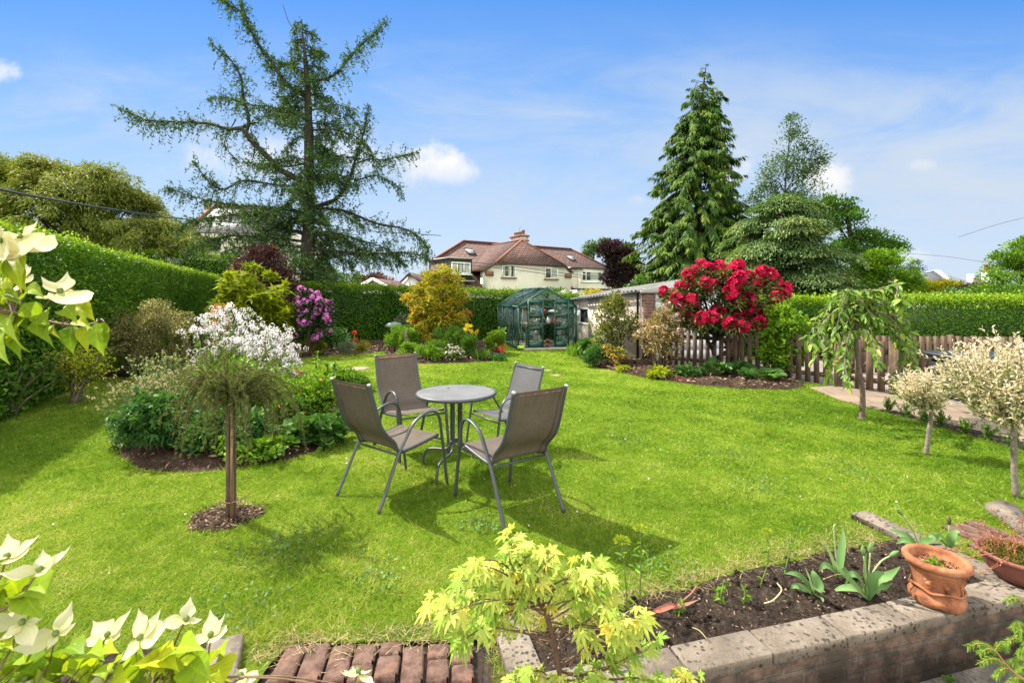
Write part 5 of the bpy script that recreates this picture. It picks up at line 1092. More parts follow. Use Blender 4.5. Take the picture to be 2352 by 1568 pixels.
mb = MB(); mb.box((p[0], 82, p[2] + 1.35), (1.3, 1.3, .3)); mb.lathe([(.42, 0), (.36, .75), (.44, .8), (.44, .95), (.001, .95)], 12, (p[0], 82, p[2] + 1.5)); par(mb.build('chimney_pots', M_RIDGE), fh)
p = at(2229, 645, 70); mb = MB(); mb.box((p[0], 70, p[2]), (.55, .5, 2.0)); tag(mb.build('white_chimney', M_WRENDER), 'small white rendered chimney beside the far red roof', 'chimney')
# overhead cables
def cable(label, pts, r_, sag=0.0):
    P = spline([at(*p) for p in pts], 10); mb = MB(); mb.tube(P, r_, 6); return tag(mb.build('overhead_cable', M_CABLE), label, 'cable')
cable('twisted black cable crossing above the left hedge to the larch', [(-60, 424, 10), (100, 455, 12.5), (250, 480, 16), (420, 503, 22), (700, 522, 30), (1012, 541, 40)], .026)
cable('thin second strand hanging just above the twisted black cable', [(-60, 420, 10.1), (100, 453, 12.6), (250, 478, 16.1), (420, 501, 22.1)], .012)
cable('upper wire running across the front of the red roofed house', [(985, 597, 35), (1150, 608, 37), (1300, 628, 38), (1440, 640, 39)], .02)
cable('lower wire running across the front of the red roofed house', [(985, 600, 35), (1150, 616, 37), (1300, 634, 38), (1440, 643, 39)], .02)
cable('faint wire in the sky above the far bungalow', [(2085, 582, 60), (2180, 590, 62), (2260, 602, 64)], .02)
cable('faint wire slanting up at the edge of the sky', [(2200, 545, 60), (2300, 513, 58), (2400, 490, 56)], .02)
# ------------------------------------------------------------------ vegetation builders
def clump_leaves(mb, rng, C, Rc, k, L, Wd, ctr, flat=.8, kind='rhomb', up=.35, droop=.0, out=.9, rnd=.7, vb=0.0, vs=.22, hang=0.0, fold=.15, grad=0.0, nup=.7):
    """k leaves round each clump centre C; vb/vs shift and spread the leaf-to-leaf colour"""
    m = len(C); n = m * k
    d = rdir(rng, n, up); r = (.35 + .65 * rng.random(n) ** .6) * np.repeat(Rc, k)
    P = np.repeat(C, k, 0) + d * r[:, None] * np.array((1, 1, flat))
    o = nrm(P - np.asarray(ctr)); D = nrm(o * out + d * .5 + rng.normal(size=(n, 3)) * rnd + np.array((0, 0, -hang)))
    U = nrm(o * .6 + np.array((0, 0, nup)) + rng.normal(size=(n, 3)) * .45)
    cv = np.repeat(rng.normal(size=m) * vs * .6, k)
    v = np.clip(.42 + vb + cv + rng.normal(size=n) * vs * .8 + grad * (d[:, 2] * .5), 0, 1)
    leaves(mb, P, D, U, L * (.65 + .6 * rng.random(n)), Wd * (.7 + .5 * rng.random(n)), v, kind, droop, fold)
def shell_pts(rng, n, c, r, lo=.72, zmin=-.75, inner=.2):
    d = rdir(rng, n * 3); d = d[d[:, 2] > zmin][:n]; q = lo + (1 - lo) * rng.random(len(d)); q = np.where(rng.random(len(d)) < inner, q * .62, q)
    return np.asarray(c) + d * q[:, None] * np.asarray(r)
def stem_set(mb, rng, base, tips, r0, r1=.25, wig=.12, n=5, spread=.0):
    for tp in tips:
        b0 = np.asarray(base) + np.append(rng.normal(size=2) * spread, 0); d = tp - b0; ln = np.linalg.norm(d)
        mid = [b0 + d * f + np.array((0, 0, .12 * ln * math.sin(f * 3.14))) * .5 + rng.normal(size=3) * wig * ln * .4 for f in (.35, .7)]
        P = spline([b0, *mid, tp], 4); mb.tube(P, np.linspace(r0, r0 * r1, len(P)), n)
def bush(name, label, cat, box, mt, n=40, rc=.16, k=60, L=.07, Wd=.035, env=None, dep=.85, stem=(9, .014), smat=None, group=None, seed=None, xy=None, part='foliage', z0=0.0, **kw):
    """shrub whose outline box is (left, right, top) at distance D: own stems and a leafy crown of uneven clumps"""
    l, r_, t_, D = box; rng = np.random.default_rng(seed if seed is not None else sum(map(ord, label)))
    w_ = (r_ - l) / F * D; x = ((l + r_) / 2 - 1176) / F * D; h = H - (t_ - 680) / F * D - z0
    e = empty(name, (x, D, z0), label, cat, group)
    if env is None: env = [(0, 0, .44, .86, .86, .46)] + [(rng.uniform(-.5, .5), rng.uniform(-.4, .3), rng.uniform(.35, .66), rng.uniform(.38, .55), .5, rng.uniform(.28, .40)) for _ in range(3)]
    C = []; wts = np.array([q[3] * q[5] for q in env]); wts = wts / wts.sum()
    for q, wt in zip(env, wts):
        r3 = np.array((q[3] * w_ / 2 - rc * .75, q[4] * w_ / 2 * dep - rc * .6, q[5] * h - rc * .6)); r3 = np.maximum(r3, .02)
        C.append(shell_pts(rng, max(3, int(n * wt)), (q[0] * w_ / 2, q[1] * w_ / 2 * dep, q[2] * h), r3))
    C = np.concatenate(C); C = C * (1 + rng.normal(size=(len(C), 1)) * np.array((.07, .07, .06))); C[:, 2] = np.maximum(C[:, 2], rc * .45); Rc = rc * (.55 + .75 * rng.random(len(C)))
    mb = MB(); clump_leaves(mb, rng, C, Rc, k, L, Wd, (0, 0, h * .3), **kw)
    sp = C[rng.choice(len(C), max(3, len(C) // 3))]                # stray shoots standing clear of the outline
    for c in sp:
        d = nrm(c - np.array((0, 0, h * .25)) + rng.normal(size=3) * .12); q = c + d * (rc * (.6 + rng.random(9) * .9))[:, None]; leaves(mb, q, nrm(d + rng.normal(size=(9, 3)) * .6), rdir(rng, 9, 1), L * (.6 + .5 * rng.random(9)), Wd, np.clip(.6 + rng.normal(size=9) * .2 + kw.get('vb', 0), 0, 1), kw.get('kind', 'rhomb'), kw.get('droop', 0))
    o = mb.build(part, mt, e)
    if stem:
        sm = MB(); tips = C[rng.choice(len(C), min(stem[0], len(C)), False)]; stem_set(sm, rng, (0, 0, 0), tips, stem[1], spread=w_ * .05); sm.build('stem', smat or M_TWIG, e)
    return e, C, Rc, (w_, h, rng)
def hedge(name, label, P, wd, dens, mt, seed=1, leaf=.05, bright=.30, zb=0.0, rag=.075):
    """clipped hedge along P = [(x, y, top)], leaves standing on all its faces round a twiggy core"""
    rng = np.random.default_rng(seed); P = np.asarray(P, float); e = empty(name, (*P.mean(0)[:2], 0), label, 'hedge'); mb = MB(); core = MB()
    for i in range(len(P) - 1):
        a, b = P[i], P[i + 1]; d = (b - a)[:2]; Ls = np.linalg.norm(d); d = d / Ls; nn = np.array((-d[1], d[0])); Dm = max(4, (a[1] + b[1]) / 2)
        for side in (-1, 1, 0, 2):
            ht = (a[2] + b[2]) / 2; area = Ls * (wd if side == 0 else ht) if side != 2 else wd * ht * 2; n = int(area * dens * (1.25 if side == 0 else 1))
            s = rng.random(n); zt = a[2] + (b[2] - a[2]) * s; bumps = lambda A, B: (fbm(A, B, 1.4, 4) - .5) * 2
            if side == 0:
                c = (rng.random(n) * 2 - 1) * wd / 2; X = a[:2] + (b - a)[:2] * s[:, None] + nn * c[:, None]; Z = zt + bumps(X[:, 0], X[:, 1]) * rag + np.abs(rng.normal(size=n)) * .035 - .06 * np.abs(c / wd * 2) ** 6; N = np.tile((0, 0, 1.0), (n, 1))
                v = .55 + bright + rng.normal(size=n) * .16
            elif side == 2:
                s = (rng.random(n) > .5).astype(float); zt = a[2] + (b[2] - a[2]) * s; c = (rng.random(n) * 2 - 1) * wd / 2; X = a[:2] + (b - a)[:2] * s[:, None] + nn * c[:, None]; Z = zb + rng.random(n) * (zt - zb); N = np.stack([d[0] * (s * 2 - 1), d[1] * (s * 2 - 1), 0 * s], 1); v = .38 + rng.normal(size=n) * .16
            else:
                Z = zb + rng.random(n) * (zt - zb); X = a[:2] + (b - a)[:2] * s[:, None]; off = wd / 2 + bumps(X[:, 0] + X[:, 1] * .7, Z) * rag - .05 * (1 - Z / zt)
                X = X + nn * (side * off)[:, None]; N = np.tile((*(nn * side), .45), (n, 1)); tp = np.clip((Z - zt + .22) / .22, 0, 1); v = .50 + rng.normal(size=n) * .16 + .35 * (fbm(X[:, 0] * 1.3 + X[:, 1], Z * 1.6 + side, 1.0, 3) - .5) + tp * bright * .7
            Q = np.stack([X[:, 0], X[:, 1], Z], 1) + rng.normal(size=(n, 3)) * .025 - N * (rng.random(n) ** 3 * .12)[:, None]
            D_ = nrm(rng.normal(size=(n, 3)) + N * .6 + np.array((0, 0, .35))); U_ = nrm(N + rng.normal(size=(n, 3)) * .55)
            leaves(mb, Q, D_, U_, leaf * (.6 + .7 * rng.random(n)), leaf * .55, np.clip(v, 0, 1), 'rhomb', 0, .2)
        m = int(Ls * 26); s = rng.random(m); X = a[:2] + (b - a)[:2] * s[:, None] + nn * ((rng.random(m) * 2 - 1) * wd * .48)[:, None]; zt = a[2] + (b[2] - a[2]) * s
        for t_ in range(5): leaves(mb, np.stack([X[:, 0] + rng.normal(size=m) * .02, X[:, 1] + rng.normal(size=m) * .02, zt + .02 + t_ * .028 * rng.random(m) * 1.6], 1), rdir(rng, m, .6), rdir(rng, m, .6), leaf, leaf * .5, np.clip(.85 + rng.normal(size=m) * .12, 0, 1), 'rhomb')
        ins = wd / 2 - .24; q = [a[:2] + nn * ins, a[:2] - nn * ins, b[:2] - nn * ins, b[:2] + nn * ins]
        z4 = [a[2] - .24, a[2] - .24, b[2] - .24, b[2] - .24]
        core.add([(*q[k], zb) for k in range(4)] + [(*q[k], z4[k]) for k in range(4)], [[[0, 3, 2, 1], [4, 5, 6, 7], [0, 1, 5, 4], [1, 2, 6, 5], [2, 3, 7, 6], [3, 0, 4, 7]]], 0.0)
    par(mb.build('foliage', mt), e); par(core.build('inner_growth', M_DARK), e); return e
def px_tree(name, label, D, mt, blobs, trunk, r0, nper=1.0, rc=.5, k=70, L=.12, Wd=.06, cat='tree', bark=None, nl=14, dep=.9, group=None, lo=.62, zmin=-.8, inner=.35, base=None, **kw):
    """tree at distance D; blobs = (x, y, half width, half height, depth offset) of its leaf masses, trunk = (x, y) points"""
    rng = np.random.default_rng(sum(map(ord, label))); px = D / F
    tb_ = base if base is not None else at(trunk[0][0], 680, D)[:2]; e = empty(name, (tb_[0], tb_[1], 0), label, cat, group); C = []
    for (x, y, rx, ry, dd) in blobs:
        c = at(x, y, D + dd); r3 = np.maximum(np.array((rx * px, rx * px * dep, ry * px)) - rc * .55, .05)
        C.append(shell_pts(rng, max(3, int(nper * (rx * px) * (ry * px) * 5.5 / (rc * rc))), c, r3, lo, zmin, inner))
    C = np.concatenate(C); C[:, 2] = np.maximum(C[:, 2], .25); Rc = rc * (.55 + .75 * rng.random(len(C)))
    ctr = np.mean([at(x, y + ry * .4, D + dd) for x, y, rx, ry, dd in blobs], 0)
    mb = MB(); clump_leaves(mb, rng, C, Rc, k, L, Wd, ctr, **kw); par(mb.build('crown', mt), e)
    tm = MB(); T = [np.array((*tb_, -.05))] + [at(x, y, D) for x, y in trunk[1:]]; T = spline(T, 5); tm.tube(T, np.linspace(r0, r0 * .25, len(T)), 9)
    for c in C[rng.choice(len(C), min(nl, len(C)), False)]:
        hz = np.hypot(c[0] - T[len(T) // 2][0], c[1] - T[len(T) // 2][1]); i = min(len(T) - 2, max(2, np.argmin(np.abs(T[:, 2] - (c[2] - .9 * hz - .3))))); stem_set(tm, rng, T[i], [c], r0 * (1 - .75 * i / len(T)) * .42, .12, .05, 6)
    par(tm.build('trunk', bark or M_BARK, None, True), e); return e, C
# ------------------------------------------------------------------ hedges
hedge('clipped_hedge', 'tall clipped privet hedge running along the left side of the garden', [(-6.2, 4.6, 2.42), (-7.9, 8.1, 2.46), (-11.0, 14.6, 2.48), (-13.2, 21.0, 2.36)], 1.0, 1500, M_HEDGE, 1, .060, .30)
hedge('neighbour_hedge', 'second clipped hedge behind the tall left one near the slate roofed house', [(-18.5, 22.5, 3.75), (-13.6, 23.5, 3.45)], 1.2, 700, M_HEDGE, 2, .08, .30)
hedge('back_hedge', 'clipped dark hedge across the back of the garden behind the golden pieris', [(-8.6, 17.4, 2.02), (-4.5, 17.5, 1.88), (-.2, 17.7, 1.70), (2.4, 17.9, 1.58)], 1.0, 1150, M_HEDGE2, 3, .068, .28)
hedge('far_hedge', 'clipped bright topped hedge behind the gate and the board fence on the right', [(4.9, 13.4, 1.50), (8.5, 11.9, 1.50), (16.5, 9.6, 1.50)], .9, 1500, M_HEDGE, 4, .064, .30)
# ------------------------------------------------------------------ larch
def larch():
    rng = np.random.default_rng(77); D0 = 18.5; k1 = .4297
    e = empty('larch_tree', (*at(706, 680, D0)[:2], 0), 'tall irregular larch with long crooked limbs behind the back hedge', 'tree')
    tr = MB(); fo = MB(); segs = []
    tpx = [(706, 700), (706, 650), (707, 560), (710, 480), (710, 400), (709, 300), (706, 200), (701, 130), (696, 90), (692, 45)]
    T = spline([np.array((*at(706, 680, D0)[:2], -.1))] + [at(x, y, D0) for x, y in tpx[1:]], 6); tr.tube(T, np.interp(np.linspace(0, 1, len(T)), [0, .1, .5, .75, .9, 1], [.30, .26, .18, .085, .035, .006]) * (1 + .06 * rng.normal(size=len(T))), 12)
    limbs = [([(1610, 965), (1500, 910), (1440, 850), (1350, 760), (1290, 690), (1220, 690), (1100, 660), (900, 650), (780, 640), (640, 580)], .13, -1.0, 1.0),
             ([(1315, 715), (1330, 640), (1300, 520), (1290, 420), (1240, 330), (1170, 270), (1130, 230)], .075, -.8, .9), ([(1280, 690), (1340, 660), (1380, 655)], .09, .2, .3),
             ([(1640, 520), (1530, 450), (1450, 330), (1370, 220), (1300, 80), (1220, 20), (1150, -20)], .10, .6, .9), ([(1380, 230), (1340, 150), (1300, 40), (1280, -40)], .03, .3, .6),
             ([(1655, 440), (1780, 405), (1850, 330), (1920, 250), (2000, 180), (2065, 110)], .06, .5, 1.15), ([(1690, 1105), (1800, 1060), (1870, 950), (1900, 850), (1940, 720), (1975, 560)], .085, -.7, 1.0),
             ([(1890, 880), (1980, 850), (2050, 855), (2130, 835), (2235, 815)], .035, .4, 1.0), ([(1695, 1110), (1850, 1130), (2000, 1190), (2180, 1230), (2270, 1300), (2285, 1390)], .06, .8, 1.1),
             ([(1680, 1330), (1850, 1350), (2000, 1355), (2150, 1350), (2280, 1365)], .065, -.9, 1.2), ([(1620, 1000), (1450, 985), (1300, 965), (1200, 1010), (1130, 985), (1060, 900), (1030, 860)], .05, -.6, .8),
             ([(1625, 1140), (1450, 1110), (1300, 1100), (1150, 1080), (1000, 1040), (890, 1000)], .06, .9, 1.1), ([(1620, 1250), (1450, 1200), (1300, 1150), (1150, 1160), (1000, 1190), (940, 1240)], .06, -.5, 1.3),
             ([(1620, 1290), (1450, 1270), (1250, 1260), (1100, 1290), (1010, 1330)], .055, .6, 1.4), ([(1610, 1320), (1480, 1310), (1300, 1320), (1180, 1350)], .05, -1.5, 1.3),
             ([(1660, 960), (1780, 930), (1900, 960), (2020, 940), (2130, 1000), (2150, 1050)], .04, 1.4, .9), ([(1650, 700), (1760, 690), (1880, 720), (1960, 780), (2000, 860)], .035, -1.2, .8),
             ([(1640, 870), (1540, 890), (1420, 880), (1310, 870)], .05, .9, .6), ([(1640, 640), (1540, 600), (1440, 570), (1340, 560), (1200, 520), (1110, 530)], .04, 1.3, .9),
             ([(1635, 600), (1740, 570), (1800, 560), (1900, 590)], .03, .4, .7), ([(1640, 330), (1560, 330), (1480, 360), (1400, 350)], .03, .7, .7), ([(1650, 1240), (1800, 1250), (1950, 1290), (2060, 1330), (2170, 1420)], .04, .2, 1.2),
             ([(1260, 640), (1200, 760), (1240, 830), (1300, 880)], .02, .2, .5), ([(1340, 690), (1360, 790), (1350, 850)], .02, .1, .4)]
    for pts, r0, dd, dens in limbs:
        m = len(pts); P = spline([at(x * k1, y * k1, D0 + dd * (i / (m - 1)) ** 1.2) for i, (x, y) in enumerate(pts)], 6); r = np.linspace(r0, .012, len(P)) * (1 + .10 * rng.normal(size=len(P))); tr.tube(P, np.abs(r), 7); segs.append((P, dens))
    lm = lambda h: np.interp(h, [1.8, 3, 4.5, 6.5, 8, 10, 11.6, 12.3], [2.6, 3.3, 3.1, 2.3, 2.0, 1.5, .7, .25])
    for h in np.arange(1.9, 12.2, .115):
        az = rng.random() * 6.28; ln = lm(h) * (.45 + .55 * rng.random()); i = np.argmin(np.abs(T[:, 2] - h)); b0 = T[i]; d = np.array((math.cos(az), math.sin(az), 0)); dr = rng.normal() * .10
        P = spline([b0, b0 + d * ln * .4 + (0, 0, .05 * ln), b0 + d * ln * .75 + (0, 0, -.04 * ln + dr * ln), b0 + d * ln + (rng.normal() * .15, rng.normal() * .15, (-.10 + dr * 1.5) * ln)], 5)
        tr.tube(P, np.linspace(.028, .006, len(P)), 5); segs.append((P, .85))
    dead = [at(x * k1, y * k1, D0) for x, y in ((1630, 290), (1580, 180), (1540, 110), (1510, 20))]; tr.tube(spline(dead, 4), np.linspace(.02, .008, 13), 5)
    Pn, Dn = [], []
    for P, dens in segs:
        L_ = np.linalg.norm(np.diff(P, axis=0), axis=1); cum = np.concatenate([[0], np.cumsum(L_)]); tot = cum[-1]; n = int(tot / .026 * dens)
        for s in rng.random(n) ** .85 * tot * .999:
            if s < .12 * tot and rng.random() < .7: continue
            i = np.searchsorted(cum, s) - 1; i = max(0, i); q = P[i] + (P[i + 1] - P[i]) * ((s - cum[i]) / max(L_[i], 1e-6)); t_ = nrm(P[i + 1] - P[i])
            lat = rng.normal(size=3) * (1, 1, .35); lat -= t_ * (lat @ t_); lat = nrm(lat); ln = (.12 + .50 * rng.random() ** 1.5) * (.6 + .55 * min(1, (tot - s) / 1.2))
            upq = rng.random() < .24; d = nrm(lat * .65 + t_ * .55 + (0, 0, .6 if upq else -.5)); hang = .0 if upq else .6
            tw = [q + d * ln * f + np.array((0, 0, -hang * ln * f * f)) for f in (0, .5, 1)]; tr.tube(tw, (.006, .005, .003), 3, cap=False)
            m = max(3, int(ln / .040)); f = rng.random(m); Q = q + d * ln * f[:, None] + np.array((0, 0, -1)) * (hang * ln * f * f)[:, None]; Pn.append(Q + rng.normal(size=(m, 3)) * .010); Dn.append(np.tile(d, (m, 1)) * .5 + rng.normal(size=(m, 3)))
    Pn = np.concatenate(Pn); Dn = np.concatenate(Dn); n = len(Pn); v = np.clip(.45 + .25 * rng.normal(size=n) + .25 * (fbm(Pn[:, 0] * 2, Pn[:, 2] * 2 + Pn[:, 1]) - .5), 0, 1)
    leaves(fo, Pn, Dn, rdir(rng, n), .090 + .065 * rng.random(n), .046, v, 'rhomb')
    par(tr.build('trunk', M_BARK, None, True), e); par(fo.build('crown', M_LARCH), e)
larch()
# ------------------------------------------------------------------ tall conifer
def thuja():
    rng = np.random.default_rng(31); D0 = 21.0; px = D0 / F; base = at(1604, 680, D0)
    e = empty('tall_conifer', (*base[:2], 0), 'tall pointed conifer with drooping sprays behind the garage', 'tree'); tr = MB(); fo = MB()
    T = spline([(*base[:2], 0), at(1604, 560, D0), at(1604, 420, D0), at(1607, 300, D0), at(1614, 215, D0), at(1622, 150, D0)], 8); tr.tube(T, np.linspace(.24, .012, len(T)), 8)
    hw_ = lambda y: np.interp(y, [150, 175, 215, 260, 300, 350, 400, 450, 500, 560, 610, 660, 700], [3, 16, 34, 56, 62, 78, 92, 102, 116, 132, 142, 138, 120]) * px
    Ps, Ds, Us, Ls, Vs = [], [], [], [], []
    for i in range(840):
        y = 150 + 540 * rng.random() ** .62; az = rng.random() * 6.28; ln = hw_(y) * (.48 + .60 * rng.random() + (.22 if rng.random() < .14 else 0)); z = at(0, y, D0)[2] + .22 * ln; j = np.argmin(np.abs(T[:, 2] - z)); b0 = T[j]; d = np.array((math.cos(az), math.sin(az), 0)); lift = .10 if y < 260 else -.18
        P = spline([b0, b0 + d * ln * .45 + (0, 0, .02 * ln), b0 + d * ln * .8 + (0, 0, lift * ln), b0 + d * ln + (0, 0, (lift - .12 + (.14 if rng.random() < .4 else 0)) * ln)], 4); tr.tube(P, np.linspace(.016, .004, len(P)), 4, cap=False)
        cv = rng.normal() * .16; tip = rng.random() < .5
        m = int(18 + 26 * ln); f = .25 + .75 * rng.random(m) ** .8; ii = np.minimum((f * (len(P) - 1)).astype(int), len(P) - 2); Q = P[ii] + (P[ii + 1] - P[ii]) * (f * (len(P) - 1) - ii)[:, None]; t_ = nrm(P[ii + 1] - P[ii]); lat = np.cross(t_, (0, 0, 1.0)) * rng.choice([-1, 1], m)[:, None]
        dd = nrm(t_ * .75 + lat * (.55 + .3 * rng.normal(size=m))[:, None] + np.array((0, 0, -.50)) + rng.normal(size=(m, 3)) * .22)
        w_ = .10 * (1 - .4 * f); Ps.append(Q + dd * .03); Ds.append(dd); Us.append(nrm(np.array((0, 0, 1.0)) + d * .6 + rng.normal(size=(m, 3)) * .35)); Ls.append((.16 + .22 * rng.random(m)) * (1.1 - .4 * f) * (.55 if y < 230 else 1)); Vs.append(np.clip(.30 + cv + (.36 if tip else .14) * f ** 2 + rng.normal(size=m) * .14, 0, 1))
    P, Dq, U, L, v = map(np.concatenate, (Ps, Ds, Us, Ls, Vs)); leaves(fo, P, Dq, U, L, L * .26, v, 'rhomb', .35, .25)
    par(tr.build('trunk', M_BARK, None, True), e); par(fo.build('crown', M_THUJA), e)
thuja()
# ------------------------------------------------------------------ other trees beyond the hedges
px_tree('willow_tree', 'broad olive green willow beyond the left hedge', 25, M_OLIVE, [(x, float(np.interp(x, [-90, 0, 190, 270, 330, 400, 440], [352, 350, 354, 378, 430, 486, 560])) + 52 + 9 * math.sin(x), 58, 46, -1 + math.sin(x * .7)) for x in range(-90, 440, 34)] + [(120, 520, 210, 95, -1), (-40, 510, 160, 100, -1), (310, 545, 110, 60, -2), (60, 455, 120, 50, -2), (210, 450, 110, 50, -2)], [(215, 700), (210, 600), (190, 500), (160, 430)], .30, .75, .50, 130, .19, .060, flat=.75, hang=.6, rnd=.8, nl=46, droop=.25, vs=.22, lo=.55, zmin=-.85)
px_tree('birch_tree', 'slender airy birch leaning right between the conifer and the tiered tree', 23, M_BIRCH, [(1800, 380, 66, 70, 0), (1760, 430, 54, 56, 0), (1850, 400, 66, 56, 0), (1826, 310, 44, 50, 0), (1830, 455, 88, 45, 0), (1735, 460, 36, 40, 0), (1885, 375, 36, 44, 0), (1845, 345, 40, 40, 0), (1820, 276, 22, 24, 0)], [(1802, 700), (1800, 560), (1804, 420), (1812, 330), (1818, 262)], .05, .70, .40, 32, .115, .065, bark=M_BARK, nl=70, flat=.9, hang=.3, rnd=1.0, lo=.25, inner=.4, vs=.3)
def tiered():
    rng = np.random.default_rng(8); D0 = 16.5; px = D0 / F; b = at(1800, 680, D0); e = empty('tiered_tree', (*b[:2], 0), 'broad tree of flat pale green tiers between the conifer and the bright shrub', 'tree'); tr = MB(); fo = MB()
    T = spline([(*b[:2], 0), at(1803, 610, D0), at(1800, 540, D0), at(1800, 470, D0)], 6); tr.tube(T, np.linspace(.17, .03, len(T)), 8)
    prof = lambda y: np.interp(y, [452, 480, 520, 570, 620, 660, 700], [45, 95, 118, 140, 152, 140, 110]) * px
    for i in range(104):
        y = 458 + 19.5 * (i // 8) + rng.normal() * 3.5; az = rng.random() * 6.28 if i % 3 else -1.57 + rng.normal() * .9; ln = prof(y) * (.62 + .48 * rng.random()); z = at(0, y, D0)[2]; d = np.array((math.cos(az), math.sin(az), 0)); lat = np.array((-d[1], d[0], 0)); b0 = T[np.argmin(np.abs(T[:, 2] - z + .25))]
        tipz = -.12 * ln + rng.normal() * .05; b0 = np.array((b0[0], b0[1], max(.4, z)))
        P = spline([b0, b0 + d * ln * .5 + (0, 0, .10 * ln), b0 + d * ln * .85 + (0, 0, .04 * ln), b0 + d * ln + (0, 0, tipz)], 5); tr.tube(P, np.linspace(.028, .006, len(P)), 5, cap=False)
        n = int(440 + 300 * ln); f = .18 + .82 * rng.random(n) ** .75; ii = np.minimum((f * (len(P) - 1)).astype(int), len(P) - 2); Q = P[ii] + (P[ii + 1] - P[ii]) * (f * (len(P) - 1) - ii)[:, None]
        sp = .42 * ln * np.sin(np.clip(f, 0, 1) * 2.6) * .8 + .1; a = rng.normal(size=n) * .5; fin = (np.abs(a) * 3 % 1)
        Q = Q + lat * (a * sp)[:, None] + np.array((0, 0, 1)) * (-.22 * np.abs(a) * sp - .03 + rng.normal(size=n) * .035)[:, None]
        Dl = nrm(d * .7 + lat * np.sign(a)[:, None] * .8 + rng.normal(size=(n, 3)) * .5 + np.array((0, 0, -.35))); U = nrm(np.array((0, 0, 1.0)) + rng.normal(size=(n, 3)) * .3)
        v = np.clip(.30 + .45 * f ** 2 + rng.normal(size=n) * .18 + .10 * rng.normal(), 0, 1); leaves(fo, Q, Dl, U, .075 + .05 * rng.random(n), .045, v, 'rhomb', .3)
    par(tr.build('trunk', M_BARK, None, True), e); par(fo.build('crown', M_TIER), e)
tiered()
px_tree('maple_tree', 'dark green deciduous tree behind the tiered tree on the right', 25, M_MID, [(1935, 500, 62, 62, 0), (2000, 560, 62, 52, 0), (1950, 560, 60, 60, 0), (2050, 570, 40, 32, 0), (1900, 470, 40, 38, 0), (1990, 610, 70, 50, 0)], [(1960, 700), (1960, 600), (1950, 520), (1940, 470)], .2, .8, .5, 75, .15, .085, flat=.5, nl=40, lo=.4, vs=.22, vb=-.05)
px_tree('laurel_bush', 'rounded bright green shrub tree in front of the bungalow', 16, M_BRIGHT, [(2040, 640, 72, 60, 0), (1985, 640, 50, 50, 0), (2080, 660, 45, 40, 0), (2010, 600, 35, 28, 0), (2045, 596, 25, 22, 0)], [(2035, 700), (2035, 660), (2038, 620)], .1, 1.0, .28, 85, .095, .045, 'shrub', up=.6, hang=-.35, nl=25, vs=.24)
px_tree('pine_tree', 'sparse dark branches sticking out right of the bright green shrub', 22, M_DARK, [(2095, 622, 26, 16, 0), (2075, 640, 30, 22, 0), (2105, 606, 18, 7, 0)], [(2062, 700), (2065, 650), (2085, 622)], .08, .9, .2, 40, .12, .025, nl=14, lo=.3)
px_tree('ash_tree', 'tall light green tree at the right edge of the picture', 22, M_BRIGHT, [(2335, 610, 60, 62, 0), (2290, 640, 45, 45, 0), (2345, 560, 40, 26, 0), (2400, 600, 80, 80, 0), (2300, 590, 22, 24, 0), (2260, 665, 35, 22, 0)], [(2350, 700), (2350, 640), (2345, 580)], .16, .8, .42, 60, .13, .07, flat=.55, nl=50, lo=.35, vs=.26, vb=-.04)
px_tree('golden_conifer', 'yellow conifer below the grey bungalow roof', 27, M_YELLOW, [(2150, 668, 62, 26, 0), (2195, 672, 38, 20, 0), (2120, 668, 32, 24, 0)], [(2150, 700), (2150, 670)], .1, 1.3, .4, 90, .17, .05, 'conifer', hang=-.5, nl=6)
px_tree('rowan_shrub', 'soft green shrub just above the far hedge below the yellow conifer', 19, M_TIER, [(2200, 682, 45, 24, 0), (2150, 690, 40, 18, 0)], [(2190, 715), (2190, 690)], .05, 1.2, .3, 80, .10, .05, 'shrub', nl=10, vb=-.1)
px_tree('plum_shrub', 'dark purple shrub in front of the small white chimney', 23, M_BEECH, [(2235, 668, 38, 14, 0)], [(2235, 700), (2235, 670)], .05, 1.3, .32, 80, .12, .07, 'shrub', nl=6)
px_tree('hazel_bush', 'leafy green bush left of the tall tree at the right edge', 18, M_MID, [(2265, 685, 50, 24, 0), (2310, 680, 50, 30, 0), (2370, 680, 60, 40, 0)], [(2290, 720), (2290, 690)], .06, 1.1, .3, 80, .10, .05, 'shrub', nl=14, vb=.08)
px_tree('copper_beech', 'dark copper beech right of the red roofed house', 36, M_BEECH, [(1425, 600, 48, 56, 0), (1400, 575, 30, 28, 0), (1450, 620, 26, 40, 0), (1420, 640, 45, 30, 0)], [(1425, 700), (1425, 630), (1422, 570)], .35, 1.25, .62, 100, .24, .14, vs=.2, nl=20)
px_tree('grey_green_tree', 'pale green tree behind the copper beech beside the house roof', 66, M_BIRCH, [(1360, 576, 26, 26, 0), (1385, 560, 20, 17, 0), (1345, 590, 14, 20, 0)], [(1362, 700), (1362, 620), (1365, 570)], .3, 1.0, .75, 70, .28, .15, nl=14, vb=.12)
px_tree('hawthorn', 'small green tree between the copper beech and the tall conifer', 30, M_MID, [(1478, 655, 30, 30, 0), (1455, 668, 25, 20, 0)], [(1480, 700), (1480, 660)], .1, 1.0, .5, 70, .18, .1, nl=8)
px_tree('purple_shrub', 'tall purple leaved shrub in front of the larch trunk', 15.2, M_PURPLE, [(600, 620, 72, 52, 0), (640, 650, 52, 45, 0), (560, 640, 45, 40, 0), (650, 700, 40, 40, 0), (610, 580, 34, 18, 0)], [(612, 720), (612, 680), (606, 620)], .06, 1.15, .26, 100, .075, .042, 'shrub', hang=-.2, nl=30, vs=.26)
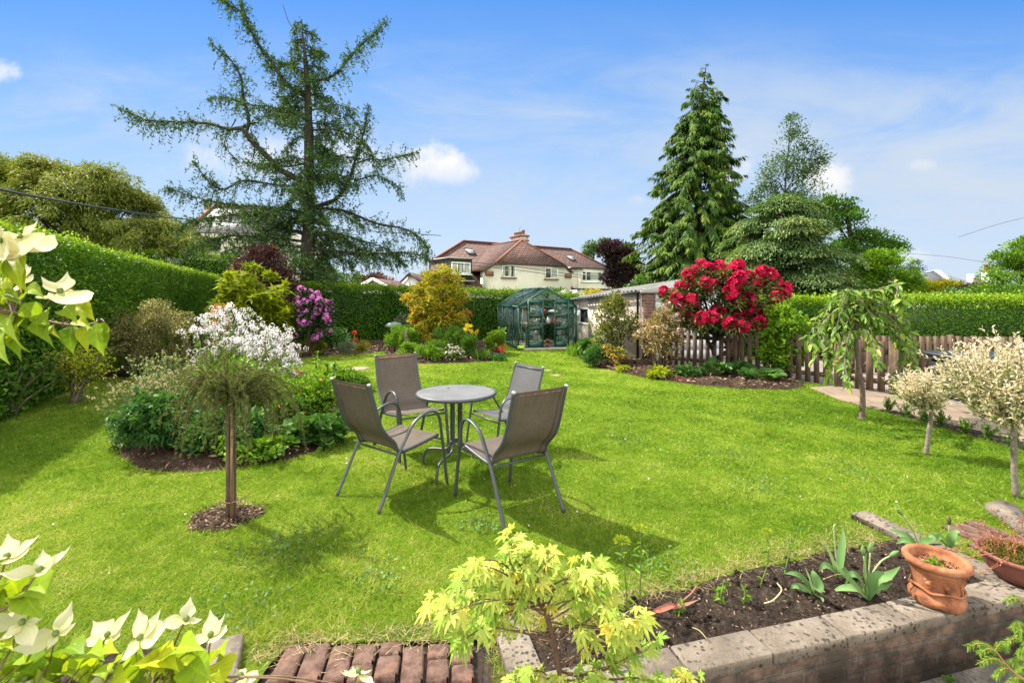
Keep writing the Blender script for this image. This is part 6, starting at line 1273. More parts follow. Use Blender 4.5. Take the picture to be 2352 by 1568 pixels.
px_tree('red_leaf_tree', 'distant red leaved tree above the low bungalow left of the white house', 60, M_PURPLE, [(850, 645, 40, 20, 0), (880, 655, 26, 16, 0), (820, 650, 20, 14, 0)], [(850, 690), (850, 655)], .3, 1.2, 1.1, 100, .4, .22, nl=8, vb=.2)
px_tree('lime_shrub', 'yellow green shrub between the larch trunk and the bungalow', 24, M_SPARSE, [(778, 660, 28, 18, 0), (800, 665, 20, 14, 0)], [(780, 700), (780, 668)], .05, 1.2, .35, 80, .13, .07, 'shrub', nl=6)
px_tree('understorey_tree', 'mixed green foliage low behind the larch trunk', 24, M_MID, [(745, 635, 55, 42, 0), (800, 640, 30, 20, 0), (655, 620, 40, 25, 0), (560, 600, 50, 30, 0)], [(740, 700), (740, 650)], .1, .75, .5, 70, .15, .08, nl=20, vb=-.08)
px_tree('lilac_bush', 'dark undergrowth beneath the tiered tree behind the red rhododendron', 15.2, M_DARK, [(1850, 690, 95, 34, 0), (1760, 690, 80, 36, 0), (1920, 680, 60, 30, 0)], [(1850, 730), (1850, 700)], .06, 1.0, .32, 90, .10, .05, 'shrub', nl=14, vb=.12)
px_tree('white_rhododendron', 'white flowering shrub seen over the garage eaves beside the greenhouse roof', 22, M_MID, [(1275, 676, 34, 12, 0), (1300, 688, 30, 12, 0), (1250, 690, 30, 12, 0)], [(1275, 715), (1275, 690)], .05, 1.4, .3, 70, .13, .05, 'shrub', nl=6)
fl = MB(); rng = np.random.default_rng(2)
for i in range(46): c = at(1250 + 70 * rng.random(), 677 + 12 * rng.random(), 21.3 + .5 * rng.random()); fl.add(*(lambda m_: (m_[0], m_[1]))(( (lambda q: (np.array([c + rng.normal(size=3) * .10 for _ in range(40)]), [np.arange(40).reshape(10, 4)]))(0))))
o = fl.build('flowers', M_WHITE); o['kind'] = 'stuff'; par(o, [x for x in bpy.data.objects if x.name == 'white_rhododendron'][0])
px_tree('orange_azalea', 'small orange leaved shrub on the lean-to side of the house', 30, M_PIERIS, [(1360, 676, 26, 12, 0)], [(1360, 700), (1360, 680)], .05, 1.4, .35, 70, .15, .06, 'shrub', nl=5, vb=.15)
# ------------------------------------------------------------------ garden shrubs and flowers
def floret_mesh(mb, rng, c, nrm_, size, kind='rhomb', npet=5, vb=.5):
    n_ = nrm(np.asarray(nrm_, float)); a = nrm(np.cross(n_, (.3, .2, 1))); b = np.cross(n_, a); th = np.arange(npet) * 2 * np.pi / npet + rng.random() * 6
    D = np.cos(th)[:, None] * a + np.sin(th)[:, None] * b + n_ * .45
    leaves(mb, np.tile(c, (npet, 1)), D, np.tile(n_, (npet, 1)), size, size * .75, np.clip(vb + rng.normal(size=npet) * .25, 0, 1), kind, 0, .15)
def truss_mesh(rng, r=.06, nf=14, size=.035):
    mb = MB()
    for d in rdir(rng, nf, .55): floret_mesh(mb, rng, d * r * (.65 + .2 * rng.random()), d, size)
    return mb
def trusses(e, C, Rc, rng, m_, n, r, nf, size, name='flower_truss', pick=None, out=.7, ctr=(0, 0, .6)):
    protos = []
    for i in range(4):
        o = truss_mesh(rng, r, nf, size).build(name, m_); o.parent = e; protos.append(o)
    sc = C[:, 2] * .55 - C[:, 1] * .9 + rng.normal(size=len(C)) * .35 if pick is None else pick(C)
    idx = np.argsort(-sc); d = nrm(C - np.asarray(ctr) + np.array((0, -.25, .3))); Q = C + d * Rc[:, None] * out; got = []
    for i in idx:
        if all(np.linalg.norm(Q[i] - g) > r * 1.45 for g in got): got.append(Q[i])
        if len(got) >= n: break
    for k, q in enumerate(got):
        o = protos[k] if k < 4 else protos[k % 4].copy()
        if k >= 4: COL.objects.link(o); o.parent = e
        o.location = q; o.rotation_euler = (rng.normal() * .5, rng.normal() * .5, rng.random() * 6); s = .8 + .5 * rng.random() + (.12 if m_ is M_RED else 0); o.scale = (s, s, s)
def tips_flowers(e, C, Rc, rng, m_, per, size, name='flowers', spread=1.0, up=.7, sel=1.0, npet=5, zadd=0.0):
    mb = MB()
    for c, r in zip(C, Rc):
        if rng.random() > sel: continue
        for _ in range(per): d = rdir(rng, 1, up)[0]; floret_mesh(mb, rng, c + d * r * spread + (0, 0, zadd * rng.random()), nrm(d + (0, -.4, .5)), size * (.7 + .6 * rng.random()), 'rhomb', npet)
    o = mb.build(name, m_, e); o['kind'] = 'stuff'; return o
# left border
bush('variegated_shrub', 'bushy fawn variegated shrub below the tall left hedge', 'shrub', (222, 462, 682, 9.3), M_VARIEG, 130, .18, 190, .042, .020, [(-.1, 0, .42, .9, .9, .46), (.30, 0, .50, .62, .7, .46), (.22, 0, .72, .42, .5, .28), (-.55, 0, .38, .45, .6, .36)], stem=(14, .016), vs=.30)
def vase_shrub(name, label, xb, yb, l, r_, t, mt, ns, L, Wd, seed, per=46, r0=.02):
    D = H * F / (yb - 680); rng = np.random.default_rng(seed); b0 = gr(xb, yb); e = empty(name, tuple(b0), label, 'shrub'); w_ = (r_ - l) / F * D / 2; h = H - (t - 680) / F * D; cx = ((l + r_) / 2 - xb) / F * D
    tw = MB(); fo = MB()
    for i in range(ns):
        a = rng.random() * 6.28; q = math.sqrt(rng.random()); tip = np.array((cx + math.cos(a) * q * w_, math.sin(a) * q * w_ * .8, h * (.55 + .45 * rng.random()) * (1 - .25 * q))); P = spline([(rng.normal() * .03, rng.normal() * .03, 0), tip * (.3, .3, .45) + rng.normal(size=3) * .03, tip * (.72, .72, .8) + rng.normal(size=3) * .05, tip], 6)
        tw.tube(P, np.linspace(r0 * (.5 + .6 * rng.random()), .003, len(P)), 6); f = (.28 + .72 * rng.random(per) ** .8) * (len(P) - 1.01); ii = f.astype(int); Q = P[ii] + (P[ii + 1] - P[ii]) * (f - ii)[:, None] + rng.normal(size=(per, 3)) * .045
        leaves(fo, Q, rdir(rng, per, .3), rdir(rng, per, 1.2), L * (.6 + .7 * rng.random(per)), Wd, np.clip(.5 + .25 * rng.normal(size=per) + rng.normal() * .1, 0, 1), 'rhomb', .2)
    tw.build('stem', M_BARKL, e, True); fo.build('foliage', mt, e); return e
vase_shrub('lime_shrub', 'small vase shaped shrub with lime green leaves standing in the left lawn', 172, 925, 108, 245, 762, M_SPARSE, 34, .048, .032, 5, 62, .022)
vase_shrub('currant_bush', 'green leafy bush with woody base at the left edge of the lawn', 22, 955, -90, 112, 778, M_MID, 30, .075, .058, 6, 42, .02)
vase_shrub('currant_bush', 'low leafy bush behind the lime vase shaped shrub against the hedge', 70, 905, -20, 150, 815, M_BRIGHT, 18, .055, .042, 9, 36, .012)
e, C, Rc, (w_, h_, rng) = bush('fatsia_shrub', 'large yellow green shrub with hand shaped leaves before the purple shrub', 'shrub', (474, 680, 628, 12.2), M_FATSIA, 110, .24, 22, .24, .05, [(0, 0, .55, .95, .9, .44), (-.2, 0, .78, .6, .6, .22), (.3, 0, .45, .6, .7, .35)], kind='palm', flat=.6, droop=.22, stem=(8, .03), vs=.32, nup=1.5)
e, C, Rc, (w_, h_, rng) = bush('orange_flowered_azalea', 'orange flowered azalea behind the white flowers', 'shrub', (468, 545, 688, 11.2), M_FATSIA, 22, .14, 40, .08, .03, stem=(5, .012)); trusses(e, C, Rc, rng, M_ORANGE, 11, .07, 12, .04)
e, C, Rc, (w_, h_, rng) = bush('mauve_rhododendron', 'mauve flowered rhododendron in front of the back hedge', 'shrub', (655, 779, 672, 12.6), M_DARK, 90, .16, 46, .10, .036, [(0, 0, .55, .9, .9, .45), (-.25, 0, .78, .45, .5, .22), (.35, 0, .6, .5, .6, .35)], stem=(8, .02), kind='long', droop=.2); trusses(e, C, Rc, rng, M_MAG, 62, .075, 13, .048)
bush('heath_mound', 'yellow green heath mound at the foot of the mauve rhododendron', 'heath', (668, 764, 776, 12.75), M_HEATH, 46, .11, 110, .06, .012, hang=-.7, stem=None)
bush('heath_mound', 'small bronze green heath mound right of the grey mound', 'heath', (815, 858, 780, 12.6), M_HEATH, 18, .10, 110, .06, .012, hang=-.7, stem=None, vb=-.14)
bush('santolina_mound', 'silvery grey mound between the two heath mounds', 'shrub', (762, 826, 780, 12.6), M_GREY, 30, .11, 110, .05, .012, hang=-.5, stem=None)
bush('rose_bush', 'dark leafy rose bush right of the mauve rhododendron', 'shrub', (722, 812, 742, 13.4), M_DEEP, 34, .15, 70, .07, .04, stem=(7, .012), vs=.3)
for i, (x, y, D) in enumerate(((814, 764, 13.2), (816, 782, 13.0), (683, 858, 7.7))):
    mb = MB(); rng = np.random.default_rng(i)
    rt = empty('red_flower', tuple(np.append(at(x, y, D)[:2], 0)), ['scarlet flower on a tall stem above the small bronze heath mound', 'scarlet flower low beside the small bronze heath mound', 'scarlet flower at the right edge of the white flowers'][i], 'flower'); zt = at(x, y, D)[2]
    for d in rdir(rng, 9, .5): floret_mesh(mb, rng, (d[0] * .04, d[1] * .04, zt + d[2] * .04), d, .045)
    mb.build('petals', M_SCAR, rt); mb = MB(); mb.tube([(0, 0, 0), (.01, 0, zt)], .006, 5); mb.build('stem', M_STEM, rt)
# back border
e, C, Rc, (w_, h_, rng) = bush('golden_pieris', 'tall rounded golden orange leaved shrub in front of the back hedge', 'shrub', (928, 1082, 612, 13.6), M_PIERIS, 170, .18, 100, .12, .030, [(0, 0, .66, .92, .9, .34), (0, 0, .42, .84, .85, .36), (.02, 0, .84, .62, .7, .16), (-.4, 0, .52, .6, .6, .3), (.42, 0, .5, .58, .6, .3)], flat=.75, up=.6, stem=(9, .035), vs=.30, droop=.3, grad=.2, kind='rhomb')
bush('fern_shrub', 'feathery bright green shrub left of the golden pieris', 'shrub', (876, 978, 738, 13.3), M_BRIGHT, 60, .16, 130, .09, .020, hang=-.3, stem=(6, .01), vs=.24)
bush('bay_shrub', 'grey green upright shrub against the hedge left of the golden pieris', 'shrub', (905, 945, 700, 15.2), M_GREY, 18, .16, 80, .08, .03, vb=-.15, stem=(4, .015))
bush('phlox_clump', 'mid green leafy clump in front of the golden pieris', 'plant', (972, 1084, 738, 12.7), M_MID, 44, .14, 110, .075, .020, hang=-.5, vs=.2, vb=.1, stem=(8, .008))
bush('campanula_clump', 'bright green low clump at the left end of the back border edge', 'plant', (908, 972, 778, 11.85), M_BRIGHT, 26, .10, 120, .05, .020, vb=.12, stem=(5, .006))
bush('campanula_clump', 'bright green low clump second from the left on the back border edge', 'plant', (942, 1016, 788, 11.7), M_BRIGHT, 26, .10, 110, .05, .02, vb=.02, stem=(5, .006))
bush('cranesbill_clump', 'light green low clump just left of the pink speckled clump', 'plant', (968, 1042, 793, 11.5), M_BRIGHT, 30, .10, 110, .045, .03, vb=.06, stem=(5, .006))
e, C, Rc, (w_, h_, rng) = bush('pink_cranesbill', 'pink speckled low flowering clump on the back border edge', 'plant', (1010, 1078, 790, 11.6), M_MID, 32, .10, 90, .045, .03, stem=(5, .006), vb=.1); tips_flowers(e, C, Rc, rng, M_PINK, 7, .028, spread=1.05)
bush('lily_clump', 'tall narrow dark green clump of lily stems beside the pink speckled clump', 'plant', (1054, 1100, 756, 11.9), M_MID, 26, .09, 110, .08, .014, hang=-.2, vs=.2, stem=(10, .007))
def blade_clump(name, label, l, r_, t, D, mt, n, wd, seed, cat='plant', spread=.5, bend=.35):
    rng = np.random.default_rng(seed); w_ = (r_ - l) / F * D; h = H - (t - 680) / F * D; e = empty(name, (((l + r_) / 2 - 1176) / F * D, D, 0), label, cat); mb = MB()
    P = np.stack([rng.normal(size=n) * w_ * .2, rng.normal(size=n) * w_ * .2, np.zeros(n)], 1); D_ = np.stack([rng.normal(size=n) * spread * .5, rng.normal(size=n) * spread * .5, np.ones(n)], 1)
    leaves(mb, P, D_, rdir(rng, n), h * (.65 + .45 * rng.random(n)), wd, np.clip(.5 + rng.normal(size=n) * .25, 0, 1), 'blade', bend); mb.build('foliage', mt, e); return e
blade_clump('iris_clump', 'clump of sword shaped iris leaves in the back border beside the lily stems', 1082, 1135, 783, 11.8, M_MID, 110, .030, 1)
blade_clump('iris_clump', 'clump of sword shaped iris leaves at the right end of the back border', 1120, 1168, 796, 11.7, M_DEEP, 90, .030, 2)
blade_clump('iris_clump', 'tall clump of bright sword shaped leaves right of the greenhouse step', 1306, 1366, 768, 12.6, M_BRIGHT, 130, .035, 3, bend=.25)
bush('potato_plant', 'light green leafy plant left of the greenhouse corner', 'plant', (1112, 1168, 750, 13.3), M_BRIGHT, 30, .13, 60, .08, .05, stem=(6, .01), vb=.14)
e = empty('yellow_lily', (*at(1081, 680, 13.1)[:2], 0), 'yellow flowered lily behind the lily stems', 'plant'); mb = MB(); rng = np.random.default_rng(4); q = at(1081, 757, 13.1)[2]; tw = MB()
for i in range(9): 
    d = rng.normal(size=3) * (.15, .15, .05); tw.tube([(0, 0, 0), (d[0], d[1], q + d[2])], .006, 5)
    for _ in range(2): floret_mesh(mb, rng, (d[0], d[1], q + d[2] + .03), rdir(rng, 1, .6)[0], .085, 'rhomb', 6)
mb.build('flowers', M_YFL, e)['kind'] = 'stuff'; tw.build('stem', M_STEM, e)
e = empty('lupin', (*at(932, 680, 12.6)[:2], 0), 'single mauve lupin spike before the feathery green shrub', 'plant'); mb = MB(); zt = at(932, 757, 12.6)[2]
for i in range(60): a = rng.random() * 6.28; z = zt * (.62 + .38 * i / 60); mb.add(np.array([(0, 0, z)] * 4) + rng.normal(size=(4, 3)) * .014 + np.array((math.cos(a), math.sin(a), 0)) * .03 * (1.1 - i / 60), [[[0, 1, 2, 3]]], rng.random())
mb.build('flower_spike', leafmat('lupin_petals', [(0, (.22, .12, .34)), (1, (.42, .30, .55))], .5, .25), e); mb = MB(); mb.tube([(0, 0, 0), (0, 0, zt * .95)], .008, 5); leaves(mb, np.tile((0, 0, .1), (14, 1)) + rng.random((14, 3)) * (0, 0, .3), rdir(rng, 14, .5), rdir(rng, 14, 1), .2, .035); mb.build('stem', M_STEM, e)
cl = MB(); cl.lathe([(.26, 0), (.25, .05), (.18, .11), (.06, .14), (.001, .145)], 24); o = cl.build('cloche', simple('pale_green_plastic', (.12, .17, .15), .3, .5), None, True); p = at(905, 762, 14.4); o.location = (p[0], p[1], p[2] + .05); o.location.z = .66; tag(o, 'pale translucent dome showing above the feathery shrub', 'cloche')
st_ = MB(); st_.tube([(0, 0, -.62), (0, 0, .01)], .03, 6); so = st_.build('stand', M_GUTTER, o)
# fence border
bush('hosta_clump', 'blue green hosta with broad leaves right of the sword shaped leaves', 'plant', (1336, 1402, 774, 11.9), M_DEEP, 26, .14, 26, .17, .11, kind='round', flat=.6, droop=.5, vb=.2, stem=(5, .008))
bush('open_rhododendron', 'open straggly pale green rhododendron in front of the garage wall', 'shrub', (1345, 1480, 677, 11.2), M_PALERH, 84, .17, 44, .095, .036, [(0, 0, .58, .88, .8, .42), (.1, 0, .82, .45, .5, .2), (-.3, 0, .40, .6, .7, .3)], stem=(16, .022))
bush('peony_clump', 'dark green leafy clump at the front of the fence border beside the yellow azalea', 'plant', (1335, 1402, 788, 10.7), M_DEEP, 34, .12, 110, .075, .018, hang=-.2, vb=.12, stem=(6, .006))
e, C, Rc, (w_, h_, rng) = bush('yellow_azalea', 'small yellow orange azalea at the front of the fence border', 'shrub', (1380, 1448, 786, 10.5), M_PALERH, 34, .11, 60, .06, .028, stem=(7, .010), vb=.06); trusses(e, C, Rc, rng, petal('apricot_petals', (.70, .40, .06), (.82, .55, .14)), 22, .045, 9, .032)
e, C, Rc, (w_, h_, rng) = bush('fading_rhododendron', 'twiggy rhododendron with faded pink flowers left of the red one', 'shrub', (1450, 1585, 700, 9.75), M_PINKISH, 100, .14, 40, .08, .026, [(0, 0, .55, .9, .85, .45), (.25, 0, .78, .6, .6, .22)], stem=(30, .016), vs=.34, droop=.3); trusses(e, C, Rc, rng, M_PINK, 16, .04, 8, .028)
bush('heuchera_clump', 'lime green low leafy clump at the edge of the fence border', 'plant', (1476, 1548, 843, 9.15), M_FATSIA, 26, .085, 34, .06, .05, kind='round', flat=.5, stem=(4, .005), vb=.12)
bush('fern_clump', 'low pale green clump below the faded pink rhododendron', 'plant', (1408, 1452, 838, 9.9), M_SPARSE, 16, .08, 40, .05, .02, vb=-.1, stem=(4, .005))
bush('pulmonaria_clump', 'dark green spotted leaf clump left of the bergenias', 'plant', (1546, 1612, 838, 9.15), M_DEEP, 24, .09, 40, .075, .04, vb=.14, stem=(4, .005))
def bergenia(label, l, r_, t, D, n, seed):
    rng = np.random.default_rng(seed); w_ = (r_ - l) / F * D; h = H - (t - 680) / F * D; e = empty('bergenia_plant', (((l + r_) / 2 - 1176) / F * D, D, 0), label, 'plant', 'bergenias in the fence border'); fo = MB(); sm = MB()
    for i in range(n):
        a = rng.random() * 6.28; q = math.sqrt(rng.random()); c = np.array((math.cos(a) * q * w_ * .42, math.sin(a) * q * w_ * .36 - .05, h * (.42 + .5 * rng.random()) * (1 - .3 * q))); sm.tube(spline([(c[0] * .2, c[1] * .2, .02), c * (.7, .7, .6), c], 4), .007, 5)
        d = np.array((math.cos(a), math.sin(a) - .3, .55)); leaves(fo, c[None] - nrm(d) * .05, d[None], (np.array((0, 0, 1.0)) + rng.normal(size=3) * .3 + np.array((0, -.5, 0)))[None], .17 + .06 * rng.random(), .15, np.array([rng.random()]), 'round', .15, .18)
    sm.build('stem', M_STEM, e); fo.build('foliage', M_BERG, e)
bergenia('bergenia with big upright round leaves under the red rhododendron', 1606, 1672, 822, 9.25, 30, 1)
bergenia('bergenia clump between the other two at the back of the fence border', 1660, 1726, 828, 9.45, 24, 2)
bergenia('low spreading bergenia clump at the lawn edge below the bright leafy shrub', 1692, 1806, 845, 8.85, 46, 3)
bush('elder_shrub', 'bright green leafy shrub between the red rhododendron and the cherry', 'shrub', (1736, 1856, 706, 9.15), M_BRIGHT, 130, .16, 70, .075, .050, [(0, 0, .62, .85, .9, .38), (.15, 0, .36, .82, .9, .34), (.0, 0, .85, .5, .5, .16), (-.3, 0, .3, .6, .8, .28)], stem=(9, .018), vs=.24, kind='rhomb', grad=.25)
# the red rhododendron, a mushroom of a crown on crooked stems
def red_rhodo():
    rng = np.random.default_rng(99); D0 = 9.95; b0 = gr(1655, 856); e = empty('red_rhododendron', (b0[0], D0, 0), 'big rhododendron covered in crimson flowers in front of the picket fence', 'shrub'); o_ = np.array((b0[0], D0, 0)); C = []
    for (x, y, rx, ry, n, dd) in ((1645, 672, 92, 66, 70, 0), (1720, 690, 84, 72, 64, 0), (1570, 700, 62, 46, 34, 0), (1655, 740, 100, 36, 46, -.1), (1765, 735, 40, 48, 22, 0), (1615, 640, 50, 38, 20, 0), (1600, 742, 50, 26, 14, 0)):
        r3 = np.array((rx, rx * .85, ry)) * D0 / F - .12; C.append(shell_pts(rng, n, at(x, y, D0 + dd) - o_, r3, .75, -.6, .12))
    C = np.concatenate(C); Rc = .17 * (.65 + .6 * rng.random(len(C))); mb = MB(); clump_leaves(mb, rng, C, Rc, 40, .115, .036, (0, 0, 1.2), .8, 'long', .3, .25, 1.0, .55, vs=.28, vb=.02); mb.build('foliage', M_RHODO, e)
    sm = MB()
    for pts, r0 in (([(1655, 856), (1648, 830), (1668, 800), (1655, 765), (1640, 700)], .055), ([(1660, 856), (1690, 815), (1700, 780), (1725, 745), (1750, 700)], .05), ([(1652, 850), (1640, 800), (1610, 765), (1575, 720)], .04), ([(1668, 800), (1700, 775), (1770, 760), (1790, 735)], .03), ([(1655, 765), (1680, 740), (1690, 690)], .035), ([(1640, 790), (1655, 755), (1600, 690)], .03)):
        P = spline([np.append(at(x, y, D0)[:1], [D0 + rng.normal() * .12, max(0, at(x, y, D0)[2])]) - o_ for x, y in pts], 6); sm.tube(P, np.linspace(r0, r0 * .35, len(P)) * (1 + .1 * rng.normal(size=len(P))), 8)
    stem_set(sm, rng, (0, 0, .7), C[rng.choice(len(C), 40, False)], .02); sm.build('stem', M_BARK, e, True)
    trusses(e, C, Rc, rng, M_RED, 100, .105, 22, .062, out=.8, ctr=(0, 0, .9), pick=lambda C: C[:, 2] * .28 - C[:, 1] * .75 - C[:, 0] * .12 + rng.normal(size=len(C)) * .42)
red_rhodo()
mb = MB(); rng = np.random.default_rng(1); c = gr(1578, 876)
for _ in range(26): p = c + np.array((rng.normal() * .16, rng.normal() * .14, .035)); floret_mesh(mb, rng, p, (rng.normal() * .3, rng.normal() * .3, 1), .03, 'rhomb', 4)
tag(mb.build('fallen_petals', M_RED), 'fallen crimson petals on the lawn edge', 'petals', None, 'stuff')

# ------------------------------------------------------------------ round island bed
bush('hardy_geranium', 'deep green clump with hand shaped leaves at the front left of the island bed', 'plant', (262, 452, 892, 4.72), M_DEEP, 70, .12, 32, .072, .03, [(0, 0, .5, .95, .9, .45)], kind='palm', flat=.6, droop=.35, vs=.25, stem=(12, .006), nup=.9)
def flower_cloud(name, label, l, r_, t, yb, D, mt, mf, ns, fsize, leafL, seed, heads=3, hr=.03, leafmt=None, dep=.5, fl_n=5, lw=.3, lk='rhomb', low=.55, nl=16):
    """upright stems with leaves and small flower heads; heads lie between t and yb in the picture"""
    rng = np.random.default_rng(seed); w_ = (r_ - l) / F * D; e = empty(name, (((l + r_) / 2 - 1176) / F * D, D, 0), label, 'plant'); h = H - (t - 680) / F * D; sm = MB(); fo = MB(); fl = MB()
    for i in range(ns):
        x, y = (rng.random() - .5) * w_, (rng.random() - .5) * w_ * dep * 2; z = h * (low + (1 - low) * rng.random() ** .8) * (1 - .25 * (abs(x) / w_ * 2) ** 2); P = spline([(x * .7, y * .7, 0), (x * .85, y * .85, z * .5), (x + rng.normal() * .03, y, z)], 5); sm.tube(P, np.linspace(.005, .0022, len(P)), 4, cap=False)
        m = nl; f = .1 + .75 * rng.random(m); ii = (f * (len(P) - 1)).astype(int); leaves(fo, P[ii] + rng.normal(size=(m, 3)) * .012, rdir(rng, m, .35), rdir(rng, m, 1.3), leafL * (.6 + .6 * rng.random(m)) * (1.25 - f), leafL * lw, np.clip(.5 + rng.normal(size=m) * .25, 0, 1), lk, .4)
        for _ in range(heads):
            c = P[-1] + rng.normal(size=3) * (.04, .04, .045); sm.tube([P[-3], c], .0015, 3, cap=False)
            for d in rdir(rng, fl_n, .5): floret_mesh(fl, rng, c + d * hr, d, fsize, 'rhomb', 4)
    sm.build('stem', M_STEM, e); fo.build('foliage', leafmt or mt, e); o = fl.build('flowers', mf, e); o['kind'] = 'stuff'; return e
flower_cloud('dames_rocket', 'tall cloud of white flowered stems at the back of the island bed', 446, 588, 703, 830, 7.5, M_BRIGHT, M_WHITE, 92, .0135, .12, 1, 3, .036, dep=.36, fl_n=13, low=.46)
flower_cloud('dames_rocket', 'lower clump of white flowered stems leaning right beside the tall white cloud', 560, 682, 752, 860, 7.0, M_BRIGHT, M_WHITE, 66, .0135, .10, 2, 3, .034, dep=.36, fl_n=12, low=.45)
flower_cloud('astrantia', 'pale green flowered astrantia clump at the left of the island bed', 312, 440, 806, 880, 6.7, M_DEEP, leafmat('astrantia_bracts', [(0, (.26, .34, .14)), (1, (.52, .56, .32))]), 70, .012, .10, 3, 2, .012, fl_n=4, dep=.45, lk='rhomb', lw=.4)
flower_cloud('pink_geranium', 'fuzzy pale pink flower heads over the deep green clump', 270, 452, 858, 920, 5.1, M_DEEP, leafmat('faded_pink_heads', [(0, (.22, .22, .09)), (.6, (.36, .32, .17)), (.85, (.52, .40, .36)), (1, (.66, .50, .52))], .6, .3), 190, .013, .06, 4, 2, .010, fl_n=3, dep=.42, low=.72, lk='palm', lw=.4, nl=9)
bush('meadow_rue', 'leafy mid green plants behind the weeping larch', 'plant', (430, 670, 836, 5.9), M_BRIGHT, 120, .13, 80, .05, .028, [(0, 0, .48, .95, .8, .5)], vs=.3, stem=(14, .006), vb=-.05)
bush('ground_phlox', 'dark leafy growth low behind the larch stake', 'plant', (430, 650, 925, 4.80), M_DEEP, 70, .11, 60, .07, .035, vb=.08, vs=.28, stem=(8, .006))
e, C, Rc, (w_, h_, rng) = bush('geum_clump', 'bright green clump dotted with orange flowers beside the brown chair', 'plant', (600, 796, 862, 5.9), M_BRIGHT, 110, .12, 70, .055, .030, [(0, 0, .5, .95, .85, .48)], vs=.3, stem=(10, .006), vb=.1); tips_flowers(e, C, Rc, rng, M_ORANGE, 1, .022, spread=1.1, sel=.22)
bush('candytuft_mat', 'light green low plants at the back right of the island bed', 'plant', (700, 850, 838, 8.0), M_BRIGHT, 80, .12, 80, .05, .024, vs=.3, vb=.08, stem=(8, .005))
bush('creeping_mat', 'low dark green mat at the right tip of the island bed', 'plant', (770, 862, 868, 7.9), M_MID, 40, .09, 90, .035, .02, vs=.25, vb=.05, stem=(4, .004))
bush('ladys_mantle', 'round leaved lady\'s mantle mound at the front right of the island bed', 'plant', (640, 806, 952, 5.08), M_BERG, 70, .10, 24, .075, .078, kind='round', flat=.6, up=.6, vs=.28, stem=(12, .004), vb=.12, nup=1.1)
e, C, Rc, (w_, h_, rng) = bush('avens_clump', 'darker leafy clump with a few orange flowers left of the lady\'s mantle mound', 'plant', (580, 725, 915, 5.4), M_MID, 60, .10, 60, .06, .03, vs=.3, stem=(8, .005), vb=.06); tips_flowers(e, C, Rc, rng, M_ORANGE, 1, .024, spread=1.15, sel=.14)
bush('strawberry_plant', 'low bright green leafy plants at the front edge behind the larch stake', 'plant', (500, 690, 1000, 4.62), M_BRIGHT, 44, .075, 28, .05, .042, kind='round', flat=.55, vs=.28, stem=(9, .003), nup=1.0)
e = empty('lily_plant', (*at(728, 680, 7.2)[:2], 0), 'upright lily shoots with whorls of long leaves at the back of the island bed', 'plant'); rng = np.random.default_rng(3); fo = MB(); sm = MB()
for (dx, dy, zt) in ((0, 0, .72), (.12, .1, .55), (.28, -.05, .6)):
    sm.tube([(dx, dy, 0), (dx + .01, dy, zt)], .008, 6); n = 34; f = rng.random(n) ** .6; leaves(fo, np.stack([np.full(n, dx), np.full(n, dy), zt * (.35 + .65 * f)], 1), rdir(rng, n, .55), np.tile((0, 0, 1.0), (n, 1)) + rng.normal(size=(n, 3)) * .2, .17 * (1.2 - .5 * f), .032, rng.random(n), 'blade', .5)
sm.build('stem', M_STEM, e); fo.build('foliage', M_BRIGHT, e)
# weeping larch on its stake
def weeping_larch():
    rng = np.random.default_rng(12); b = gr(533, 1192); e = empty('weeping_larch', tuple(b), 'small weeping larch standard with tangled drooping twigs on the front lawn', 'tree'); tw = MB(); fo = MB(); zt = .80
    tw.tube(spline([(.0, .012, 0), (.004, .01, .4), (.0, .0, zt), (.02, 0, .90)], 5), [.016] * 11 + [.012] * 5, 8); Ps = []
    for i in range(150):
        a = rng.random() * 6.28; q = (.08 + .27 * rng.random() ** .7) * (1.3 if -4.2 < -((a + 3.14) % 6.28) < -2.2 and rng.random() < .5 else 1); st = np.array((rng.normal() * .05, rng.normal() * .05, zt + rng.random() * .14)); d = np.array((math.cos(a), math.sin(a), 0)); top = .04 + .12 * rng.random(); end = -.44 * rng.random() ** 1.2 + .05
        if rng.random() < .38: pts = [st, st + d * q * .5 + (0, 0, top * .8), st + d * q * .95 + (0, 0, top * 1.35 + .05)]
        else: pts = [st, st + d * q * .45 + (0, 0, top), st + d * q * .85 + (0, 0, top * .6 + end * .3), st + d * q * 1.05 + (0, 0, end)]
        P = spline(pts, 7); P = P + rng.normal(size=P.shape) * .006; tw.tube(P, np.linspace(.0065 if rng.random() < .35 else .0038, .0016, len(P)), 5, cap=False); n = int(40 + 58 * q * 2); f = rng.random(n) * (len(P) - 1.01); ii = f.astype(int); Q = P[ii] + (P[ii + 1] - P[ii]) * (f - ii)[:, None]
        for _ in range(6):
            Dn = rdir(rng, n, .1); leaves(fo, Q + rng.normal(size=(n, 3)) * .003, Dn, rdir(rng, n), .014 + .010 * rng.random(n), .0034, np.clip(.45 + rng.normal(size=n) * .25, 0, 1), 'tri')
    tw.build('branches', M_TWIG, e, True); fo.build('crown', M_WEEP, e)
    s = empty('tree_stake', (b[0], b[1], 0), 'pair of rough timber stakes supporting the weeping larch', 'stake')
    mb = MB(); mb.box((-.020, -.012, .42), (.026, .03, .86), .3, bev=.004); mb.build('stake', M_FENCE, s); mb = MB(); mb.box((.018, -.016, .40), (.030, .032, .82), -.2, bev=.004); mb.build('stake', M_STAKE, s)
    mb = MB(); mb.tube([(.045 * math.cos(t_), .036 * math.sin(t_) - .012, .14 + .006 * math.sin(t_)) for t_ in np.linspace(0, 6.28, 15)], .004, 5); mb.tube(spline([(.03, -.04, .14), (.08, -.02, .15), (.15, -.03, .20)], 5), .003, 5); mb.build('tie', M_RUST, s)
weeping_larch()
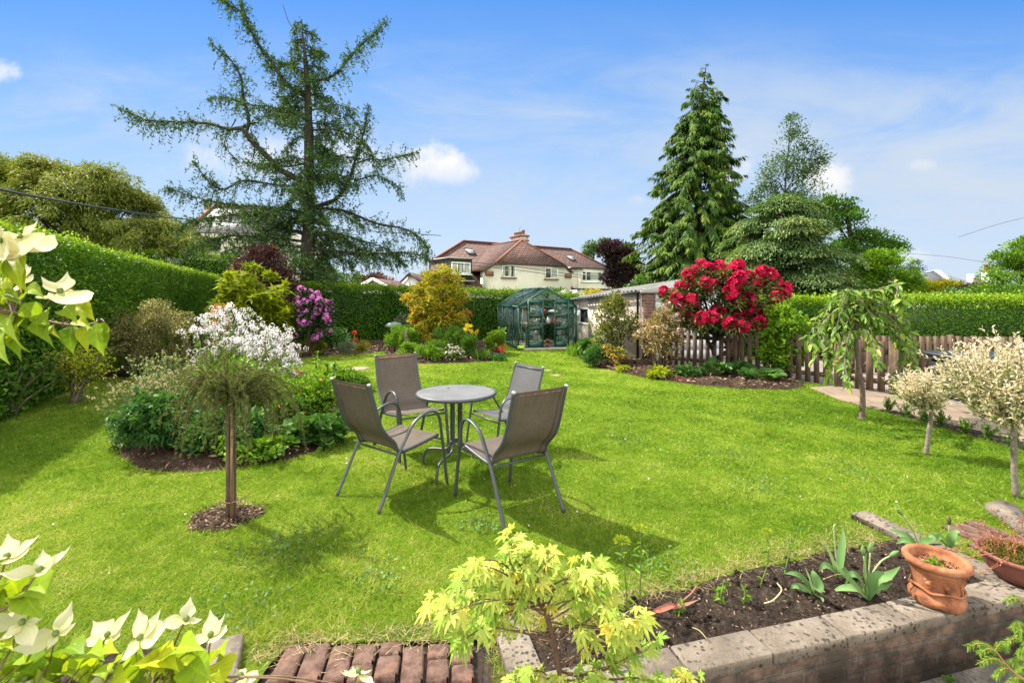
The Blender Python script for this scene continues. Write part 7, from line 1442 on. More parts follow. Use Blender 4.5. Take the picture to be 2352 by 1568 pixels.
# ------------------------------------------------------------------ small trees beside the path
def cherry():
    rng = np.random.default_rng(21); D0 = 6.14; b = gr(1980, 962); e = empty('weeping_cherry', tuple(b), 'young weeping cherry with drooping glossy leaves on the lawn by the path', 'tree'); T = MB(); fo = MB(); o_ = np.array((b[0], b[1], 0)); pt = lambda x, y, dd=0.0: at(x, y, D0 + dd) - o_
    P = spline([(0, 0, 0), pt(1981, 900), pt(1972, 840), pt(1966, 770), pt(1970, 715)], 6); T.tube(P, np.linspace(.034, .022, len(P)) * (1 + .05 * rng.normal(size=len(P))), 10); T.lathe([(.055, 0), (.036, .03), (.032, .08)], 10)
    arcs = [[(1968, 740), (1930, 690), (1885, 720), (1850, 790)], [(1968, 740), (1920, 715), (1880, 760), (1862, 790)], [(1966, 760), (1930, 745), (1905, 800), (1895, 870)], [(1970, 720), (1955, 670), (1935, 690), (1915, 770)], [(1970, 720), (1990, 680), (2030, 660), (2062, 655)], [(1970, 715), (2005, 690), (2040, 720), (2060, 790)], [(1970, 740), (2010, 730), (2060, 760), (2095, 830)], [(1970, 740), (2030, 720), (2080, 780), (2110, 870)],
            [(1968, 760), (1990, 760), (2010, 800), (2020, 850)], [(1968, 740), (1975, 690), (1995, 720), (2005, 790)], [(1968, 750), (1950, 730), (1935, 790), (1925, 850)], [(2040, 720), (2080, 740), (2100, 800), (2090, 880)], [(1966, 760), (1950, 770), (1940, 830), (1950, 880)], [(2030, 660), (2050, 660), (2065, 680), (2070, 700)], [(1970, 730), (1940, 705), (1900, 735), (1870, 830)], [(2060, 770), (2075, 800), (2072, 860), (2060, 905)], [(1970, 730), (1940, 690), (1905, 700)], [(1970, 720), (1985, 670), (2005, 668)], [(1970, 730), (2020, 700), (2055, 712)], [(1970, 720), (1950, 680), (1920, 672)], [(2005, 700), (2050, 700), (2085, 735)], [(1970, 740), (1990, 720), (2030, 745)], [(1968, 740), (1945, 720), (1918, 738)]]
    for k, A in enumerate(arcs):
        for rep in range(2):
            dd = rng.normal() * .30; m = len(A); P = spline([pt(x + rng.normal() * 9 * rep, y + rng.normal() * 9 * rep, dd * i / (m - 1) * 1.4) for i, (x, y) in enumerate(A)], 6); T.tube(P, np.linspace(.012, .003, len(P)), 6, cap=False); n = 34; f = (.06 + .94 * rng.random(n)) * (len(P) - 1.01); ii = f.astype(int); Q = P[ii] + (P[ii + 1] - P[ii]) * (f - ii)[:, None]; t_ = nrm(P[ii + 1] - P[ii])
            Dn = nrm(t_ * .5 + rng.normal(size=(n, 3)) * .65 + np.array((0, 0, -.55))); leaves(fo, Q, Dn, nrm(rng.normal(size=(n, 3)) * .5 + np.array((-.3, -.3, 1))), .085 + .040 * rng.random(n), .046, np.clip(.42 + .25 * rng.normal(size=n) + .22 * (f > len(P) * .9), 0, 1), 'long', .25, .2)
    T.build('trunk', M_BARKC, e, True); fo.build('crown', M_CHERRY, e)
cherry()
def standard_willow(label, xb, yb, top, cx, cy, rx, ry, seed, n, lean):
    rng = np.random.default_rng(seed); b = gr(xb, yb); D0 = b[1]; e = empty('standard_willow', tuple(b), label, 'tree'); T = MB(); fo = MB(); o_ = np.array((b[0], b[1], 0)); tp = at(*top, D0) - o_; px = D0 / F
    P = spline([(0, 0, 0), tp * (.35, 1, .33) + (lean, 0, 0), tp * (.8, 1, .7), tp], 6); T.tube(P, np.linspace(.024, .017, len(P)) * (1 + .07 * rng.normal(size=len(P))), 10); c = at(cx, cy, D0) - o_
    for i in range(n):
        d = rdir(rng, 1, .15)[0]; q = (.30 + .68 * rng.random() ** .6) * (1.22 if rng.random() < .12 else 1); tip = c + d * q * np.array((rx, rx * .9, ry)) * px; st = tp + (tip - tp) * (.25 * rng.random()) if i > 14 else tp; dirn = nrm(tip - st); ln = np.linalg.norm(tip - st)
        if i < 14: T.tube(spline([st, st + (tip - st) * .5 + (0, 0, .03), tip], 5), np.linspace(.010, .003, 11), 6)
        s0 = tip - dirn * min(ln * .6, .20) - (0, 0, .03); Q0 = spline([s0, (s0 + tip) / 2 + rng.normal(size=3) * .012, tip + (rng.normal() * .03, rng.normal() * .03, .05 + .05 * rng.random())], 5); T.tube(Q0, np.linspace(.0028, .0012, len(Q0)), 4, cap=False)
        m = 30; f = (.05 + .95 * rng.random(m)); ii = np.minimum((f * (len(Q0) - 1)).astype(int), len(Q0) - 2); Q = Q0[ii] + (Q0[ii + 1] - Q0[ii]) * (f * (len(Q0) - 1) - ii)[:, None]; t_ = nrm(Q0[ii + 1] - Q0[ii])
        leaves(fo, Q, nrm(t_ * .9 + rng.normal(size=(m, 3)) * .6), rdir(rng, m, .8), .030 + .022 * rng.random(m), .0125, np.clip(.30 + .50 * f ** 1.5 + rng.normal(size=m) * .18, 0, 1), 'rhomb', .15)
    T.build('trunk', M_BARKL, e, True); fo.build('crown', M_WILLOW, e)
standard_willow('smaller cream and pink leaved standard willow beside the path', 2127, 1044, (2140, 935), 2112, 900, 58, 40, 3, 120, .0)
standard_willow('larger cream and pink leaved standard willow at the right edge of the lawn', 2335, 1142, (2328, 975), 2332, 874, 160, 96, 4, 440, -.01)
# young box plants on the soil strip
box_px = [(930, 1175), (1115, 1232), (1302, 1292), (1487, 1334), (1742, 1412), (1972, 1474), (2228, 1548)]
labs = ['first young box plant on the soil strip, nearest the gate', 'second young box plant from the gate on the soil strip', 'third young box plant from the gate, half behind the smaller willow', 'fourth young box plant from the gate on the soil strip', 'fifth young box plant from the gate on the soil strip', 'sixth young box plant from the gate on the soil strip', 'seventh young box plant, beside the larger willow trunk']
rng = np.random.default_rng(6); bp = empty('box_plant', (0, 0, 0)); fo = MB(); sm = MB()
for i in range(9):
    d = np.array((rng.normal() * .035, rng.normal() * .035, .07 + .06 * rng.random())); sm.tube([(0, 0, 0), d], .0025, 5); m = 36; f = .2 + .8 * rng.random(m); leaves(fo, d * f[:, None] + rng.normal(size=(m, 3)) * .008, rdir(rng, m, .5), rdir(rng, m, 1), .020, .012, np.clip(.45 + rng.normal(size=m) * .25, 0, 1), 'rhomb')
sm.build('stem', M_TWIG, bp); fo.build('foliage', M_MID, bp)
for i, (X, Y) in enumerate(box_px):
    o = bp if i == 0 else copy_tree(bp); p = gr((2000 + X / 4.2) * .91875, (750 + Y / 4.2) * .91875); o.location = (p[0], p[1], .012); o.rotation_euler = (0, 0, i * 1.3); s = (1.5, 1.35, 1.25, 1.35, 1.4, 1.3, 1.4)[i]; o.scale = (s, s, s * (.95 + .1 * (i % 2)))
    tag(o, labs[i], 'box plant', 'young box plants along the path')
# ------------------------------------------------------------------ plants in the raised planter
def strap_leaf(mb, P, W_, n_up, v=.5, fold=.22, prof=(.45, .9, 1, .8, .45, .04)):
    """one broad leaf along the path P, channelled along its midrib"""
    P = spline(P, 4); m = len(P); w_ = np.interp(np.linspace(0, 1, m), np.linspace(0, 1, len(prof)), prof) * W_ / 2; T = nrm(np.gradient(P, axis=0)); n_ = nrm(np.broadcast_to(np.asarray(n_up, float), P.shape)); Sd = nrm(np.cross(T, n_)); N = np.cross(Sd, T)
    V = np.stack([P + Sd * w_[:, None] + N * (w_ * fold)[:, None], P + Sd * (w_ * .5)[:, None] + N * (w_ * fold * .3)[:, None], P, P - Sd * (w_ * .5)[:, None] + N * (w_ * fold * .3)[:, None], P - Sd * w_[:, None] + N * (w_ * fold)[:, None]], 1)
    i = np.arange(m - 1)[:, None] * 5; j = np.arange(4)[None]; mb.add(V.reshape(-1, 3), [np.stack([i + j, i + j + 1, i + 6 + j, i + 5 + j], -1).reshape(-1, 4)], v)
def tulip(label, base, leaves_px, stems_px, D=None, lw=.042, pod=None):
    b = gr(*base, .02); D0 = b[1]; e = empty('tulip_plant', (b[0], b[1], .012), label, 'plant', 'spent tulips in the planter'); o_ = np.array((b[0], b[1], .012)); rng = np.random.default_rng(sum(map(ord, label))); fo = MB(); sm = MB(); pd = MB()
    for pts in leaves_px:
        m = len(pts); dd = rng.normal() * .05; Q = [np.zeros(3) + (rng.normal() * .006, rng.normal() * .006, 0)] + [at(x, y, D0 + dd * (i + 1) / m) - o_ for i, (x, y) in enumerate(pts)]
        for q in Q[1:]: q[2] = max(q[2], .004)
        strap_leaf(fo, Q, lw * (.8 + .4 * rng.random()), (-.35 * np.sign(Q[-1][0] - .001), -.55, .75), .25 + .6 * rng.random())
    for pts in stems_px:
        Q = spline([np.zeros(3)] + [at(x, y, D0) - o_ for x, y in pts], 5); sm.tube(Q, np.linspace(.0048, .0036, len(Q)), 7); t_ = nrm(Q[-1] - Q[-2]); a = np.linspace(0, 1, 7)
        pd = MB()
        if pod != 'none': pd.tube(Q[-1] + t_ * (a * .055)[:, None], np.array([.004, .0085, .011, .0115, .010, .006, .002]), 7).build('seed_pod', M_BLUEG if pod is None else M_TWIG, e, True)
    fo.build('leaves', M_BLUEG, e, True)
    if sm.n: sm.build('stem', M_BLUEST, e, True)
    return e
M_BLUEST = simple('pale_green_stem', (.26, .35, .15), .5, .3, var=.2)
tulip('tulip clump with three green seed pods in the middle of the planter', (1992, 1372), [[(1960, 1340), (1925, 1305), (1900, 1262)], [(2010, 1330), (2040, 1322), (2068, 1300)], [(1975, 1330), (1955, 1318), (1940, 1345)], [(2000, 1350), (2020, 1362), (2045, 1382)], [(1985, 1320), (1985, 1290), (1990, 1268)], [(1968, 1352), (1935, 1350), (1912, 1372)], [(2005, 1340), (2030, 1348), (2050, 1338)]], [[(1988, 1310), (1984, 1275)], [(1996, 1310), (1999, 1268)], [(2000, 1325), (2022, 1290), (2044, 1276)]], lw=.05)
tulip('upright tulip with a bare flower stalk left of the three podded clump', (1925, 1322), [[(1912, 1290), (1900, 1258), (1884, 1238)], [(1930, 1280), (1936, 1240), (1936, 1212)], [(1910, 1305), (1893, 1298), (1880, 1312)], [(1935, 1310), (1948, 1322), (1955, 1340)]], [[(1920, 1270), (1915, 1215), (1918, 1203)]], lw=.045, pod='none')
tulip('low tulip with floppy leaves lying on the soil, leftmost in the planter', (1868, 1362), [[(1850, 1335), (1828, 1318), (1802, 1316)], [(1860, 1335), (1852, 1312), (1850, 1300)], [(1880, 1345), (1870, 1320), (1866, 1308)], [(1875, 1365), (1885, 1372), (1890, 1382)], [(1845, 1350), (1825, 1345), (1815, 1352)]], [], lw=.045)
tulip('tall tulip with a nodding bud at the back corner of the planter', (2112, 1262), [[(2090, 1235), (2062, 1222), (2040, 1216)], [(2098, 1245), (2075, 1240), (2058, 1248)], [(2112, 1230), (2105, 1205), (2094, 1186)], [(2122, 1245), (2140, 1238), (2150, 1222)], [(2100, 1250), (2085, 1255), (2070, 1262)]], [[(2100, 1225), (2082, 1195), (2072, 1182)]], lw=.05)
tulip('tulip with a dry brown bud beside the clay pot rim', (2178, 1258), [[(2160, 1240), (2140, 1228), (2128, 1236)], [(2185, 1235), (2196, 1222), (2205, 1222)], [(2170, 1240), (2160, 1232), (2152, 1244)], [(2188, 1250), (2202, 1245), (2208, 1252)]], [[(2180, 1230), (2180, 1205)]], lw=.04, pod='dry')
def stalk(label, base, top, head, seed, sz=1.0, nl=18, cat='plant', D=None):
    rng = np.random.default_rng(seed); b = gr(*base, .01) if D is None else at(*base, D) * (1, 1, 0); D0 = b[1]; e = empty('sweet_william', (b[0], b[1], 0), label, cat); o_ = np.array((b[0], b[1], 0)); fo = MB(); sm = MB(); tp = at(*top, D0) - o_; P = spline([(0, 0, 0), tp * .5 + (rng.normal() * .012, 0, .0), tp], 6); sm.tube(P, np.linspace(.0035, .0022, len(P)), 5)
    f = rng.random(nl) * (len(P) - 1.01); ii = f.astype(int); leaves(fo, P[ii] + (P[ii + 1] - P[ii]) * (f - ii)[:, None], rdir(rng, nl, .5), rdir(rng, nl, 1.2), .045 * sz, .011 * sz, .2 + .6 * rng.random(nl), 'long', .3)
    sm.build('stem', M_STEM, e); fo.build('leaves', M_DEEP if head == 'green' else M_BRIGHT, e, True)
    if head:
        h_ = MB(); n = 130; d = rdir(rng, n, .7); d[:, 2] = np.abs(d[:, 2]) * .55; leaves(h_, tp + d * (.022, .022, .018) * sz, d, rdir(rng, n), .018 * sz, .004, rng.random(n), 'rhomb'); h_.build('flower_bud', leafmat('lime_buds_' + str(seed), [(0, (.16, .26, .02)), (1, (.42, .46, .04))]) if head != 'green' else M_BRIGHT, e)
stalk('sweet william stalk with a lime green bud head just right of the golden maple', (1440, 1400), (1428, 1243), 'lime', 1, 1.25)
stalk('sweet william stalk with leafy tip behind the lime bud head', (1470, 1380), (1472, 1215), 'leafy', 2, 1.1, 24)
stalk('thin stalk with a yellow green head rising from the middle of the planter soil', (1745, 1345), (1763, 1222), 'lime', 3, .9, 20)
stalk('thin leafy stalk leaning in the planter left of the bare tulip stalk', (1800, 1320), (1838, 1200), 'green', 4, .8, 26)
for i, (x, y, t) in enumerate(((1660, 1392, 1330), (1708, 1390, 1345), (1560, 1405, 1372), (1640, 1375, 1352))):
    stalk(['leafy seedling left of centre in the planter soil', 'bushy seedling in the planter soil beside the curled stalk', 'tiny seedling near the dead red leaf in the planter', 'small seedling at the back of the planter soil'][i], (x, y), (x + 4, t), None, 10 + i, .85, 26)
e = tag(MB().tube(spline([gr(1755, 1385, .03), gr(1775, 1378, .05), gr(1795, 1355, .06), gr(1785, 1338, .07)], 6), [.0036] * 18 + [.0025], 7).build('curled_stalk', M_CANE, None, True), 'pale curled dead stalk lying on the planter soil', 'stalk')
mb = MB(); strap_leaf(mb, [gr(1500, 1404, .03), gr(1522, 1398, .04), gr(1545, 1390, .055), gr(1556, 1392, .04)], .030, (.2, -.6, 1), .2, .5); strap_leaf(mb, [gr(1545, 1396, .03), gr(1570, 1390, .045), gr(1605, 1376, .04)], .022, (0, -.3, 1), .8, .5); mb.tube(spline([gr(1550, 1392, .035), gr(1585, 1365, .045), gr(1600, 1345, .05)], 5), .004, 6)
tag(mb.build('dead_leaf', leafmat('withered_red_leaf', [(0, (.28, .09, .065)), (1, (.45, .22, .15))], .6, .2), None, True), 'withered pinkish red tulip leaf lying on the planter soil', 'leaf')
for i, (a, b_) in enumerate((((1590, 1440), (1625, 1468)), ((1420, 1420), (1470, 1395)), ((1600, 1500), (1625, 1475)), ((1890, 1330), (1950, 1318)))):
    p, q = gr(*a, .03), gr(*b_, .035); mb = MB(); mb.tube(spline([p, (p + q) / 2 + (0, 0, .012), q], 4), .0016, 5); tag(mb.build('dry_stalk', M_CANE), ['dry straw stalk on the soil below the dead red leaf', 'dry straw stalk beside the golden maple leaves', 'short dry stalk near the planter coping', 'dry stalk behind the upright tulip'][i], 'stalk')
mb = MB(); rng = np.random.default_rng(5); p = np.array((2.08, 2.27, -.255)); leaves(mb, p + rng.normal(size=(14, 3)) * (.012, .012, .006) + (0, 0, .015), rdir(rng, 14, .5), rdir(rng, 14, 1.5), .022, .018, rng.random(14), 'round'); tag(mb.build('weed_seedling', M_MID), 'tiny weed growing at the foot of the retaining wall', 'weed')
# ------------------------------------------------------------------ golden maple
def maple_leaf(mb, c, d, up, L, v, droop):
    """seven pointed lobes with notched edges"""
    d = nrm(np.asarray(d, float)); s = nrm(np.cross(d, up)); n_ = np.cross(s, d); ang = (-2.25, -1.45, -.72, 0, .72, 1.45, 2.25); ln = (.42, .72, .93, 1.05, .93, .72, .42); V = [np.zeros(2)]
    out_ = []
    for i in range(7):
        a, l = ang[i], ln[i]; w_ = .15; fw = lambda t, o_: np.array((math.cos(a) * l * t - math.sin(a) * o_, math.sin(a) * l * t + math.cos(a) * o_))
        out_ += [fw(.55, -w_ * l), fw(.72, -w_ * .62 * l), fw(1.0, 0), fw(.72, w_ * .62 * l), fw(.55, w_ * l)]
        if i < 6: a2 = (ang[i] + ang[i + 1]) / 2; out_.append(np.array((math.cos(a2), math.sin(a2))) * .30)
    U2 = np.array([np.zeros(2)] + out_); r = np.hypot(U2[:, 0], U2[:, 1]); V = c + L * (U2[:, :1] * d + U2[:, 1:] * s) + np.array((0, 0, -1.0)) * (droop * L * r ** 2)[:, None] + n_ * (.10 * L * np.abs(U2[:, 1]))[:, None]
    m = len(U2) - 1; mb.add(V, [[[0, i, i + 1] for i in range(1, m)]], v)
def golden_maple():
    rng = np.random.default_rng(41); D0 = 1.5; b = np.array((at(1292, 680, D0)[0], D0, -.26)); e = empty('golden_maple', tuple(b), 'young golden leaved maple with a thin dark trunk in front of the planter', 'tree'); T = MB(); fo = MB(); pt = lambda x, y, dd=0.0: at(x, y, D0 + dd) - b
    Tr = spline([(0, 0, 0), pt(1291, 1600), pt(1285, 1540), pt(1268, 1460), pt(1252, 1398)], 6); T.tube(Tr, np.linspace(.0105, .0075, len(Tr)), 8)
    arms = [[(1252, 1398), (1225, 1355), (1195, 1320), (1170, 1250), (1172, 1195)], [(1252, 1398), (1243, 1340), (1250, 1290), (1258, 1240)], [(1258, 1420), (1300, 1380), (1350, 1350), (1385, 1320)], [(1252, 1398), (1200, 1370), (1120, 1375), (1030, 1405)], [(1225, 1355), (1150, 1330), (1080, 1340), (1010, 1372)], [(1262, 1440), (1330, 1440), (1400, 1440), (1450, 1420)],
            [(1283, 1530), (1350, 1490), (1420, 1480), (1462, 1420)], [(1270, 1470), (1210, 1455), (1120, 1440), (1060, 1470)], [(1285, 1540), (1330, 1545), (1400, 1535), (1490, 1490)], [(1288, 1570), (1240, 1545), (1190, 1560)], [(1288, 1570), (1330, 1570), (1380, 1580)], [(1235, 1370), (1290, 1330), (1340, 1300), (1375, 1290)], [(1215, 1345), (1150, 1290), (1100, 1270)], [(1290, 1590), (1400, 1600), (1480, 1560)], [(1245, 1385), (1180, 1400), (1130, 1430)], [(1243, 1340), (1210, 1290), (1205, 1240)], [(1288, 1560), (1440, 1560), (1540, 1590), (1590, 1560)], [(1225, 1350), (1130, 1310), (1060, 1310)], [(1270, 1460), (1340, 1430), (1385, 1390)]]
    for k, A in enumerate(arms):
        for rep in range(3):
            dd = rng.normal() * .11; m = len(A); P = spline([pt(x + rng.normal() * 12 * (rep > 0), y + max(0, 1400 - y) * .20 + rng.normal() * 10 * (rep > 0), dd * i / (m - 1)) for i, (x, y) in enumerate(A)], 5); T.tube(P, np.linspace(.0032, .0012, len(P)), 5, cap=False)
            low = A[-1][1] > 1450
            for f in np.concatenate([.25 + .75 * rng.random(8 if rep else 10), [1.0]]):
                i = min(int(f * (len(P) - 1)), len(P) - 2); c = P[i] + (P[i + 1] - P[i]) * (f * (len(P) - 1) - i); t_ = nrm(P[i + 1] - P[i])
                pe = nrm(t_ * .4 + rng.normal(size=3) * (.8, .6, .35) + (0, 0, .15)) * (.018 + .02 * rng.random()); T.tube([c, c + pe * .6 + (0, 0, .003), c + pe], .0008, 3, cap=False); d = nrm(t_ * .35 + pe * 22 * .9 + np.array((0, -.45, -.40)) + rng.normal(size=3) * .35)
                maple_leaf(fo, c + pe, d, nrm(np.array((-.10, -.30, 1.0)) + rng.normal(size=3) * .40), .027 + .021 * rng.random(), float(np.clip(.58 + rng.normal() * .26 - .22 * (low and rng.random() < .6) - .35 * (rng.random() < .10), 0, 1)), .25 + .3 * rng.random())
    T.build('trunk', M_MAPLETWIG, e, True); fo.build('crown', M_ACER, e)
M_MAPLETWIG = simple('maple_bark', (.11, .065, .04), .6, .3, var=.35, scale=40)
golden_maple()
# ------------------------------------------------------------------ flowering dogwood at the left
def wide_leaf(mb, base, tip, W_, up, rng, v, bend=.12):
    """broad pointed leaf: rippled margins, arching side veins, drawn-out tip"""
    m = 34; base, tip = np.asarray(base, float), np.asarray(tip, float); L = np.linalg.norm(tip - base); t_ = np.linspace(0, 1, m); up = nrm(np.asarray(up, float)); T0 = nrm(tip - base); N0 = nrm(up - T0 * (up @ T0)); Sx = np.cross(T0, N0); sw = rng.normal() * .07
    P = base + (tip - base) * t_[:, None] + N0 * (bend * L * np.sin(t_ * np.pi))[:, None] - np.array((0, 0, 1)) * (.07 * L * t_ ** 3)[:, None] + Sx * (sw * L * np.sin(t_ * np.pi))[:, None]
    w_ = W_ / 2 * np.interp(t_, np.linspace(0, 1, 11), np.array([.02, .45, .78, .96, 1, .94, .80, .58, .32, .12, .0]) * (1 + .05 * rng.normal(size=11))); T = nrm(np.gradient(P, axis=0)); Sd = nrm(np.cross(T, np.broadcast_to(N0, P.shape))); N = np.cross(Sd, T); us = np.linspace(-1, 1, 13); au = np.abs(us)[None]
    ph = rng.random() * 6; rip = .09 * np.sin(t_ * 15 + ph)[:, None] * au ** 2 + .05 * np.sin(t_ * 27 + ph * 2)[:, None] * au ** 3
    vein = np.maximum(0, np.cos(2 * np.pi * (t_[:, None] * 5.5 - au * (1.0 - .25 * au)))) ** 6 * (au > .04) * (t_[:, None] < .9); mid = np.exp(-(au / .07) ** 2)
    V = P[:, None] + Sd[:, None] * (us[None] * w_[:, None])[..., None] + N[:, None] * (w_[:, None] * (.30 * au ** 1.4 + rip - .045 * vein - .06 * mid))[..., None]
    vv = np.clip(v - .22 * vein + .30 * mid * (v < .8) + .10 * rng.normal() * t_[:, None] + .12 * au ** 4, 0, 1); i = np.arange(m - 1)[:, None] * 13; j = np.arange(12)[None]; mb.add(V.reshape(-1, 3), [np.stack([i + j, i + j + 1, i + 14 + j, i + 13 + j], -1).reshape(-1, 4)], vv.ravel())
def dogwood():
    rng = np.random.default_rng(17); root = np.array((-1.42, .80, -.26)); e = empty('flowering_dogwood', tuple(root), 'dogwood with big cream flowers and yellow green leaves framing the left side', 'tree'); T = MB(); fo = MB(); k1 = .91875 / 3.5625
    up_ = lambda X, Y, D: at(X * k1, (520 * .91875) + Y * k1, D) - root
    lo_ = lambda X, Y, D: at(X * .4297, 1102.5 + Y * .4297, D) - root
    T.tube(spline([(0, 0, 0), (.02, .0, .6), (-.02, .05, 1.2), (.0, .08, 1.9)], 6), np.linspace(.028, .014, 19), 9)
    A = spline([(0, .06, 1.45), up_(-300, 830, .90), up_(0, 915, .93), up_(150, 942, .95), up_(330, 990, .96), up_(520, 1030, .97), up_(720, 1046, .98), up_(870, 1018, .99)], 6); T.tube(A, np.linspace(.006, .0018, len(A)), 7)
    L_up = [(170, 345, 255, 740, 290, .90), (60, 395, 40, 800, 230, .88), (110, 400, 195, 725, 170, .92), (-40, 400, 20, 640, 160, .9), (10, 770, 195, 855, 120, .93), (190, 830, 405, 785, 150, .92), (205, 850, 330, 985, 170, .91), (130, 955, 190, 1185, 120, .95), (225, 975, 270, 1245, 130, .95), (330, 990, 372, 1155, 110, .97), (425, 1000, 490, 1235, 130, .96), (430, 900, 450, 1030, 190, .95), (590, 865, 850, 985, 190, .97), (560, 900, 690, 1010, 150, .95), (640, 1040, 655, 1290, 150, .98), (760, 1045, 785, 1275, 120, .99), (860, 1015, 930, 1300, 130, 1.0), (930, 1010, 925, 1305, 170, .97), (-20, 1110, 95, 1360, 170, .93), (70, 1125, 195, 1345, 110, .95), (10, 930, 55, 1085, 110, .96), (520, 1020, 545, 1140, 90, 1.0), (700, 1000, 830, 1050, 130, 1.0), (60, 830, 10, 960, 150, .97), (-60, 700, 40, 850, 150, .9), (-100, 560, -20, 800, 200, .9), (280, 940, 420, 1000, 110, 1.0)]
    for _ in range(22):
        x0, y0 = rng.uniform(-120, 230), rng.uniform(420, 1000); L_up.append((x0, y0, x0 + rng.normal() * 60, y0 + rng.uniform(190, 310), rng.uniform(130, 220), .98 + .06 * rng.random()))
    for x0, y0, x1, y1, w_, D in L_up:
        b0 = up_(x0, y0, D + rng.normal() * .012); t0 = up_(x1, y1, D + rng.normal() * .03 - .015); wide_leaf(fo, b0, t0, w_ * k1 / F * D, (rng.normal() * .3, -.75, .55), rng, float(np.clip(.5 + rng.normal() * .28, 0, 1))); i = np.argmin(np.linalg.norm(A - b0, axis=1)); T.tube([A[i], (A[i] + b0) / 2 + (0, 0, .006), b0], .0013, 5, cap=False)
    n = [0]
    def flower(c, tips, stem, Wf=.62, lift=.16):
        n[0] += 1; mb = MB(); c = np.asarray(c); tips = [np.asarray(t) for t in tips]; ax = np.zeros(3)
        for i in range(len(tips)): ax = ax + np.cross(tips[i] - c, tips[(i + 1) % len(tips)] - c)
        ax = nrm(ax); ax = ax if ax[2] - .6 * ax[1] > 0 else -ax
        fl = empty('flower', tuple(c)); fl.parent = e
        for tp in tips:
            d = tp - c; L = np.linalg.norm(d); t_ = np.linspace(0, 1, 22); cur = (0, 0, .05 + .06 * rng.random()); P = d * t_[:, None] + ax * (lift * L * np.sin(t_ * np.pi * .9))[:, None] * -.6 + np.array(cur) * L * ((t_ - .6).clip(0) ** 2 * 6)[:, None]; w_ = Wf * L / 2 * np.interp(t_, np.linspace(0, 1, 9), np.array([.14, .55, .88, 1, .94, .74, .44, .18, .0]) * (1 + .06 * rng.normal(size=9))); T_ = nrm(np.gradient(P, axis=0)); Sd = nrm(np.cross(T_, np.broadcast_to(ax, P.shape))); N = np.cross(Sd, T_); us = np.linspace(-1, 1, 13); ph = rng.random() * 6; rb = np.cos(us * 15)[None] * np.sin(t_ * np.pi)[:, None]; V = P[:, None] + Sd[:, None] * (us[None] * w_[:, None])[..., None] + N[:, None] * (w_[:, None] * (.28 * (us ** 2)[None] + .10 * np.sin(t_ * 9 + ph)[:, None] * us[None] ** 2 * np.sign(us)[None] + .022 * rb))[..., None]
            i = np.arange(21)[:, None] * 13; j = np.arange(12)[None]; bm = MB(); bm.add(V.reshape(-1, 3), [np.stack([i + j, i + j + 1, i + 14 + j, i + 13 + j], -1).reshape(-1, 4)], np.clip(.95 - .9 * (1 - t_)[:, None] ** 2 + .12 * rb - .25 * np.exp(-(us / .1) ** 2)[None] * (1 - t_)[:, None], 0, 1).ravel()); bm.build('bract', M_BRACT, fl, True)
        mb = MB(); mb.lathe([(.001, .006), (.004, .005), (.0055, .001), (.004, -.004), (.001, -.005)], 10, tuple(ax * .004)); mb.build('flower_centre', M_STEM, fl, True)
        s = np.asarray(stem); T.tube(spline([s, (s + c) / 2 + (0, 0, .004), c], 4), .0016, 6, cap=False)
    flower(up_(190, 268, .88), [up_(335, 115, .91), up_(442, 392, .84), up_(-60, 205, .86), up_(170, 430, .80)], up_(140, 345, .90)); flower(up_(540, 752, .92), [up_(598, 572, .96), up_(803, 826, .88), up_(362, 622, .92), up_(430, 770, .97)], up_(380, 895, .95)); flower(up_(218, 630, .97), [up_(222, 505, 1.0), up_(285, 640, .95), up_(120, 745, .93), up_(130, 600, 1.0)], up_(150, 800, .96)); flower(up_(20, 290, .84), [up_(-120, 180, .84), up_(165, 440, .80), up_(10, 440, .78), up_(-60, 330, .9)], up_(20, 430, .88))
    B = spline([(0, .0, .9), lo_(-350, 640, .84), lo_(-60, 700, .86), lo_(100, 650, .88)], 5); T.tube(B, np.linspace(.007, .002, len(B)), 7); B2 = spline([(0, 0, .5), lo_(-200, 1300, .78), lo_(200, 1230, .80), lo_(560, 1150, .82), lo_(900, 1110, .84), lo_(1150, 1050, .86)], 6); T.tube(B2, np.linspace(.008, .0022, len(B2)), 7)
    D1 = .88
    fl_lo = [((42, 412), ((40, 285), (212, 290), (152, 378), (-70, 420)), (0, 530)), ((216, 482), ((228, 373), (380, 356), (240, 495), (-20, 500)), (110, 640)), ((120, 766), ((-60, 690), (230, 738), (172, 890), (-10, 862)), (60, 900)), ((303, 820), ((385, 650), (408, 765), (250, 908), (50, 916)), (270, 960)), ((580, 830), ((492, 755), (705, 680), (640, 830), (388, 880)), (470, 1010)), ((757, 840), ((735, 688), (857, 690), (888, 790), (622, 990)), (720, 950)), ((992, 748), ((1022, 620), (1082, 745), (985, 770), (828, 765)), (900, 960)), ((1130, 832), ((1122, 690), (1205, 712), (1218, 800), (975, 868)), (1105, 1000)), ((560, 1060), ((600, 985), (690, 1060), (560, 1110), (470, 1090)), (600, 1140)), ((1292, 1052), ((1262, 1010), (1318, 1012), (1384, 1052), (1290, 1100)), (1270, 1130)), ((1912, 1030), ((1886, 998), (1990, 1012), (2008, 1082), (1820, 1026)), (1890, 1130)), ((130, 1075), ((60, 1060), (270, 1048), (200, 1100), (90, 1100)), (150, 1150))]
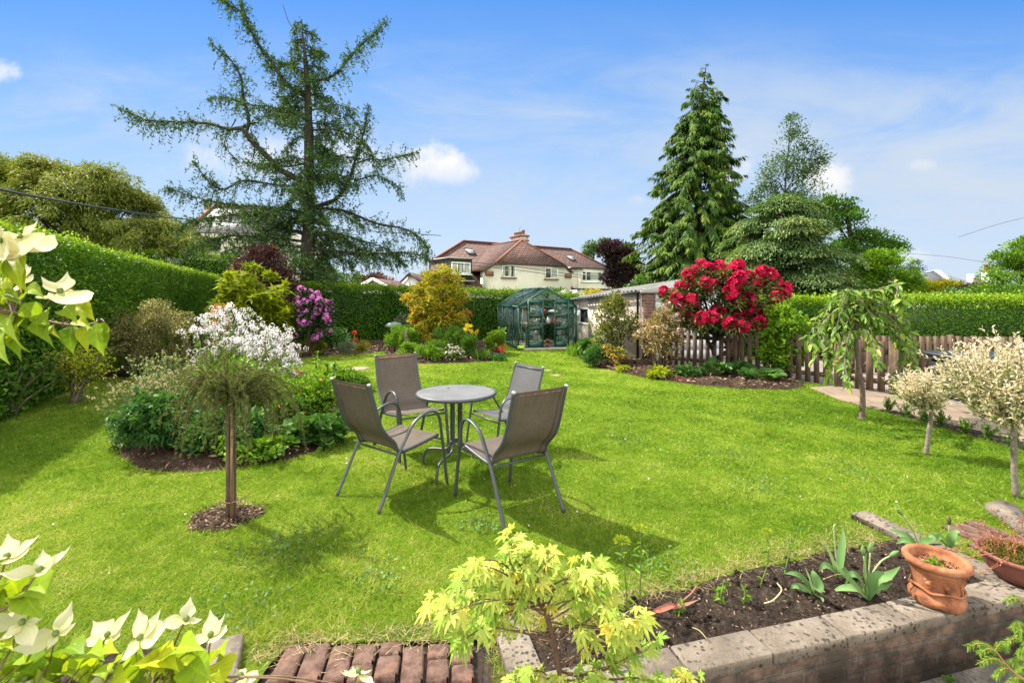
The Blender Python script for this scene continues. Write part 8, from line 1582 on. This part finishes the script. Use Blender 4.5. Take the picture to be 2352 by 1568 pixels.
    for c, tp, s in fl_lo:
        D = D1 + rng.normal() * .02; dd = np.array((.03, .012, -.022, -.03)) if len(tp) == 4 else np.zeros(len(tp)); flower(lo_(*c, D), [lo_(*t, D + dd[i]) for i, t in enumerate(tp)], lo_(*s, D + .01))
        b0 = lo_(*s, D + .01); i = np.argmin(np.linalg.norm(B2 - b0, axis=1)); q = B2[i] if s[1] > 800 else B[np.argmin(np.linalg.norm(B - b0, axis=1))]; T.tube(spline([q, (q + b0) / 2 + (0, 0, .01), b0], 4), .0018, 6, cap=False)
    L_lo = [(110, 640, 280, 640, 150), (100, 620, 20, 540, 130), (150, 560, 240, 720, 120), (40, 660, 60, 520, 100), (-30, 560, 60, 690, 160), (-60, 900, 70, 880, 160), (-40, 1000, 30, 900, 160), (300, 970, 460, 930, 140), (320, 1000, 200, 1060, 120), (420, 1010, 560, 940, 120), (330, 1040, 460, 1090, 150), (500, 1000, 640, 900, 130), (640, 960, 560, 1060, 130), (650, 1000, 800, 960, 130), (760, 980, 860, 1084, 150), (820, 960, 960, 1000, 130), (900, 950, 960, 870, 100), (930, 960, 1100, 880, 150), (1000, 1000, 940, 1090, 130), (1010, 980, 1140, 1060, 140), (1110, 1000, 1200, 920, 110), (1130, 1010, 1240, 1060, 150), (1180, 960, 1190, 1090, 140), (700, 1080, 820, 1130, 140), (240, 1060, 110, 1010, 120), (470, 1060, 380, 1130, 130), (600, 1100, 700, 1060, 130), (1000, 1090, 1120, 1140, 150), (880, 1060, 980, 1130, 140), (370, 1100, 520, 1150, 150), (80, 1120, 220, 1070, 120), (1880, 1100, 1930, 1170, 70), (120, 970, 240, 1030, 110), (820, 1000, 720, 900, 110)]
    for _ in range(20):
        x0, y0 = rng.uniform(-60, 1150), rng.uniform(1010, 1120); L_lo.append((x0, y0, x0 + rng.normal() * 110, y0 + rng.uniform(-70, 90), rng.uniform(110, 160)))
    for x0, y0, x1, y1, w_ in L_lo:
        D = D1 + .02 + rng.normal() * .03; b0 = lo_(x0, y0, D); dq = -.03 - .03 * rng.random(); t0 = lo_(x1, y1, D + dq); wide_leaf(fo, b0, t0, w_ * .4297 / F * D * 1.15, (rng.normal() * .35, -.35 + rng.normal() * .2, .9), rng, float(np.clip(.55 + rng.normal() * .28, 0, 1)), .16); i = np.argmin(np.linalg.norm(B2 - b0, axis=1)); q = B2[i] if y0 > 800 else B[np.argmin(np.linalg.norm(B - b0, axis=1))]; T.tube(spline([q, (q + b0) / 2 + (0, 0, .01), b0], 3), .0014, 5, cap=False)
    q = lo_(1890, 1130, D1); T.tube(spline([B2[-1], lo_(1500, 1180, D1), q], 5), .0018, 5)
    T.build('trunk', M_REDTWIG, e, True); fo.build('foliage', M_DOGLEAF, e, True)
M_REDTWIG = simple('reddish_twig', (.16, .10, .055), .55, .3, var=.3, scale=40)
dogwood()
# ------------------------------------------------------------------ young spruce at the bottom right
def spruce():
    rng = np.random.default_rng(51); D0 = 1.42; root = np.array((1.78, 1.50, -.26)); e = empty('young_spruce', tuple(root), 'young spruce reaching in with bright green shoots over the grey patio', 'tree'); T = MB(); fo = MB(); pt = lambda X, Y, D=D0: at((2160 + X / 2.975) * .91875, (1180 + Y / 2.975) * .91875, D) - root
    T.tube(spline([(0, 0, 0), (.0, 0, .4), (.01, 0, .85), (.0, 0, 1.05)], 5), np.linspace(.022, .006, 16), 8)
    tw = [([(1500, 1700), (1320, 1600), (1160, 1520), (1060, 1430), (975, 1320)], .004), ([(1400, 1300), (1260, 1230), (1190, 1190)], .003), ([(1400, 1050), (1250, 1000), (1190, 970)], .003), ([(1500, 1500), (1300, 1420), (1150, 1420)], .003)]
    for P, r in tw: P = [pt(*p) for p in P]; T.tube(spline(P, 5), np.linspace(r, r * .6, (len(P) - 1) * 5 + 1), 6); b = P[0]; T.tube(spline([np.array((0, 0, max(.15, b[2] - .12))), (b * (.5, .5, 1)) + (0, 0, -.03), b], 4), .005, 6)
    shoots = [((970, 1315), (770, 1285)), ((1000, 1350), (860, 1330)), ((1045, 1420), (862, 1405)), ((1100, 1470), (980, 1505)), ((975, 1320), (1050, 1290)), ((1190, 980), (1062, 945)), ((1200, 1160), (1108, 1150)), ((1200, 1270), (1055, 1255)), ((1190, 1200), (1150, 1200)), ((1140, 1490), (1100, 1400)), ((1180, 1420), (1120, 1405)), ((1190, 1550), (1080, 1560)), ((1230, 1580), (1150, 1600)), ((1230, 1350), (1155, 1340)), ((1240, 1480), (1150, 1470)), ((1300, 1420), (1200, 1390)), ((1300, 1250), (1180, 1300))]
    for a, b in shoots:
        D = D0 + rng.normal() * .03; P = spline([pt(*a, D), (pt(*a, D) + pt(*b, D)) / 2 + (0, 0, .012), pt(*b, D) - (0, 0, .004)], 6); T.tube(P, np.linspace(.0022, .001, len(P)), 5); m = 190; f = rng.random(m) * (len(P) - 1.01); ii = f.astype(int); t_ = nrm(P[ii + 1] - P[ii]); Q = P[ii] + (P[ii + 1] - P[ii]) * (f - ii)[:, None]; r_ = rng.normal(size=(m, 3)); r_ -= t_ * (r_ * t_).sum(1)[:, None]; leaves(fo, Q, nrm(nrm(r_) + t_ * .9), rdir(rng, m), .013 + .004 * rng.random(m), .0017, np.clip(.35 + .4 * f / len(P) + rng.normal(size=m) * .18, 0, 1), 'rhomb', .25)
    T.build('trunk', simple('orange_twig', (.36, .19, .075), .6, .3, var=.2), e, True); fo.build('crown', M_SPRUCE, e)
spruce()
bpy.context.view_layer.update()
